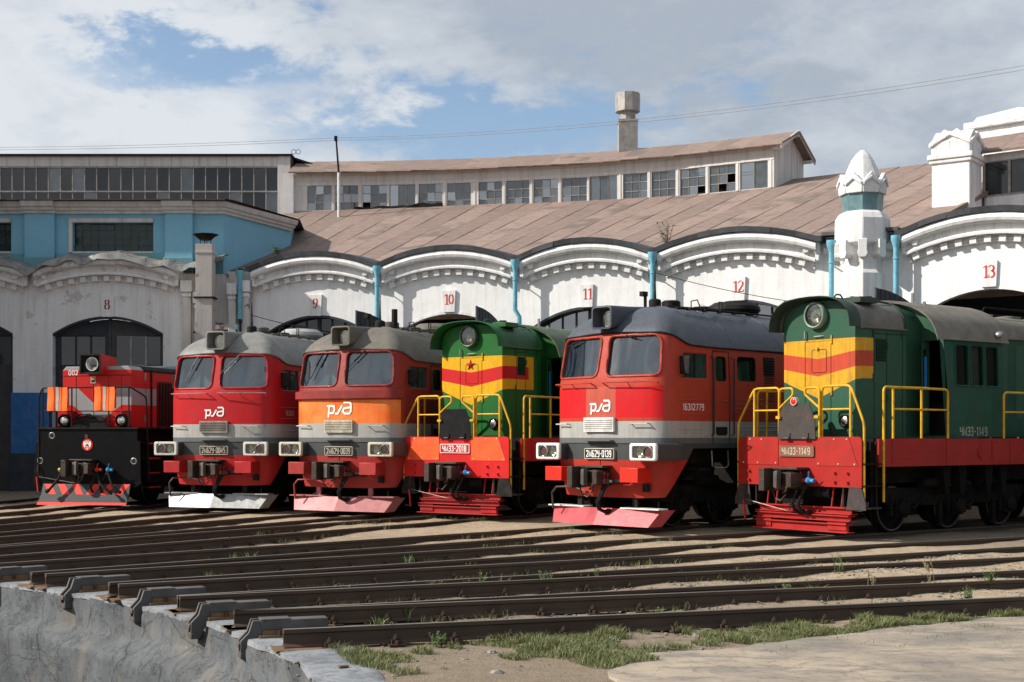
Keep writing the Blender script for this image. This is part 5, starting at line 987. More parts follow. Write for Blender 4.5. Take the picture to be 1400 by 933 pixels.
def bay(root, A, B, number, kind, wall, trim, coping=True, dl=None, num_mat=None, lim=(0, 1)):
    A = Vector(A); B = Vector(B); W = (B-A).length; u = (B-A)/W; n = Vector((u.y, -u.x)); c = W/2; ang = math.atan2(u.y, u.x)
    p = lambda t, z, o: P2(A, u, n, t, z, o)
    hw = 1.92 if W < 5.4 else 2.0; sp, cr = 5.42, 6.02
    top = lambda t: CREST-.46*min(1, abs((t-c)/(W/2-.12)))**2.0
    archz = lambda t: cr-(cr-sp)*min(1, abs((t-c)/hw))**2.0
    poly = [(0, -.3), (c-hw, -.3), (c-hw, sp)]+[(t, archz(t)) for t in np.linspace(c-hw, c+hw, 21)[1:-1]]+[(c+hw, sp), (c+hw, -.3), (W, -.3)]+[(t, top(t)) for t in np.linspace(W, 0, 25)]
    v = MB(); v.prism(poly, p, 0, -.55); bw = v.build('bay_wall', wall, root, 0)
    def sweep(name, prof, t0, t1, mt, par, k=22, zf=top, rad=True):
        secs = []
        for t in np.linspace(t0, t1, k): secs.append([p(t, zf(t)+dz, o) for o, dz in prof])
        v = MB(); v.loft(secs, close=True); return v.build(name, mt, par, 30)
    if coping:
        k = 7; ts = np.linspace(-.02, W+.02, k+1)
        for i in range(k):
            dz = random.uniform(-.012, .012); e = .03
            sweep('coping_sheet', [(-.5, .02+dz), (.50+random.uniform(-.02, .02), .0+dz), (.52, .165+dz), (-.45, .22+dz)], ts[i]-(e if i % 2 else 0), ts[i+1]+(e if i % 2 else 0), M_cop, bw, 6)
        sweep('coping_back', [(-.9, .0), (-.5, .0), (-.5, .16), (-.9, .26)], -.02, W+.02, M_cop, bw, 14)
    sweep('cornice_roll', [(-.05, 0), (.40, 0), (.46, -.06), (.485, -.15), (.45, -.23), (.38, -.275), (-.05, -.28)], .16, W-.16, trim, bw)
    sweep('cornice_band', [(-.05, -.27), (.20, -.27), (.20, -.50), (-.05, -.50)], .20, W-.20, trim, bw)
    sweep('cornice_fillet', [(-.05, -.48), (.28, -.48), (.31, -.53), (.30, -.585), (-.05, -.60)], .22, W-.22, trim, bw)
    sweep('dentil_band', [(-.05, -.59), (.055, -.59), (.05, -.80), (-.05, -.80)], .30, W-.30, trim, bw)
    sweep('dentil_line', [(-.05, -.68), (.10, -.68), (.10, -.71), (-.05, -.71)], .30, W-.30, trim, bw)
    if trim.name not in dentil_mesh: dm = MB(); dm.box((0, 0, 0), (.185, .17, .19)); dentil_mesh[trim.name] = dm.mesh('dentil', trim)
    k = int((W-.9)/.405)
    for i in range(k+1):
        t = c+(i-k/2)*.405; s = (top(t+.05)-top(t-.05))/.1; q = p(t, top(t)-.70, .115)
        link('dentil', dentil_mesh[trim.name], bw, q, (random.uniform(-.03, .03), -math.atan(s)+random.uniform(-.02, .02), ang))
    # corbels where two scallops meet
    for t0, sg in ((.0, 1), (W, -1)):
        v = MB(); a, b = t0+sg*.10, t0+sg*.58
        v.prism([(a, 7.58), (b, 7.66), (b, 7.28), (b-sg*.14, 7.28), (b-sg*.14, 7.10), (b-sg*.02, 7.10), (b-sg*.02, 7.02), (b-sg*.16, 7.02)][:4]+[(lerp(b-sg*.14, a+sg*.13, x), 7.28+.12*math.sin(math.pi*x)) for x in (0.2, .5, .8)]+[(a+sg*.13, 7.26), (a, 7.26)], p, -.05, .34)
        v.prism([(a, 7.28), (a+sg*.13, 7.28), (a+sg*.11, 7.04), (a+sg*.02, 7.04)], p, -.05, .28); v.prism([(b-sg*.14, 7.29), (b, 7.29), (b-sg*.02, 7.08), (b-sg*.12, 7.08)], p, -.05, .28)
        v.build('corbel', trim, bw, 0, bevel=.015)
    if number:
        nb = MB(); nb.prism([(c-.20, 5.99), (c+.20, 5.99), (c+.235, 6.72), (c-.235, 6.72)], p, -.02, .075); pl = nb.build('number_board', trim, bw, 0, bevel=.006)
        fn = frame_fn(p(c, 6.42, .076), (u.x, u.y, 0), (0, 0, 1), (n.x, n.y, 0))
        numerals(number, fn, num_mat or M_num, pl)
    # reveal lining of the arch
    v = MB(); ts = np.linspace(c-hw, c+hw, 19); v.loft([[p(t, archz(t)-.002, .012), p(t, archz(t)-.085, .012), p(t, archz(t)-.085, -.25), p(t, archz(t)-.002, -.25)] for t in ts], close=True); v.build('arch_lining', M_gate if kind != 'open' else M_trim, bw, 30)
    def bars(par, name, polys, o0, o1, mt):
        v = MB()
        for q in polys: v.prism(q, p, o0, o1)
        return v.build(name, mt, par, 0)
    R4 = lambda a, b, z0, z1: [(a, z0), (b, z0), (b, z1), (a, z1)]
    if kind == 'gate':
        for s, mt in ((-1, M_gate), (1, M_gate2)):
            a, b = (c-hw+.02, c-.03) if s < 0 else (c+.03, c+hw-.02)
            zz = [(t, archz(t)-.09) for t in np.linspace(b, a, 9)]
            g = bars(root, 'gate_leaf', [[(a, 5.36), (b, 5.36)]+zz, R4(a, a+.16, 4.30, 5.36), R4(b-.12, b, 4.30, 5.36), R4(a, b, -.15, 4.30)], -.36, -.28, mt)
            for i in range(3):
                x0 = a+.16+(b-a-.28)*i/3; x1 = a+.16+(b-a-.28)*(i+1)/3
                bars(g, 'pane', [R4(x0+.03, x1-.03, 4.34, 5.33)], -.335, -.328, M_pane4)
                bars(g, 'glazing_bar', [R4(x1-.03, x1+.03, 4.30, 5.36), R4(x0+.03, x1-.03, 4.30, 4.34), R4(x0+.03, x1-.03, 5.33, 5.36)], -.355, -.30, M_frame if s > 0 and i < 2 else mt)
            bars(g, 'gate_panel', [R4(a+.10, b-.10, .3, 2.0), R4(a+.10, b-.10, 2.15, 4.15)], -.28, -.262, mt)
        bars(root, 'gate_post', [R4(c-.05, c+.05, -.15, 5.95)], -.37, -.25, M_gate2)
    elif kind in ('transom', 'transom_dark'):
        v = MB(); g = bars(root, 'gate_transom', [R4(c-hw, c+hw, 4.95, 5.08), R4(c-.06, c+.06, 5.08, 5.93)]+([R4(c-hw, c+hw, 5.30, 5.40)] if kind == 'transom_dark' else []), -.34, -.24, M_gate)
        k = 8
        for i in range(k):
            a, b = c-hw+2*hw*i/k, c-hw+2*hw*(i+1)/k
            bars(g, 'pane', [[(a+.025, 5.08), (b-.025, 5.08)]+[(t, archz(t)-.09) for t in np.linspace(b-.025, a+.025, 4)]], -.30, -.292, M_pane if kind == 'transom' else M_pane4)
            if i: bars(g, 'glazing_bar', [[(a-.03, 5.08), (a+.03, 5.08), (a+.03, archz(a)-.08), (a-.03, archz(a)-.08)]], -.33, -.26, M_gate)
        for s in (-1, 1):
            a, b = (c-hw+.02, c-.02) if s < 0 else (c+.02, c+hw-.02); bars(root, 'gate_leaf', [R4(a, b, -.15, 4.95)], -.36, -.28, M_gate)
    elif kind == 'open':
        for s, phi in ((-1, R(112)), (1, R(82 if number == '10' else 100))):
            h = c+s*hw; d = Vector((-s*math.cos(phi), math.sin(phi)))     # direction of the leaf from its hinge in (t, out)
            fn = lambda a, z, o, h=h, d=d: p(h+d.x*a+d.y*o, z, .03+d.y*a-d.x*o)
            v = MB(); v.prism([(0, -.1), (1.86, -.1), (1.86, 5.99)]+[(a, archz(c+s*(hw-a))-.05) for a in np.linspace(1.8, 0, 8)], fn, -.03, .03); g = v.build('open_gate_leaf', M_gate, root, 0)
            v = MB()
            for a in np.arange(.15, 1.86, .19): v.prism([(a-.012, 0), (a+.012, 0), (a+.012, archz(c+s*(hw-a))-.08), (a-.012, archz(c+s*(hw-a))-.08)], fn, -.042, .042)
            v.build('gate_boards', M_gate, g, 0)
    return bw
F = [(-9.08, 48.43), (-4.43, 47.18), (.26, 45.54), (4.59, 43.67), (9.30, 41.15), (11.23, 39.99), (15.33, 37.08), (18.9, 34.0), (22.0, 30.6)]
bay(house, F[0], F[1], '9', 'transom_dark', M_wall, M_trim); bay(house, F[1], F[2], '10', 'open', M_wall, M_trim); bay(house, F[2], F[3], '11', 'transom', M_wall, M_trim); bay(house, F[3], F[4], '12', 'transom', M_wall, M_trim)
bay(house, F[5], F[6], '13', 'open', M_wall, M_trim); bay(house, F[6], F[7], '14', 'open', M_wall, M_trim); bay(house, F[7], F[8], '15', 'transom', M_wall, M_trim)
# pier behind the turret
def prism_wall(root, name, A, B, z0, z1, o0, o1, mt, a=0.0, b=1.0, bevel=0.0):
    A = Vector(A); B = Vector(B); W = (B-A).length; u = (B-A)/W; n = Vector((u.y, -u.x)); v = MB(); v.prism([(a*W, z0), (b*W, z0), (b*W, z1), (a*W, z1)], lambda t, z, o: P2(A, u, n, t, z, o), o0, o1); return v.build(name, mt, root, 0, bevel=bevel)
prism_wall(house, 'pier_wall', F[4], F[5], -.3, 7.75, -.55, 0, M_wall); prism_wall(house, 'pier_moulding', F[4], F[5], 7.25, 7.42, -.05, .16, M_trim); prism_wall(house, 'coping_sheet', F[4], F[5], 7.75, 7.85, -.6, .35, M_cop)
tur = MB(); tc = Vector((10.22, 40.40)); OC = math.pi/8+.15
turret = MB()
turret.lathe([(.62, -.3), (.62, 6.55), (.54, 6.66), (.54, 7.5), (.5, 7.5)], 8, (tc.x, tc.y, 0), phase=OC); turret = turret.build('turret_shaft', M_trim, house, 20, bevel=.02)
v = MB(); v.lathe([(.50, 7.30), (.78, 7.42), (.80, 7.62), (.79, 8.12), (.70, 8.28), (.60, 8.36), (.4, 8.36)], 8, (tc.x, tc.y, 0), phase=OC); v.build('turret_drum', M_trim, house, 20, bevel=.03)
for k in range(8):
    a = OC+2*math.pi*k/8; rot = Matrix.Rotation(a, 3, 'Z'); q = Vector((tc.x, tc.y, 0))
    fn = lambda s, z, o, rot=rot, q=q: q+rot @ Vector((o, s, z))
    v = MB(); v.prism([(-.13, 7.50), (-.12, 7.16), (-.14, 7.14), (-.14, 7.06), (-.08, 6.98), (.08, 6.98), (.14, 7.06), (.14, 7.14), (.12, 7.16), (.13, 7.50)], fn, .45, .80); v.build('turret_bracket', M_trim, house, 0, bevel=.02)
    a2 = a+math.pi/8; rot2 = Matrix.Rotation(a2, 3, 'Z'); fn = lambda s, z, o, rot=rot2, q=q: q+rot @ Vector((o*math.cos(math.pi/8)+(z-8.8)*.10, s, z))
    v = MB(); v.prism([(-.24, 8.86), (.24, 8.86), (.27, 9.16), (.10, 9.34), (0, 9.46), (-.10, 9.34), (-.27, 9.16)], fn, .52, .68); v.prism([(-.25, 9.06), (0, 9.24), (.25, 9.06), (.25, 9.15), (0, 9.34), (-.25, 9.15)], fn, .68, .73); v.build('finial_petal', M_trim, house, 0, bevel=.02)
    v = MB(); v.prism([(-.225, 8.34), (.225, 8.34), (.225, 8.86), (-.225, 8.86)], fn, .52, .60); v.build('turret_band_panel', M_verd, house, 0)
v = MB(); v.lathe([(.5, 8.3), (.5, 8.86), (.58, 8.88), (.60, 9.1), (.54, 9.36), (.455, 9.60), (.34, 9.85), (.20, 10.05), (.07, 10.17), (0, 10.19)], 8, (tc.x, tc.y, 0), phase=OC); v.build('finial_bud', M_trim, house, 20, bevel=.03)
# downpipes
def downpipe(root, x, y, bend=False, z1=2.0, zt=7.58):
    v = MB(); v.tube([(x, y, zt-.32), (x, y, 6.25), (x, y, 5.95), (x+(.14 if bend else 0), y-.0, 5.72), (x+(.14 if bend else 0), y, z1)], .078, 10); v.lathe([(.078, zt-.36), (.085, zt-.30), (.145, zt-.14), (.15, zt), (.13, zt), (.07, zt-.2)], 14, (x, y, 0)); pd = v.build('downpipe', M_pipe, root, 50)
    v = MB()
    for z in (6.9, 4.6): v.lathe([(.078, z), (.095, z+.01), (.095, z+.05), (.078, z+.06)], 12, (x, y, 0)); v.beam((x, y, z+.03), (x+.1, y+.5, z+.03), .025, .03)
    v.build('pipe_clamp', M_pipe, pd); v = MB(); v.box((x, y+.20, zt+.02), (.14, .36, .10)); v.build('gutter_spout', M_black, pd)
for (x, y), b in ((( -4.55, 46.72), False), ((.10, 45.05), True), ((4.38, 43.20), True), ((9.36, 40.60), True), ((10.98, 39.62), False)): downpipe(house, x, y, b)
downpipe(annex, -9.42, 47.95, False)
# main roof: felt strips from the parapet up to the ridge
def rf(th):
    d = Vector((math.cos(th), math.sin(th)))
    for i in range(len(F)-1):
        a = Vector(F[i])-CC.xy; b = Vector(F[i+1])-CC.xy; e = b-a; den = d.x*e.y-d.y*e.x
        if abs(den) < 1e-9: continue
        r = (a.x*e.y-a.y*e.x)/den; s = (a.x*d.y-a.y*d.x)/den
        if -.02 <= s <= 1.02 and r > 0: return r
    return 40.9
RID = 56.0
def ridge(th): return 56.0-1.75*sstep(R(60), R(80), th)
def roof_pt(th, r, dz=0.0):
    r0 = rf(th)+.45; z = 7.70+(r-r0)/(ridge(th)-r0)*(12.25-7.70); return Vector((CC.x+r*math.cos(th), CC.y+r*math.sin(th), z+dz))
th0, th1, ns = R(46.7), R(80.5), 30
for i in range(ns):
    a, b = lerp(th0, th1, i/ns), lerp(th0, th1, (i+1)/ns)+.0012; secs = []
    for k in range(9):
        row = []
        for t, dz in ((a, .0), (a, .026), (lerp(a, b, .5), .020), (b, .014), (b, -.03)):
            r0 = rf(t)+.45; r = lerp(r0, ridge(t), k/8); row.append(roof_pt(t, r, dz+(.012*math.sin(k*1.7+i) if dz > 0 else 0)))
        secs.append(row)
    v = MB(); v.loft(secs, close=True); v.build('roof_strip', M_felt, house, 25)
v = MB(); v.loft([[roof_pt(t, ridge(t), 0), Vector((CC.x+70*math.cos(t), CC.y+70*math.sin(t), 8.2))] for t in np.linspace(th0, th1, 12)], caps=False); v.loft([[roof_pt(t, rf(t)+.3, -.06), roof_pt(t, ridge(t), -.06)] for t in np.linspace(th0, th1, 20)], caps=False); v.build('roof_back', M_felt, house, 0)
d0 = Vector((math.cos(th0), math.sin(th0)))
r0 = rf(th0)+.45
for i in range(14):   # boarded gable at the right end of the roof
    ra, rb_ = lerp(r0, RID, i/14), lerp(r0, RID, (i+1)/14)-.02; q = lambda r, z, o: Vector((CC.x+d0.x*r+d0.y*o, CC.y+d0.y*r-d0.x*o, z)); za, zb = roof_pt(th0, ra).z, roof_pt(th0, rb_).z
    v = MB(); v.prism([(ra, 7.0), (rb_, 7.0), (rb_, zb-.03), (ra, za-.03)], q, .02, .05+.01*(i % 2)); v.build('gable_plank', M_brownb, house, 0)
v = MB(); v.beam(roof_pt(th0, r0-.2, .02)+Vector((d0.y*.08, -d0.x*.08, 0)), roof_pt(th0, RID, .02)+Vector((d0.y*.08, -d0.x*.08, 0)), .16, .12); v.build('barge_board', M_felt, house)
v = MB(); v.loft([[Vector((CC.x+rr*math.cos(t), CC.y+rr*math.sin(t), z)) for rr, z in ((rf(t)+.3, 7.55), (70, 8.0))] for t in np.linspace(R(28), th0, 16)], caps=False); v.build('flat_roof', M_felt, house, 0)
# dark inside: back and end walls
v = MB(); v.loft([[Vector((CC.x+66*math.cos(t), CC.y+66*math.sin(t), z)) for z in (-.3, 8.0)] for t in np.linspace(R(26), R(96), 24)], caps=False)
for t in (R(26), R(80.5)): v.add([Vector((CC.x+r*math.cos(t), CC.y+r*math.sin(t), z)) for r, z in ((41.5, -.3), (66, -.3), (66, 8.0), (41.5, 7.6))], [(0, 1, 2, 3)])
v.build('inner_wall', M_inside, house, 0)
# glazed box on the ridge
CP = [Vector(p) for p in ((-9.51, 60.07), (-5.37, 59.84), (-1.75, 59.3), (3.07, 58.07), (6.85, 56.41), (10.28, 54.32))]; CS = [0.0]
for i in range(5): CS.append(CS[-1]+(CP[i+1]-CP[i]).length)
def cpt(s, z, o):
    i = max(k for k in range(5) if CS[k] <= s+1e-6); u = (CP[i+1]-CP[i]).normalized(); P_ = CP[i]+u*(s-CS[i]); n = []
    for k in range(5):
        e = (CP[k+1]-CP[k]).normalized(); n.append(Vector((e.y, -e.x)))
    f = s-CS[i]; L = CS[i+1]-CS[i]; nn = n[i]
    if f < L*.3 and i > 0: nn = (n[i]*(.5+f/L/.6)+n[i-1]*(.5-f/L/.6)).normalized()
    if f > L*.7 and i < 4: nn = (n[i]*(.5+(L-f)/L/.6)+n[i+1]*(.5-(L-f)/L/.6)).normalized()
    return Vector((P_.x+nn.x*o, P_.y+nn.y*o, z))
CE = CS[-1]
WIN = [(0.65, 1.71), (1.87, 2.87), (3.06, 4.11), (4.24, 5.37), (5.53, 6.56), (6.77, 7.8), (8.14, 9.18), (9.36, 10.38), (10.57, 11.62), (11.8, 12.86), (13.0, 14.2), (14.46, 15.51), (15.69, 16.72), (16.91, 18.03), (18.19, 19.32), (19.51, 20.67)]
def cl(name, s0, s1, z0, z1, o0, o1, mt, k=2, par=None, bevel=0):
    v = MB(); v.loft([[cpt(s, z0, o0), cpt(s, z0, o1), cpt(s, z1, o1), cpt(s, z1, o0)] for s in np.linspace(s0, s1, k)], close=True); return v.build(name, mt, par or house, 0, bevel=bevel)
for i, (z0, z1, o) in enumerate(((10.6, 11.60, .0), (12.70, 12.84, .05), (12.84, 12.97, .02), (12.97, 13.10, .035), (13.10, 13.24, .02))): cl('wall_board', 0, CE, z0, z1, -.10, o, M_wood, 40)
edges = [0.0]+[x for w in WIN for x in w]+[CE]
for i in range(0, len(edges), 2):
    if edges[i+1]-edges[i] > .02: cl('window_post', edges[i], edges[i+1], 11.60, 12.70, -.08, .03, M_wood); 
    if edges[i+1]-edges[i] > .1: cl('post_strip', (edges[i]+edges[i+1])/2-.035, (edges[i]+edges[i+1])/2+.035, 11.60, 12.70, .03, .055, M_wood)
pane_m = [M_pane2, M_pane2, M_pane3, M_pane]
cl('dark_backing', .1, CE-.1, 11.0, 12.9, -1.3, -1.35, M_inside, 20)
for wi, (a, b) in enumerate(WIN):
    tall = wi in (3, 10, 15); cols = 3 if wi != 15 else 2; rows = [11.62, 12.69] if tall else [11.62, 11.96, 12.33, 12.69]
    fr = cl('window_frame', a, b, 11.60, 11.625, -.07, .01, M_wood); cl('window_head', a, b, 12.685, 12.70, -.07, .02, M_wood, par=fr)
    for j in range(cols):
        for r in range(len(rows)-1):
            x0, x1 = a+(b-a)*j/cols+.015, a+(b-a)*(j+1)/cols-.015; ti = random.uniform(-.008, .008); tj = random.uniform(-.006, .006); z0, z1 = rows[r]+.012, rows[r+1]-.012
            if (wi, j, r) in ((13, 2, 0), (14, 1, 0), (2, 0, 0), (14, 2, 1)): 
                continue
            mt = M_pane3 if (wi in (15,) and j == 0) or random.random() < .16 else (M_pane2 if random.random() < .7 else M_pane)
            v = MB(); q = [cpt(x0, z0, -.045+ti), cpt(x1, z0, -.045+tj), cpt(x1, z1, -.045-ti), cpt(x0, z1, -.045-tj)]; back = [p_+Vector((0.002, .006, 0)) for p_ in q]; v.add(q+back, [(0, 1, 2, 3), (4, 5, 6, 7), (0, 1, 5, 4), (2, 3, 7, 6)]); v.build('pane', mt, fr, 0)
    v = MB()
    for j in range(1, cols): v.beam(cpt(a+(b-a)*j/cols, 11.62, -.03), cpt(a+(b-a)*j/cols, 12.69, -.03), .028, .03, up=(0, 1, 0))
    for z in rows[1:-1]: v.beam(cpt(a, z, -.03), cpt(b, z, -.03), .03, .024)
    v.build('glazing_bar', M_frame, fr, 0)
k = 28
for i in range(k):   # felt on the box roof, strip by strip
    s0, s1 = -.1+(CE+.55)*i/k, -.1+(CE+.55)*(i+1)/k+.02; sg = random.uniform(-.012, .008); v = MB(); secs = []
    for s, dz in ((s0, .018), (s1, .0)):
        ss = min(max(s, 0), CE); ex = (CP[5]-CP[4]).normalized() if s > CE else (CP[0]-CP[1]).normalized(); sh = Vector((ex.x, ex.y, 0))*max(s-CE, -s, 0)
        secs.append([cpt(ss, z+dz, o)+sh for z, o in ((13.16+sg, .42), (13.20+sg, .44), (13.28, .36), (14.06, -1.65), (13.22, -3.55), (13.12, -3.5), (13.96, -1.65), (13.20, .38))])
    v.loft(secs, close=True); v.build('felt_strip', M_felt, house, 0)
dg = (CP[5]-CP[4]).normalized(); ng = Vector((dg.y, -dg.x))
g = lambda o, z, t: Vector((CP[5].x-ng.x*o+dg.x*t, CP[5].y-ng.y*o+dg.y*t, z))
ztop = lambda o: 13.20+(.80*o/1.65 if o < 1.65 else .80*(3.3-o)/1.65)
for i in range(9):
    a, b = 3.3*i/9, 3.3*(i+1)/9-.015; v = MB(); v.prism([(a, 10.9), (b, 10.9), (b, ztop(b)), ((a+b)/2, ztop((a+b)/2)), (a, ztop(a))], g, 0, .03+.01*(i % 2)); v.build('gable_plank', M_wood, house, 0)
v = MB(); v.beam(g(-.4, 13.12, .42), g(1.65, 14.03, .42), .05, .16); v.beam(g(3.6, 13.1, .42), g(1.65, 14.03, .42), .05, .16)
for o, z in ((-.2, 13.1), (1.65, 13.9), (3.2, 13.1)): v.beam(g(o, z, .0), g(o, z, .42), .12, .12)
v.build('eave_timber', M_wood, house)
v = MB(); v.prism([(0, 10.9), (3.3, 10.9), (3.3, 13.2), (1.65, 13.95), (0, 13.2)], lambda o, z, t: Vector((CP[0].x+o*.0+(t), CP[0].y+o, z)), -.1, .0); v.bx(-9.9, -9.45, 59.9, 60.3, 10.4, 13.2); v.build('end_wall', M_trim, house, 0)
# torn dark net along the sill of the left windows
v = MB(); f = lambda s, z, d=0: cpt(s, z+.06*math.sin(s*2.3)+.03*math.sin(s*7), .10+.04*math.sin(s*5+z*9)); skin(v, [(2.7, 11.50), (6.6, 11.50), (6.6, 11.78), (5.2, 11.84), (4.2, 11.80), (3.3, 11.62), (2.7, 11.74)], [], f, .12); v.build('sill_tarpaulin', M_black, house, 60)
# ventilator on the roof
v = MB(); x, y = 4.92, 59.0; v.bx(x-.40, x+.40, y-.4, y+.4, 12.0, 15.25); v.lathe([(.60, 15.18), (.60, 15.27), (.5, 15.27)], 4, (x, y, 0), phase=math.pi/4); vs = v.build('ventilator_shaft', M_steelgrey, house, 0)
v = MB(); v.lathe([(.34, 15.2), (.34, 15.62), (.53, 15.64), (.535, 16.42), (.40, 16.46), (0, 16.46)], 10, (x, y, 0)); v.build('ventilator_cowl', M_steelgrey, vs, 20)
# white gabled piers and the window box on the right
def pier(x, y, w, z0, z1, rot, gable, par):
    Rm = Matrix.Rotation(rot, 3, 'Z'); q = Vector((x, y, 0)); L = lambda b, m=M_trim, nm='pier_block': b.build(nm, m, par, 0, bevel=.03)
    v = MB(); v.box((x, y, (z0+z1-.9)/2), (w*.92, w*.92, z1-.9-z0), Rm); L(v); v = MB(); v.box((x, y, z1-.86), (w*1.10, w*1.10, .16), Rm); v.box((x, y, z1-1.0), (w*1.02, w*1.02, .12), Rm); L(v, nm='pier_moulding')
    if gable:
        for k in range(4):
            r2 = Matrix.Rotation(rot+k*math.pi/2, 3, 'Z'); fn = lambda a, z, o, r2=r2: q+r2 @ Vector((a, -o, z)); h = w*.5
            v = MB(); v.prism([(-h*.92, z1-.78), (h*.92, z1-.78), (h*.98, z1-.38), (h*.30, z1), (0, z1-.12), (-h*.30, z1), (-h*.98, z1-.38)], fn, 0, h*.94); v.prism([(-h, z1-.42), (0, z1-.08), (h, z1-.42), (h, z1-.55), (0, z1-.22), (-h, z1-.55)], fn, h*.94, h*1.05); L(v, nm='pier_gable')
    else:
        v = MB(); v.box((x, y, z1-.68), (w*1.02, w*1.02, .22), Rm); v.box((x, y, z1-.46), (w*1.16, w*1.16, .22), Rm); v.lathe([(w*.70, z1-.36), (w*.62, z1-.15), (0, z1+.22)], 4, (x, y, 0), phase=math.pi/4+rot); L(v, nm='pier_cap')
        for k in range(4):
            r2 = Matrix.Rotation(rot+k*math.pi/2, 3, 'Z')
            for a in np.linspace(-.42, .42, 6):
                v = MB(); c = q+r2 @ Vector((a*w, -w*.48, z1-1.12)); v.box(c, (w*.085, .12, .13), r2); v.build('dentil', M_trim, par, 0)
pier(14.0, 43.6, 1.30, 7.4, 11.42, R(-36), True, house); pier(16.9, 46.2, 2.3, 7.4, 12.6, R(-42), False, house)
A, B = Vector((14.95, 43.9)), Vector((20.0, 39.9)); W = (B-A).length; u = (B-A)/W; n = Vector((u.y, -u.x)); pb = lambda t, z, o: P2(A, u, n, t, z, o)
v = MB(); v.prism([(0, 7.5), (W, 7.5), (W, 9.42), (0, 9.42)], pb, -.1, .0); v.prism([(0, 10.52), (W, 10.52), (W, 10.75), (0, 10.75)], pb, -.1, .02); v.build('ridge_box_wall', M_trim, house, 0)
v = MB(); v.prism([(0, 9), (W, 9), (W, 10.9), (0, 10.9)], pb, -1.2, -1.25); v.build('dark_backing', M_inside, house, 0)
fr = MB()
for i in range(9): fr.prism([(W*i/8-.04, 9.42), (W*i/8+.04, 9.42), (W*i/8+.04, 10.52), (W*i/8-.04, 10.52)], pb, -.08, .02)
fr.prism([(0, 9.40), (W, 9.40), (W, 9.46), (0, 9.46)], pb, -.07, .01); fr.prism([(0, 10.48), (W, 10.48), (W, 10.53), (0, 10.53)], pb, -.07, .01); fr = fr.build('window_frame', M_frame, house, 0)
for i in range(8): v = MB(); v.prism([(W*i/8+.04, 9.42), (W*(i+1)/8-.04, 9.42), (W*(i+1)/8-.04, 10.52), (W*i/8+.04, 10.52)], pb, -.05, -.045); v.build('pane', M_pane4, fr, 0)
for i in range(6):
    v = MB(); v.loft([[pb(t, z, o) for z, o in ((10.72, .35), (10.80, .36), (11.55, -1.3), (11.45, -1.3))] for t in (-.5+(W+.5)*i/6, -.5+(W+.5)*(i+1)/6+.02)], close=True); v.build('felt_strip', M_felt, house, 0)

# ------------------------------------------------------------------ left wing
LA = [(-27.1, 48.2), (-21.9, 48.2), (-16.67, 48.2), (-11.45, 48.2)]
bay(annex, LA[0], LA[1], '6', 'gate', M_wallL, M_wallL, False, num_mat=M_numd); bay(annex, LA[1], LA[2], '7', 'gate', M_wallL, M_wallL, False, num_mat=M_numd); bay(annex, LA[2], LA[3], '8', 'gate', M_wallL, M_wallL, False, num_mat=M_numd)
for i in range(1, 4):   # blue painted foot of the piers
    x = LA[i][0]; v = MB(); v.bx(x-.68, x+.68, 47.97, 48.19, -.3, 3.35); v.build('blue_plinth', M_bluebase, annex, 0); v = MB(); v.bx(x-.70, x+.70, 47.95, 47.965, -.3, 1.25); v.build('dark_plinth', M_gate, annex, 0)
prism_wall(annex, 'pier_wall', (-11.45, 48.2), (-9.96, 48.40), -.3, 7.5, -.55, 0, M_peel); prism_wall(annex, 'pier_wall', (-9.96, 48.40), (-9.08, 48.43), -.3, 7.6, -.55, 0, M_peel)
for x, w, z1 in ((-11.30, .30, 7.3), (-10.85, .34, 6.9), (-9.72, .26, 7.2), (-9.28, .28, 7.3)):
    v = MB(); v.bx(x-w/2, x+w/2, 48.08, 48.35, -.3, z1-.45); v.build('pilaster', M_peel, annex, 0, bevel=.02); v = MB(); v.bx(x-w/2-.05, x+w/2+.05, 48.0, 48.35, z1-.45, z1-.05); v.bx(x-w/2-.02, x+w/2+.02, 48.04, 48.35, z1-.62, z1-.5); v.build('pilaster_head', M_trim, annex, 0, bevel=.02)
v = MB(); v.bx(-10.75, -9.15, 48.10, 48.4, 5.55, 5.72); v.build('wall_ledge', M_peel, annex, 0)
# wavy zinc sheets lying over the scallops
xs = np.linspace(-27, -10.0, 20)
def ztin(x):
    k = ((x+11.45) % 5.22)/5.22; base = CREST-.44*abs(2*k-1)**2; return base+.06*math.sin(x*3.1)+.04*math.sin(x*7.3)
for i in range(len(xs)-1):
    v = MB(); secs = []
    for x in np.linspace(xs[i]-.03, xs[i+1]+.05, 5): secs.append([Vector((x, y+.02*math.sin(x*5), ztin(x)+dz+(i % 2)*.008)) for y, dz in ((48.75, .26), (48.2, .20), (47.72, .10+.04*math.sin(x*4)), (47.62, -.12+.06*math.sin(x*6.1)), (47.65, -.13+.06*math.sin(x*6.1)), (47.76, .07), (48.2, .17), (48.75, .23))])
    v.loft(secs, close=True); v.build('zinc_sheet', M_tin, annex, 25)
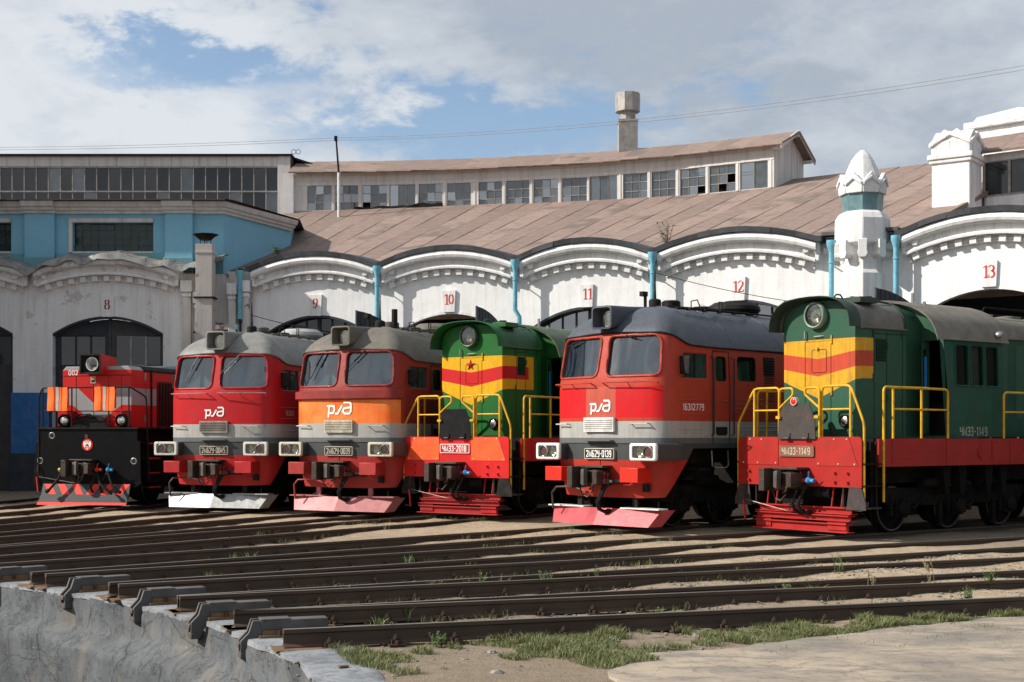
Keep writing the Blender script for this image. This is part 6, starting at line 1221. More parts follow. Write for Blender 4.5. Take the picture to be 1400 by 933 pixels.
# blue attic
hole1 = [(-15.45, 8.34), (-12.62, 8.34), (-12.62, 9.36), (-15.45, 9.36)]; hole0 = [(-21.0, 8.34), (-17.62, 8.34), (-17.62, 9.36), (-21.0, 9.36)]
v = MB(); skin(v, [(-27.2, 7.0), (-10.15, 7.0), (-10.15, 9.75), (-27.2, 9.75)], [hole1, hole0], lambda x, z, d: Vector((x, 48.75+d, z)), .5, .5, .30); v.build('attic_wall', M_blue, annex, 0)
for x0, x1 in ((-17.1, -16.05), (-12.17, -11.2), (-22.3, -21.3)):
    v = MB(); v.bx(x0, x1, 48.57, 48.745, 7.0, 9.73); v.build('attic_pilaster', M_blue, annex, 0, bevel=.015); v = MB(); v.bx(x0-.04, x1+.04, 48.50, 48.565, 7.0, 8.12); v.build('pilaster_dado', M_bluelow, annex, 0, bevel=.03)
v = MB(); v.bx(-27.2, -17.15, 48.66, 48.745, 7.0, 8.25); v.bx(-16.0, -12.2, 48.66, 48.745, 7.0, 8.25); v.bx(-11.15, -10.15, 48.66, 48.745, 7.0, 8.0); v.build('attic_dado', M_bluelow, annex, 0)
for hx0, hx1 in ((-15.45, -12.62), (-21.0, -17.62)):
    v = MB(); v.bx(hx0-.13, hx1, 48.68, 48.82, 9.36, 9.50); v.bx(hx0-.13, hx0, 48.68, 48.82, 8.30, 9.36); v.bx(hx0, hx1, 48.69, 48.80, 8.27, 8.34); fr = v.build('window_frame', M_corn, annex, 0)
    nx = int((hx1-hx0)/.262); m_ = MB(); m_.box((0, 0, 0), ((hx1-hx0)/nx-.008, .06, .250)); gm = m_.mesh('glass_block', M_gblock)
    for i in range(nx):
        for j in range(4): link('glass_block', gm, fr, (hx0+(hx1-hx0)*(i+.5)/nx, 48.98+random.uniform(-.02, .02), 8.34+1.02*(j+.5)/4), (random.uniform(-.05, .05), random.uniform(-.03, .03), random.uniform(-.06, .06)))
    v = MB(); v.bx(hx0, hx1, 49.1, 49.15, 8.2, 9.5); v.build('dark_backing', M_inside, annex, 0)
v = MB()
prof = [(-.02, 9.66), (.10, 9.66), (.12, 9.74), (.20, 9.77), (.22, 9.85), (.30, 9.88), (.34, 9.98), (.36, 10.05), (-.02, 10.05)]
def cornice(path, mt, nm, bump=0):
    v = MB(); secs = []
    for (x, y, nx, ny) in path: secs.append([Vector((x+nx*(o+bump), y+ny*(o+bump), z)) for o, z in prof])
    v.loft(secs, close=True); return v.build(nm, mt, annex, 0)
cornice([(-27.2, 48.75, 0, -1), (-10.15, 48.75, .40, -1), (-8.46, 52.9, .93, -.38)], M_corn, 'attic_cornice')
for x0, x1 in ((-17.15, -16.0), (-12.22, -11.15), (-22.35, -21.25)): cornice([(x0, 48.75, 0, -1), (x1, 48.75, 0, -1)], M_corn, 'cornice_break', .14)
v = MB(); v.add([Vector((-27.2, 48.2, 10.06)), Vector((-10.0, 48.2, 10.06)), Vector((-9.8, 48.6, 10.08)), Vector((-8.2, 52.9, 10.08)), Vector((-9.0, 61, 10.3)), Vector((-31.2, 61, 10.3))], [(0, 1, 2, 3, 4, 5)]); v.add([Vector((-27.2, 48.2, 10.10)), Vector((-9.95, 48.2, 10.10)), Vector((-9.75, 48.55, 10.12)), Vector((-8.1, 52.95, 10.12)), Vector((-8.9, 61, 10.35)), Vector((-31.2, 61, 10.35))], [(0, 1, 2, 3, 4, 5)]); v.add([Vector((-27.2, 48.2, 10.06)), Vector((-10.0, 48.2, 10.06)), Vector((-9.95, 48.2, 10.10)), Vector((-27.2, 48.2, 10.10))], [(0, 1, 2, 3)]); v.build('flat_roof', M_brownb, annex, 0)
v = MB(); v.add([Vector((-10.15, 48.75, 6.9)), Vector((-8.46, 52.9, 6.9)), Vector((-8.46, 52.9, 9.7)), Vector((-10.15, 48.75, 9.7))], [(0, 1, 2, 3)]); v.add([Vector((-8.46, 52.9, 6.9)), Vector((-9.3, 61, 6.9)), Vector((-9.3, 61, 10.2)), Vector((-8.46, 52.9, 10.05))], [(0, 1, 2, 3)]); v.build('attic_side_wall', M_blue, annex, 0)
# glazed band above
YB = 60.6
v = MB(); v.bx(-31, -10.24, YB-.02, YB+.2, 13.64, 14.08); v.build('band_fascia', M_corn, annex, 0, bevel=.01)
for x in np.arange(-30.5, -10.3, 1.2): v = MB(); v.bx(x, x+.025, YB-.03, YB-.019, 13.66, 14.08); v.build('fascia_joint', M_frame, annex, 0)
v = MB(); v.bx(-10.24, -9.69, YB-.06, YB+.4, 9.9, 14.10); v.build('corner_post', M_corn, annex, 0, bevel=.01)
v = MB(); v.prism([(YB, 9.5), (68, 9.5), (68, 14.1), (YB, 14.1)], lambda y, z, x: Vector((x, y, z)), -9.72, -9.66); v.build('brown_side_wall', M_brownb, annex, 0)
v = MB(); v.bx(-31.2, -9.60, YB-.14, 68, 14.08, 14.17); v.prism([(-9.62, 14.17), (-8.65, 13.85), (-8.65, 13.75), (-9.62, 14.05)], lambda a, b, c: Vector((a, c, b)), YB+.6, 68); v.build('band_roof', M_black, annex, 0)
v = MB()
for x in (-9.55, -9.35): v.tube([(x+.1*math.cos(a), YB, 14.28+.1*math.sin(a)) for a in np.linspace(0, 2*math.pi, 12, endpoint=False)], .012, 4, True)
v.build('wire_loop', M_black, annex)
v = MB(); v.bx(-31, -9.7, YB+1.4, YB+1.45, 9.9, 14.0); v.build('dark_backing', M_inside, annex, 0)
pw = .529; nx = 38; fr = MB(); x00 = -10.24-nx*pw
for i in range(nx+1): fr.bx(x00+i*pw-.022, x00+i*pw+.022, YB+.03, YB+.09, 10.9, 13.64)
fr.bx(x00, -10.24, YB+.01, YB+.09, 12.52, 12.58); fr.bx(x00, -10.24, YB+.0, YB+.09, 13.58, 13.64); fr.bx(x00, -10.24, YB+.0, YB+.09, 10.8, 11.1); fr = fr.build('window_frame', M_frame, annex, 0)
for i in range(nx):
    for z0, z1 in ((11.1, 12.52), (12.58, 13.58)):
        t = random.uniform(-.012, .012); v = MB(); x0 = x00+i*pw+.022; x1 = x00+(i+1)*pw-.022; v.add([Vector((x0, YB+.06+t, z0)), Vector((x1, YB+.06-t, z0)), Vector((x1, YB+.06-t, z1)), Vector((x0, YB+.06+t, z1))], [(0, 1, 2, 3)]); v.build('pane', M_pane4 if random.random() < .8 else M_pane2, fr, 0)
# square flue on the corner pier
v = MB(); v.bx(-10.78, -10.22, 47.2, 47.76, 3.0, 8.40); v.bx(-10.80, -10.20, 47.18, 47.78, 8.08, 8.16); fl = v.build('flue_duct', M_rustduct, annex, 0, bevel=.01)
v = MB(); v.bx(-10.85, -10.15, 47.15, 47.78, 6.55, 6.60); v.bx(-11.0, -9.6, 47.76, 47.8, 5.40, 5.45); v.build('flue_strap', M_black, fl)
v = MB(); v.lathe([(.46, 8.74), (.44, 8.76), (.02, 8.80)], 8, (-10.5, 47.48, 0)); v.lathe([(.40, 8.73), (.20, 8.56), (.18, 8.56)], 8, (-10.5, 47.48, 0))
for a in range(4): v.cyl((-10.5+.18*math.cos(a*1.57), 47.48+.18*math.sin(a*1.57), 8.38), (-10.5+.18*math.cos(a*1.57), 47.48+.18*math.sin(a*1.57), 8.75), .015, n=5)
v.build('flue_cap', M_black, fl, 0)
# block added out of view at left to shade the wing and nearby ground
blocker = thing('shade_block', 'tall plain block added out of view left of the wing to cast shade', 'shade_block')
v = MB(); v.bx(-34, -20.2, 37.6, 47.6, -.3, 11.4); v.build('wall', M_wallL, blocker, 0); v = MB(); v.bx(-34.3, -19.9, 37.3, 47.9, 11.4, 11.65); v.build('roof', M_felt, blocker, 0)
for y in (39.4, 42.4, 45.4):
    for z in (2.5, 7.5):
        v = MB(); v.bx(-20.21, -20.12, y-.1, y+1.5, z-.1, z+2.6); f = v.build('window_frame', M_frame, blocker, 0); v = MB(); v.bx(-20.13, -20.10, y, y+1.4, z, z+2.5); v.build('pane', M_pane4, f, 0)
# mast on the roof and the wires it carries
ms = thing('roof_mast', 'thin mast standing on the brown roof in front of the ridge windows', 'mast', (-7.30, 58.4, 11.0))
v = MB(); v.cyl((0, 0, 0), (0, 0, 1.95), .062, n=8); v.build('mast_foot', M_white, ms); v = MB(); v.cyl((-.0, 0, 1.9), (-.12, 0, 3.45), .045, .035, 8); v.box((-.12, -.05, 3.38), (.12, .14, .2)); v.build('mast_tip', M_black, ms)
def sag(a, b, s, n=24): return [Vector(a).lerp(Vector(b), i/n)-Vector((0, 0, s*4*(i/n)*(1-i/n))) for i in range(n+1)]
for k, lab in ((0, 'upper of the two thin overhead wires crossing the sky'), (1, 'lower of the two thin overhead wires crossing the sky')):
    v = MB(); pts = sag((-34, 62, 14.9-k*.12), (-7.42, 58.4, 14.42-k*.10), .25)+sag((-7.42, 58.4, 14.42-k*.10), (22, 40.0, 13.9-k*.14), .75)[1:]; v.tube(pts, .008, 4); tag(v.build('overhead_wire', M_steelgrey, None), lab, 'wire', 'overhead wires')
v = MB(); v.tube(sag((-8.95, 47.5, 6.0), (-4.5, 46.6, 5.25), .15)+sag((-4.5, 46.6, 5.25), (.1, 45.0, 5.3), .1)[1:], .012, 4); tag(v.build('facade_cable', M_black, None), 'thin dark cable strung across the white wall between gates 9 and 10', 'cable')
v = MB(); v.tube(sag((4.4, 42.8, 6.9), (9.4, 40.3, 5.6), .12), .010, 4); tag(v.build('facade_cable', M_black, None), 'thin cable strung across the white wall below number 12', 'cable')
# ------------------------------------------------------------------ ground, tracks, pit
PIT = Vector((-16.62, 6.46)); PR = 15.88
GZ = -.20
edge = [(.55, 11.0), (.95, 11.5), (.85, 12.1), (1.35, 12.55), (1.2, 12.95), (1.9, 13.1), (2.4, 13.55), (3.2, 14.05), (4.2, 14.8), (5.2, 15.35), (6.6, 16.1), (10, 17.9), (20, 22), (40, 30), (40, -20), (2, -20), (1.5, 4)]
pv = []
for i in range(len(edge)):
    a, b_ = edge[i], edge[(i+1) % len(edge)]; L = math.dist(a, b_); k = max(1, int(L/.25)) if i < 12 else 4
    for j in range(k):
        t = j/k; pv.append((lerp(a[0], b_[0], t)+(random.uniform(-.10, .10) if i < 12 else 0), lerp(a[1], b_[1], t)+(random.uniform(-.11, .11) if i < 12 else 0)))
def gz(x, y):
    dx, dy = x-CC.x, y-CC.y; r = math.hypot(dx, dy); th = math.degrees(math.atan2(dy, dx)); w = sstep(13, 24, th)*sstep(19.5, 27, r)*(1-sstep(100, 118, th))
    h = .115*w; h += (.018*math.sin(x*1.7+y*.9)+.014*math.sin(x*3.1-y*2.3)+.010*math.sin(x*6.3+y*5.1))*sstep(17.5, 20, r)*(1-sstep(60, 90, r))
    if y < 24 and x > 0 and inpoly((x, y), pv): return GZ-.03
    return GZ+h
def ground_material():
    b = NB('yard_ground'); oc = b.coord(); sp = b.n('ShaderNodeSeparateXYZ'); b.lk(oc, sp.inputs[0])
    n1 = b.noise(oc, .45, 8, .62); n2 = b.noise(oc, 6.0, 8, .7); n3 = b.noise(oc, 40., 6, .7)
    c = b.mix(b.ramp(n2, [(0.35, 0.0), (0.65, 1.0)]), (0.30, 0.225, 0.145), (0.47, 0.365, 0.245))
    c = b.mix(b.ramp(n1, [(0.54, 0.0), (0.74, .55)]), c, (0.13, 0.10, 0.07))
    c = b.mix(b.ramp(n3, [(0.60, 0.0), (0.72, .8)]), c, (0.09, 0.07, 0.05))
    # oil-darkened strip where the locomotives stand, by distance from the turntable
    dx = b.math('ADD', sp.outputs[0], 18.34); dy = b.math('SUBTRACT', sp.outputs[1], 8.63); r = b.math('SQRT', b.math('ADD', b.math('MULTIPLY', dx, dx), b.math('MULTIPLY', dy, dy)))
    oil = b.ramp(b.math('ADD', b.math('MULTIPLY', r, 1/60), b.math('MULTIPLY', b.math('SUBTRACT', n2, .5), .05)), [(.495, 0.0), (.54, .60)]); c = b.mix(oil, c, (0.085, 0.068, 0.052))
    near = b.ramp(b.math('ADD', b.math('MULTIPLY', r, 1/60), b.math('MULTIPLY', b.math('SUBTRACT', n1, .5), .12)), [(.345, .75), (.425, .05)]); c = b.mix(near, c, b.mix(n2, (0.115, 0.088, 0.062), (0.23, 0.178, 0.125)))
    b.set(Base_Color=c, Roughness=.95); b.bump(b.math('ADD', b.math('MULTIPLY', n2, 1.0), b.math('MULTIPLY', n3, .5)), .8, .05); return b.m
M_ground = ground_material()
v = MB(); rr = [PR+.0, PR+.9]+list(np.arange(PR+1.3, 42, .42))+[44, 47, 52, 60, 80, 120, 200, 400, 900, 2000]; na = 220; angs = [2*math.pi*i/na for i in range(na)]
vs = []; 
for r in rr:
    for a in angs:
        x, y = PIT.x+r*math.cos(a), PIT.y+r*math.sin(a); vs.append((x, y, gz(x, y) if r < 100 else GZ))
v.add(vs, [(i*na+j, i*na+(j+1) % na, (i+1)*na+(j+1) % na, (i+1)*na+j) for i in range(len(rr)-1) for j in range(na)]); g = v.build('ground', M_ground, None, 60); g['kind'] = 'structure'
def conc(name, col, crack=.6, blue=0.0):
    b = NB(name); oc = b.coord(); c = b.mix(b.ramp(b.noise(oc, 1.3, 9, .68), [(.32, 0.0), (.68, 1.0)]), tuple(x*.50 for x in col), tuple(x*1.15 for x in col))
    st = b.ramp(b.noise(oc, 1.6, 8, .65, (1.2, 1.2, .45)), [(0.52, 0.0), (0.75, .55)]); c = b.mix(st, c, (0.23, 0.18, 0.125) if blue else (0.13, 0.12, 0.105))
    ds = b.ramp(b.noise(oc, 2.6, 8, .66, (1.5, 1.5, .22)), [(0.52, 0.0), (0.72, .75)]); c = b.mix(ds, c, (0.06, 0.062, 0.066))
    n = b.noise(oc, 1.7, 10, .72, None, 0.35); cr = b.ramp(n, [(0.493, 0.0), (0.5, crack*.6), (0.507, 0.0)]); c = b.mix(cr, c, (0.035, 0.033, 0.032))
    if blue:
        vo = b.n('ShaderNodeTexVoronoi'); vo.feature = 'DISTANCE_TO_EDGE'; vo.inputs['Scale'].default_value = 1.15; mx = b.n('ShaderNodeMix'); mx.data_type = 'VECTOR'; mx.inputs[0].default_value = .22; nn = b.n('ShaderNodeTexNoise'); nn.inputs['Scale'].default_value = 2.2; nn.inputs['Detail'].default_value = 8; b.lk(oc, nn.inputs['Vector']); b.lk(oc, mx.inputs[4]); b.lk(nn.outputs['Color'], mx.inputs[5]); b.lk(mx.outputs[1], vo.inputs['Vector']); ck = b.ramp(vo.outputs['Distance'], [(0.0, .85), (0.012, 0.0)]); c = b.mix(ck, c, (0.02, 0.02, 0.02))
    sp = b.ramp(b.noise(oc, 16., 6, .7), [(0.66, 0.0), (0.70, .7)]); c = b.mix(sp, c, (0.40, 0.40, 0.38)); sp = b.ramp(b.noise(oc, 24., 8, .7), [(0.60, 0.0), (0.70, .7)]); c = b.mix(sp, c, (0.05, 0.05, 0.05))
    b.set(Base_Color=c, Roughness=.85); b.bump(b.math('ADD', b.math('ADD', b.noise(oc, 3.0, 6), b.math('MULTIPLY', b.noise(oc, 26., 8, .7), .4)), b.math('MULTIPLY', cr, -.8)), .6, .03); return b.m
M_pit = conc('cracked_blue_grey_render', (0.092, 0.100, 0.106), 1.0, 1.0); M_rim = conc('grey_cement_rim', (0.26, 0.275, 0.29), .4)
# pit: rendered wall with a bulging ledge half way down
def roughr(a, z): return .03*math.sin(a*37+z*2)+.02*math.sin(a*91+z*5)+.012*math.sin(a*160-z*9)+random.uniform(-.012, .012)
prof = [(0, -.215), (.015, -.30), (.025, -.56), (.05, -.60), (.22, -.70), (.29, -.76), (.30, -.86), (.27, -1.4), (.29, -2.2), (.3, -3.0)]
na = 900; vs = []
for o, z in prof:
    for j in range(na):
        a = 2*math.pi*j/na; lift = .10*math.sin(a*23)*(1 if -.8 < z < -.55 else 0)*.5; r = PR-.03-o+roughr(a, z); vs.append((PIT.x+r*math.cos(a), PIT.y+r*math.sin(a), z+lift))
v = MB(); v.add(vs, [(i*na+j, i*na+(j+1) % na, (i+1)*na+(j+1) % na, (i+1)*na+j) for i in range(len(prof)-1) for j in range(na)]); o = v.build('pit_wall', M_pit, None, 50); o['kind'] = 'structure'
na = 420; vs = []
for rd, z in ((-.04, -.24), (-.03, -.186), (.03, -.180), (.48, -.178), (.58, -.186), (.62, -.22)):
    for j in range(na):
        a = 2*math.pi*j/na; r = PR+rd+(roughr(a, z) if rd < .1 else .12*math.sin(a*31)+.08*math.sin(a*77)); vs.append((PIT.x+r*math.cos(a), PIT.y+r*math.sin(a), z+.006*math.sin(a*200)))
v = MB(); v.add(vs, [(i*na+j, i*na+(j+1) % na, (i+1)*na+(j+1) % na, (i+1)*na+j) for i in range(5) for j in range(na)]); o = v.build('pit_rim', M_rim, None, 50); o['kind'] = 'structure'
v = MB(); v.lathe([(.0, -3.0), (PR, -3.0)], 64, (PIT.x, PIT.y, 0)); o = v.build('pit_floor', M_ground, None, 0); o['kind'] = 'structure'
# worn pavement near the camera
def pave_mat():
    b = NB('worn_asphalt_pavement'); oc = b.coord(); n1 = b.noise(oc, .7, 8, .65); n2 = b.noise(oc, 14., 8, .72); n3 = b.noise(oc, 2.2, 8, .6, (1, 2.2, 1))
    c = b.mix(b.ramp(n1, [(0.35, 0.0), (0.62, 1.0)]), (0.20, 0.172, 0.142), (0.40, 0.325, 0.240)); c = b.mix(b.ramp(n3, [(0.48, 0.0), (0.64, .8)]), c, (0.17, 0.152, 0.132)); c = b.mix(b.ramp(n2, [(0.58, 0.0), (0.68, .6)]), c, (0.09, 0.078, 0.065))
    cr = b.ramp(b.noise(oc, .9, 9, .7, None, 1.4), [(0.494, 0.0), (0.5, .6), (0.506, 0.0)]); c = b.mix(cr, c, (0.06, 0.05, 0.04)); b.set(Base_Color=c, Roughness=.9); b.bump(b.math('ADD', n2, b.math('MULTIPLY', cr, -1.)), .4, .02); return b.m
v = MB(); v.prism(pv, lambda a, b, c: Vector((a, b, c)), -.186, -.30); o = v.build('pavement', pave_mat(), None, 0); o['kind'] = 'structure'

# tracks
M_rail = mat('dark_rail_steel', (0.030, 0.024, 0.020), .55, .3, .3, dirt=.3, dirtcol=(.05, .035, .025), rust=.25, bump=.15)
def railmat():
    b = NB('rail_steel'); oc = b.coord(); geo = b.n('ShaderNodeNewGeometry'); sp = b.n('ShaderNodeSeparateXYZ'); b.lk(geo.outputs['Normal'], sp.inputs[0]); so = b.n('ShaderNodeSeparateXYZ'); b.lk(oc, so.inputs[0])
    topm = b.math('MULTIPLY', b.math('GREATER_THAN', sp.outputs[2], .7), b.math('GREATER_THAN', so.outputs[2], -.03)); n = b.noise(oc, 5., 8, .65, (.3, 1, 1))
    c = b.mix(n, (0.026, 0.018, 0.012), (0.095, 0.056, 0.033)); c = b.mix(b.math('MULTIPLY', topm, b.ramp(n, [(.3, 1.0), (.75, .55)])), c, (0.27, 0.25, 0.225)); b.set(Base_Color=c, Metallic=b.math('MULTIPLY', topm, .55), Roughness=b.math('SUBTRACT', .62, b.math('MULTIPLY', topm, .24))); b.bump(b.noise(oc, 30., 6), .2, .01); return b.m
M_railtop = railmat(); M_sleeper = mat('oiled_timber', (0.075, 0.055, 0.040), .85, 0, .4, dirt=.5, bump=.4); M_csleeper = mat('concrete_sleeper', (0.27, 0.235, 0.19), .85, 0, .25, dirt=.4, bump=.3); M_bolt = mat('rusty_fastener', (0.060, 0.040, 0.028), .7, .3, .4, dirt=.4, rust=.5); M_plate = mat('rusty_plate', (0.20, 0.125, 0.070), .8, .1, .4, dirt=.4, rust=.5); M_cast = mat('grey_cast_iron', (0.105, 0.102, 0.098), .55, .2, .3, dirt=.3, rust=.25)
RP = [(-.036, 0), (-.030, .0), (.030, .0), (.036, -.008), (.036, -.038), (.012, -.052), (.010, -.135), (.066, -.165), (.066, -.178), (-.066, -.178), (-.066, -.165), (-.010, -.135), (-.012, -.052), (-.036, -.038), (-.036, -.008)]
fb = MB(); fb.box((0, 0, -.183), (.16, .36, .018))
for s in (-1, 1):
    fb.box((0, s*.085, -.155), (.09, .06, .04)); fb.cyl((0, s*.095, -.14), (0, s*.095, -.085), .014, n=6); fb.cyl((0, s*.095, -.128), (0, s*.095, -.104), .028, n=6); fb.cyl((0, s*.15, -.175), (0, s*.15, -.140), .022, n=6)
fast_mesh = fb.mesh('rail_fastener', M_bolt)
sl = MB(); sl.box((0, 0, -.262), (.23, 2.35, .14)); sleep_w = sl.mesh('sleeper', M_sleeper); sl = MB(); sl.prism([(-.13, -.33), (.13, -.33), (.10, -.19), (-.10, -.19)], lambda a, b, c: Vector((a, c, b)), -1.2, 1.2); sleep_c = sl.mesh('sleeper', M_csleeper)
TH = [18.55, 24.05, 29.89, 36.51, 43.63, 53.5, 59.54, 66.99, 74.6, 81.5]
LAB = ['nearest railway track, its outer rail running along the grass verge', 'second railway track counted from the grass verge', 'third railway track from the verge, just in front of the weathered green shunter', 'railway track under the weathered dull green shunter', 'railway track under the faded red diesel with the slate roof', 'railway track under the bright green shunter', 'railway track under the diesel with the orange band', 'railway track under the crimson diesel with the silver plough', 'railway track under the red and black shunter', 'railway track farthest left, beside the red and black shunter']
def pit_start(th, off):
    d = Vector((math.cos(th), math.sin(th))); n = Vector((math.sin(th), -math.cos(th))); o = CC.xy+n*off-PIT; b = o.dot(d); c = o.dot(o)-(PR+.06)**2; return -b+math.sqrt(b*b-c)
for i, deg in enumerate(TH):
    th = R(deg); t = thing('railway_track', LAB[i], 'railway track', (CC.x, CC.y, 0), th, 'tracks fanning out from the turntable')
    R1 = 41.3 if 40 < deg < 79 else 62.0
    if deg > 76: R1 = 39.0
    for s in (-1, 1):
        off = -s*.795; r0 = pit_start(th, -s*-.795 if False else s*.795); y = -s*.795; secs = []
        for x in (r0, r0+2, 24, 30, R1): secs.append([Vector((x, y+a, z)) for a, z in RP])
        v = MB(); v.loft(secs, close=True); v.build('rail', M_railtop, t, 0)
        x = r0+.45
        while x < min(R1, 34):
            link('rail_fastener', fast_mesh, t, (x+random.uniform(-.03, .03), y, random.uniform(-.006, .002)), (0, 0, random.uniform(-.06, .06))); x += .60
        # steel seat where the rail ends at the pit
        v = MB(); v.bx(r0-.10, r0+.55, y-.20, y+.20, -.198, -.176); v.build('end_plate', M_plate, t)
    x = pit_start(th, 0)+2.6+i*.1
    while x < 27:
        link('sleeper', sleep_c if i == 0 else sleep_w, t, (x, 0, -.012*(i % 3)-.004*i), (0, 0, random.uniform(-.02, .02))); x += .60
# latch seats on the rim between the tracks
LKL = ['turntable latch at the rim nearest the cement slab', 'second turntable latch from the cement slab along the rim', 'third turntable latch from the cement slab, at the rim', 'fourth turntable latch from the cement slab, at the rim', 'turntable latch at the rim by the left edge of the photo', 'turntable latch hidden left of the photo']
for i in range(6):
    th = R(TH[i]); x0 = pit_start(th, 0); t = thing('turntable_latch', LKL[i], 'latch', (CC.x+(x0-.12)*math.cos(th), CC.y+(x0-.12)*math.sin(th), 0), th, 'latches round the turntable pit')
    v = MB(); v.bx(.12, .80, -.10, .10, -.10, .0); v.bx(.12, .42, -.105, .105, .0, .012); v.build('latch_block', M_cast, t, bevel=.008)
    v = MB()
    for s in (-1, 1): v.prism([(-.08, -.38), (.02, -.38), (.06, -.28), (.14, -.18), (.14, .0), (.04, .0), (.0, -.12), (-.08, -.20)], lambda a, b, c: Vector((a, c, b)), s*.055, s*.095)
    v.bx(-.08, .0, -.10, .10, -.38, -.32); v.bx(-.10, -.04, -.08, .08, -.27, -.22); v.build('latch_bracket', M_cast, t, bevel=.006)
    v = MB(); v.bx(.10, 1.0, -.15, .15, -.178, -.15); v.bx(.14, .9, -.12, .12, -.15, -.10); v.build('latch_bed', M_plate, t); v = MB()
    for a in (.3, .6): v.cyl((a, -.13, -.15), (a, -.13, -.10), .022, n=6)
    v.build('bolt', M_bolt, t)

# ------------------------------------------------------------------ grass, weeds, stones
def leafmat(name, c1, c2, trans=.3):
    b = NB(name); oi = b.n('ShaderNodeNewGeometry'); c = b.mix(oi.outputs['Random Per Island'], c1, c2); b.set(Base_Color=c, Roughness=.65); b.bs.inputs['Subsurface Weight'].default_value = 0.0; return b.m
M_grass = leafmat('grass_blades', (0.085, 0.125, 0.030), (0.21, 0.20, 0.085)); M_weed = leafmat('weed_leaves', (0.055, 0.110, 0.022), (0.13, 0.18, 0.05)); M_dry = leafmat('dry_stems', (0.22, 0.17, 0.09), (0.30, 0.25, 0.14))
def blades(name, pts, hts, mt, wid=.006, lean=.5, label=None, cat=None):
    n = len(pts); P = np.array(pts); h = np.array(hts); a = rng.uniform(0, 2*np.pi, n); ln = rng.uniform(.1, lean, n)*h; w = wid*rng.uniform(.7, 1.4, n); dx, dy = np.cos(a), np.sin(a); b = rng.uniform(0, 2*np.pi, n); wx, wy = np.cos(b)*w, np.sin(b)*w
    V = np.empty((n, 5, 3)); V[:, 0] = P; V[:, 0, 0] -= wx; V[:, 0, 1] -= wy; V[:, 1] = P; V[:, 1, 0] += wx; V[:, 1, 1] += wy
    mid = P.copy(); mid[:, 0] += dx*ln*.35; mid[:, 1] += dy*ln*.35; mid[:, 2] += h*.6; V[:, 2] = mid; V[:, 2, 0] += wx*.8; V[:, 2, 1] += wy*.8; V[:, 3] = mid; V[:, 3, 0] -= wx*.8; V[:, 3, 1] -= wy*.8
    tip = P.copy(); tip[:, 0] += dx*ln; tip[:, 1] += dy*ln; tip[:, 2] += h*.95; V[:, 4] = tip
    me = bpy.data.meshes.new(name); i = np.arange(n)*5; q = np.stack([i, i+1, i+2, i+3], 1).ravel(); t = np.stack([i+3, i+2, i+4], 1).ravel(); L = np.concatenate([q, t]); me.vertices.add(5*n); me.vertices.foreach_set('co', V.ravel()); me.loops.add(len(L)); me.loops.foreach_set('vertex_index', L)
    me.polygons.add(2*n); me.polygons.foreach_set('loop_start', np.concatenate([np.arange(n)*4, 4*n+np.arange(n)*3])); me.polygons.foreach_set('loop_total', np.concatenate([np.full(n, 4), np.full(n, 3)])); me.update(); me.validate(); me.materials.append(mt); return me
def nz(x, y): return .5+.25*math.sin(x*1.9+y*1.1)+.15*math.sin(x*4.3-y*3.7)+.1*math.sin(x*9.1+y*7.7)
th1_ = R(TH[0]); d1 = Vector((math.cos(th1_), math.sin(th1_))); n1 = Vector((math.sin(th1_), -math.cos(th1_)))
pts, hts = [], []
def verge(x, y):   # distance from the outer rail of the nearest track
    q = Vector((x, y))-CC.xy; return q.dot(n1)-.795, q.dot(d1)
k = 0
while len(pts) < 90000 and k < 900000:
    k += 1; r = rng.uniform(17.2, 34); o = rng.uniform(.10, 3.6); p = CC.xy+d1*r+n1*(.795+o); x, y = p
    far = sstep(19.5, 25, r); lim = lerp(1.75+.6*sstep(18, 20, r), 1.75, far); dens = (nz(x*1.3, y*1.3) > lerp(.48, .10, far)+.25*sstep(lim*.55, lim, o))
    if inpoly((x, y), pv) and rng.random() > .05: continue
    if o > lim or not dens or rng.random() > lerp(.55, 1.0, far)*(1-.5*o/lim): continue
    pts.append((x, y, gz(x, y)-.005)); hts.append(rng.uniform(.018, .060)*(1+.9*(nz(x*3, y*3) > .65)))
gr = link('verge_grass', blades('verge_grass', pts, hts, M_grass, .0028, 1.2), None); gr['kind'] = 'stuff'; tag(gr, 'patchy green grass between the nearest rail and the pavement', 'grass')
pts, hts = [], []
for i in range(0, 6):
    th = R(TH[i]); d = Vector((math.cos(th), math.sin(th))); n = Vector((math.sin(th), -math.cos(th)))
    for k in range(900):
        r = rng.uniform(17.5, 24+1.0*i); o = rng.choice([-.795, .795])+rng.normal(0, .16) if rng.random() < .7 else rng.uniform(-.7, .7); p = CC.xy+d*r+n*o
        if nz(p.x*1.1+5, p.y*1.1) < .60-.02*i: continue
        for j in range(int(rng.integers(2, 6))):
            q = (p.x+rng.normal(0, .04), p.y+rng.normal(0, .04)); pts.append((*q, gz(*q)-.01)); hts.append(rng.uniform(.04, .13))
gr = link('track_grass', blades('track_grass', pts, hts, M_grass, .0028, .7), None); gr['kind'] = 'stuff'; tag(gr, 'thin tufts of grass growing between the rails', 'grass')
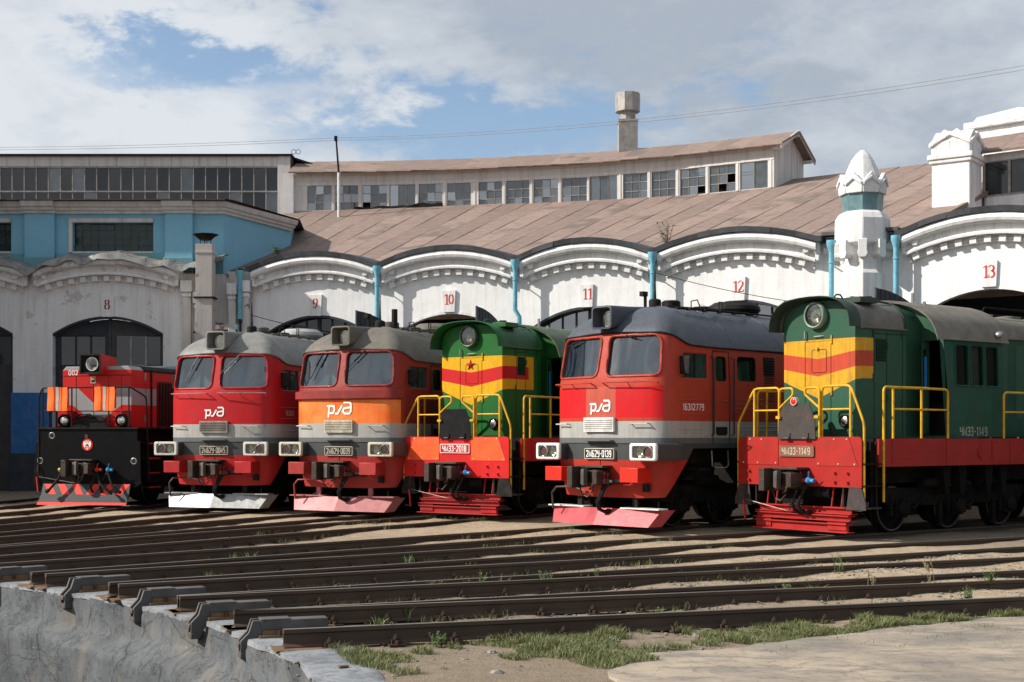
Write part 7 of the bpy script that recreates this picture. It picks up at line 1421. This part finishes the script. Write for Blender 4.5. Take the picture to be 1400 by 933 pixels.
def weed(label, x, y, h, kind, z=None):
    base = gz(x, y)-.01 if z is None else z; t = thing('weed', label, 'weed', (x, y, base), 0, 'weeds among the tracks'); 
    if kind == 'tuft':
        n = 34; o = blades('leaf_blades', [(rng.normal(0, .03), rng.normal(0, .03), 0) for _ in range(n)], rng.uniform(.5, 1, n)*h, M_weed, .006, .9); link('leaf_blades', o, t); return
    ns = {'tall': 5, 'dry': 4, 'bush': 12}[kind]
    st = MB(); lf = MB()
    for k in range(ns):
        a = rng.uniform(0, 6.28); hh = h*rng.uniform(.55, 1); l = hh*rng.uniform(.1, .35 if kind != 'bush' else .7); bx_, by_ = rng.normal(0, .03), rng.normal(0, .03)
        pt = [Vector((bx_+math.cos(a)*l*f*f, by_+math.sin(a)*l*f*f, hh*f)) for f in (0, .35, .7, 1)]; st.tube(pt, [.004, .0035, .003, .0015], 4)
        if kind == 'dry': 
            for f in np.linspace(.6, 1, 8): 
                c = pt[2].lerp(pt[3], (f-.6)/.4); lf.box(c+Vector((rng.normal(0, .006), rng.normal(0, .006), 0)), (.012, .012, .02)); 
            continue
        for m in range(14 if kind == 'tall' else 20):
            f = rng.uniform(.15, 1); c = Vector((bx_+math.cos(a)*l*f*f, by_+math.sin(a)*l*f*f, hh*f)); b2 = rng.uniform(0, 6.28); L = rng.uniform(.025, .055)*(1.3-.6*f)*(h/.35)**.5; dd = Vector((math.cos(b2), math.sin(b2), rng.uniform(.1, .8))).normalized(); sd = dd.cross(Vector((0, 0, 1))).normalized()*L*.28
            lf.add([c, c+dd*L*.5+sd, c+dd*L, c+dd*L*.5-sd], [(0, 1, 2, 3)])
    s = st.build('stem', M_weed if kind != 'dry' else M_dry, t); lf.build('leaves', M_weed if kind != 'dry' else M_dry, t, 0)
W_ = [(-1.3, 13.64, .26, 'bush', 'bushy green weed at the near side of the first rail, close to the cement slab'), (-1.18, 15.26, .26, 'tuft', 'dense grass tuft between the first two rails, beside a rail bolt'), (-1.45, 14.96, .13, 'tuft', 'low broad-leaved tuft between the first two rails near the slab'), (-1.86, 15.14, .17, 'tuft', 'thin tuft between the first two rails at the left end'),
      (-2.6, 16.57, .20, 'tuft', 'spreading pale tuft left of the row of tall weeds, behind the second rail'), (-2.13, 16.93, .25, 'tall', 'leftmost tall weed behind the second rail'), (-2.0, 17.01, .26, 'tall', 'second tall weed from the left behind the second rail'), (-1.88, 17.01, .24, 'tall', 'third tall weed from the left behind the second rail'),
      (-.96, 17.39, .24, 'bush', 'bushy weed behind the second rail, left of a gap of three stems'), (-.79, 17.47, .18, 'tall', 'short single stem right of the bushy weed behind the second rail'), (-.54, 17.63, .26, 'tall', 'tall yellow-green weed in the middle of the second pair of rails'), (-.36, 17.71, .36, 'tall', 'tallest leafy weed in the middle of the tracks'), (-.09, 17.71, .30, 'tall', 'tall weed just right of the tallest one in the middle'),
      (.39, 18.12, .30, 'bush', 'bushy weed between rails below the gap left of the pink and white plough'), (.49, 18.12, .33, 'tall', 'tall weed growing out of the bushy one below the plough'), (1.0, 18.47, .22, 'bush', 'loose weed below the pink and white plough'), (1.14, 18.83, .30, 'tall', 'upright weed right below the pink and white plough'), (-.71, 13.45, .17, 'bush', 'broad low weed on the verge under the first rail'),
      (-1.61, 21.68, .22, 'tuft', 'grass tuft among the far rails below the orange-banded diesel'), (4.58, 19.49, .30, 'tall', 'single tall weed below the weathered green shunter'), (3.72, 17.16, .22, 'tuft', 'bright tuft with arching blades by the orange-painted rail side'), (3.36, 17.01, .18, 'bush', 'small bush left of the arching tuft'), (1.62, 15.26, .20, 'tall', 'leafy stem leaning on the first rail near its middle'),
      (5.54, 16.86, .20, 'bush', 'small weed with pale yellow flowers at the first rail on the right'), (5.41, 17.95, .42, 'dry', 'dry brown stalks between rails near the right edge'), (4.58, 17.71, .30, 'dry', 'short dry stalks between rails below the weathered shunter'), (6.1, 17.71, .28, 'bush', 'dense weed between rails at the right edge'), (3.08, 14.35, .12, 'bush', 'flat dark green weed on the verge edge by the pavement'),
      (-4.24, 22.31, .24, 'tuft', 'grass tuft between far rails below the silver plough'), (-4.47, 22.31, .22, 'tuft', 'paler grass tuft between far rails below the silver plough'), (-4.17, 19.01, .24, 'tuft', 'tuft behind the third latch between rails'), (-.63, 20.0, .26, 'tall', 'leafy weed between the third and fourth rails in the middle')]
for x, y, h, k, lab in W_: weed(lab, x, y, h, k)
# saplings rooted in the parapet
def sapling(label, x, y, z, h):
    t = thing('sapling', label, 'plant', (x, y, z)); st, lf = MB(), MB()
    for k in range(9):
        a = rng.uniform(0, 6.28); l = h*rng.uniform(.1, .45); hh = h*rng.uniform(.5, 1); pt = [Vector((math.cos(a)*l*f, math.sin(a)*l*f, hh*f**.8)) for f in (0, .3, .65, 1)]; st.tube(pt, [.014, .010, .007, .003], 5)
        for m in range(26):
            f = rng.uniform(.25, 1); c = Vector((math.cos(a)*l*f, math.sin(a)*l*f, hh*f**.8))+Vector(rng.normal(0, .04, 3)); b2 = rng.uniform(0, 6.28); L = rng.uniform(.05, .09); dd = Vector((math.cos(b2), math.sin(b2), rng.uniform(-.3, .7))).normalized(); sd = dd.cross(Vector((0, 0, 1))).normalized()*L*.35; lf.add([c, c+dd*L*.5+sd, c+dd*L, c+dd*L*.5-sd], [(0, 1, 2, 3)])
    st.build('stem', M_dry, t); lf.build('leaves', leafmat('sapling_leaves', (.07, .12, .03), (.16, .19, .06)), t, 0)
sapling('young birch sapling growing from the parapet valley between gates 11 and 12', 4.85, 43.25, 7.62, .95); sapling('small sapling on the dark coping at the left end of the parapet above gate 9', -8.1, 47.7, 8.0, .42)
# stones on the verge
def rock(mb, c, s, seed):
    r = np.random.default_rng(seed); V = []; 
    for z, q in ((-.5, .7), (0, 1.0), (.45, .65)):
        for k in range(6): a = k*math.pi/3+r.uniform(-.3, .3); V.append((c[0]+s*q*math.cos(a)*r.uniform(.7, 1.2), c[1]+s*q*math.sin(a)*r.uniform(.7, 1.2), c[2]+s*.7*(z+r.uniform(-.12, .12))))
    mb.add(V, [(i*6+j, i*6+(j+1) % 6, (i+1)*6+(j+1) % 6, (i+1)*6+j) for i in range(2) for j in range(6)]+[(12, 13, 14, 15, 16, 17), (5, 4, 3, 2, 1, 0)])
M_stone = mat('pale_stone', (0.30, 0.275, 0.24), .85, 0, .35, dirt=.4, island=.6); M_brick = mat('brick_scrap', (.15, .085, .06), .85, 0, .3)
SL = [(2.11, 14.2, .060, 'largest pale stone on the verge by the pavement edge'), (1.9, 14.25, .045, 'stone left of the largest pale one on the verge'), (2.57, 14.25, .030, 'small stone right of the largest pale one on the verge'), (1.0, 13.69, .055, 'flat grey stone near the left end of the pavement edge'), (1.38, 14.91, .060, 'reddish stone against the first rail'), (1.67, 14.68, .055, 'grey stone below the leaning leafy stem'), (1.14, 14.91, .045, 'small stone against the first rail, leftmost of the row'), (4.4, 16.02, .050, 'pale stone in the grass at the right'), (.53, 13.31, .05, 'stone in the grass left of the pavement'), (-.13, 11.99, .06, 'rough stone near the bottom edge of the photo'), (-.19, 13.05, .055, 'dark stone in the thin grass'), (-.43, 12.66, .035, 'small pebble in the thin grass'), (-1.0, 11.77, .03, 'pebble at the edge of the cement slab'), (-1.06, 12.26, .04, 'stone at the edge of the cement slab'), (.4, 13.64, .05, 'pale stone at the first rail, left of the pavement'), (2.4, 14.68, .05, 'stone under the first rail, right part')]
for i, (x, y, s, lab) in enumerate(SL): v = MB(); rock(v, (0, 0, 0), s, i); o = v.build('stone', M_stone, None, 0); o.location = (x, y, gz(x, y)+s*.15); tag(o, lab, 'stone', 'stones on the verge')
v = MB(); v.box((0, 0, 0), (.09, .05, .02)); o = v.build('brick_fragment', M_brick, None, 0, bevel=.006); o.location = (-1.47, 12.07, -.165); o.rotation_euler = (0, 0, .6); tag(o, 'flat reddish scrap lying on the grey cement slab', 'brick')
v = MB(); k = 0
while k < 6500:
    r = rng.uniform(16.6, 30); o = rng.uniform(-6.0, 2.4); p = CC.xy+d1*r+n1*(.795+o)
    if o > 0 and rng.random() < .35+.3*o: continue
    if inpoly((p.x, p.y), pv) and rng.random() > .12: continue
    rock(v, (p.x, p.y, gz(p.x, p.y)+.002), float(rng.choice([.012, .017, .024, .034], p=[.45, .3, .19, .06])), k); k += 1
o = v.build('gravel', M_stone, None, 0); o['kind'] = 'stuff'; tag(o, 'scattered gravel along the nearest rails', 'gravel')
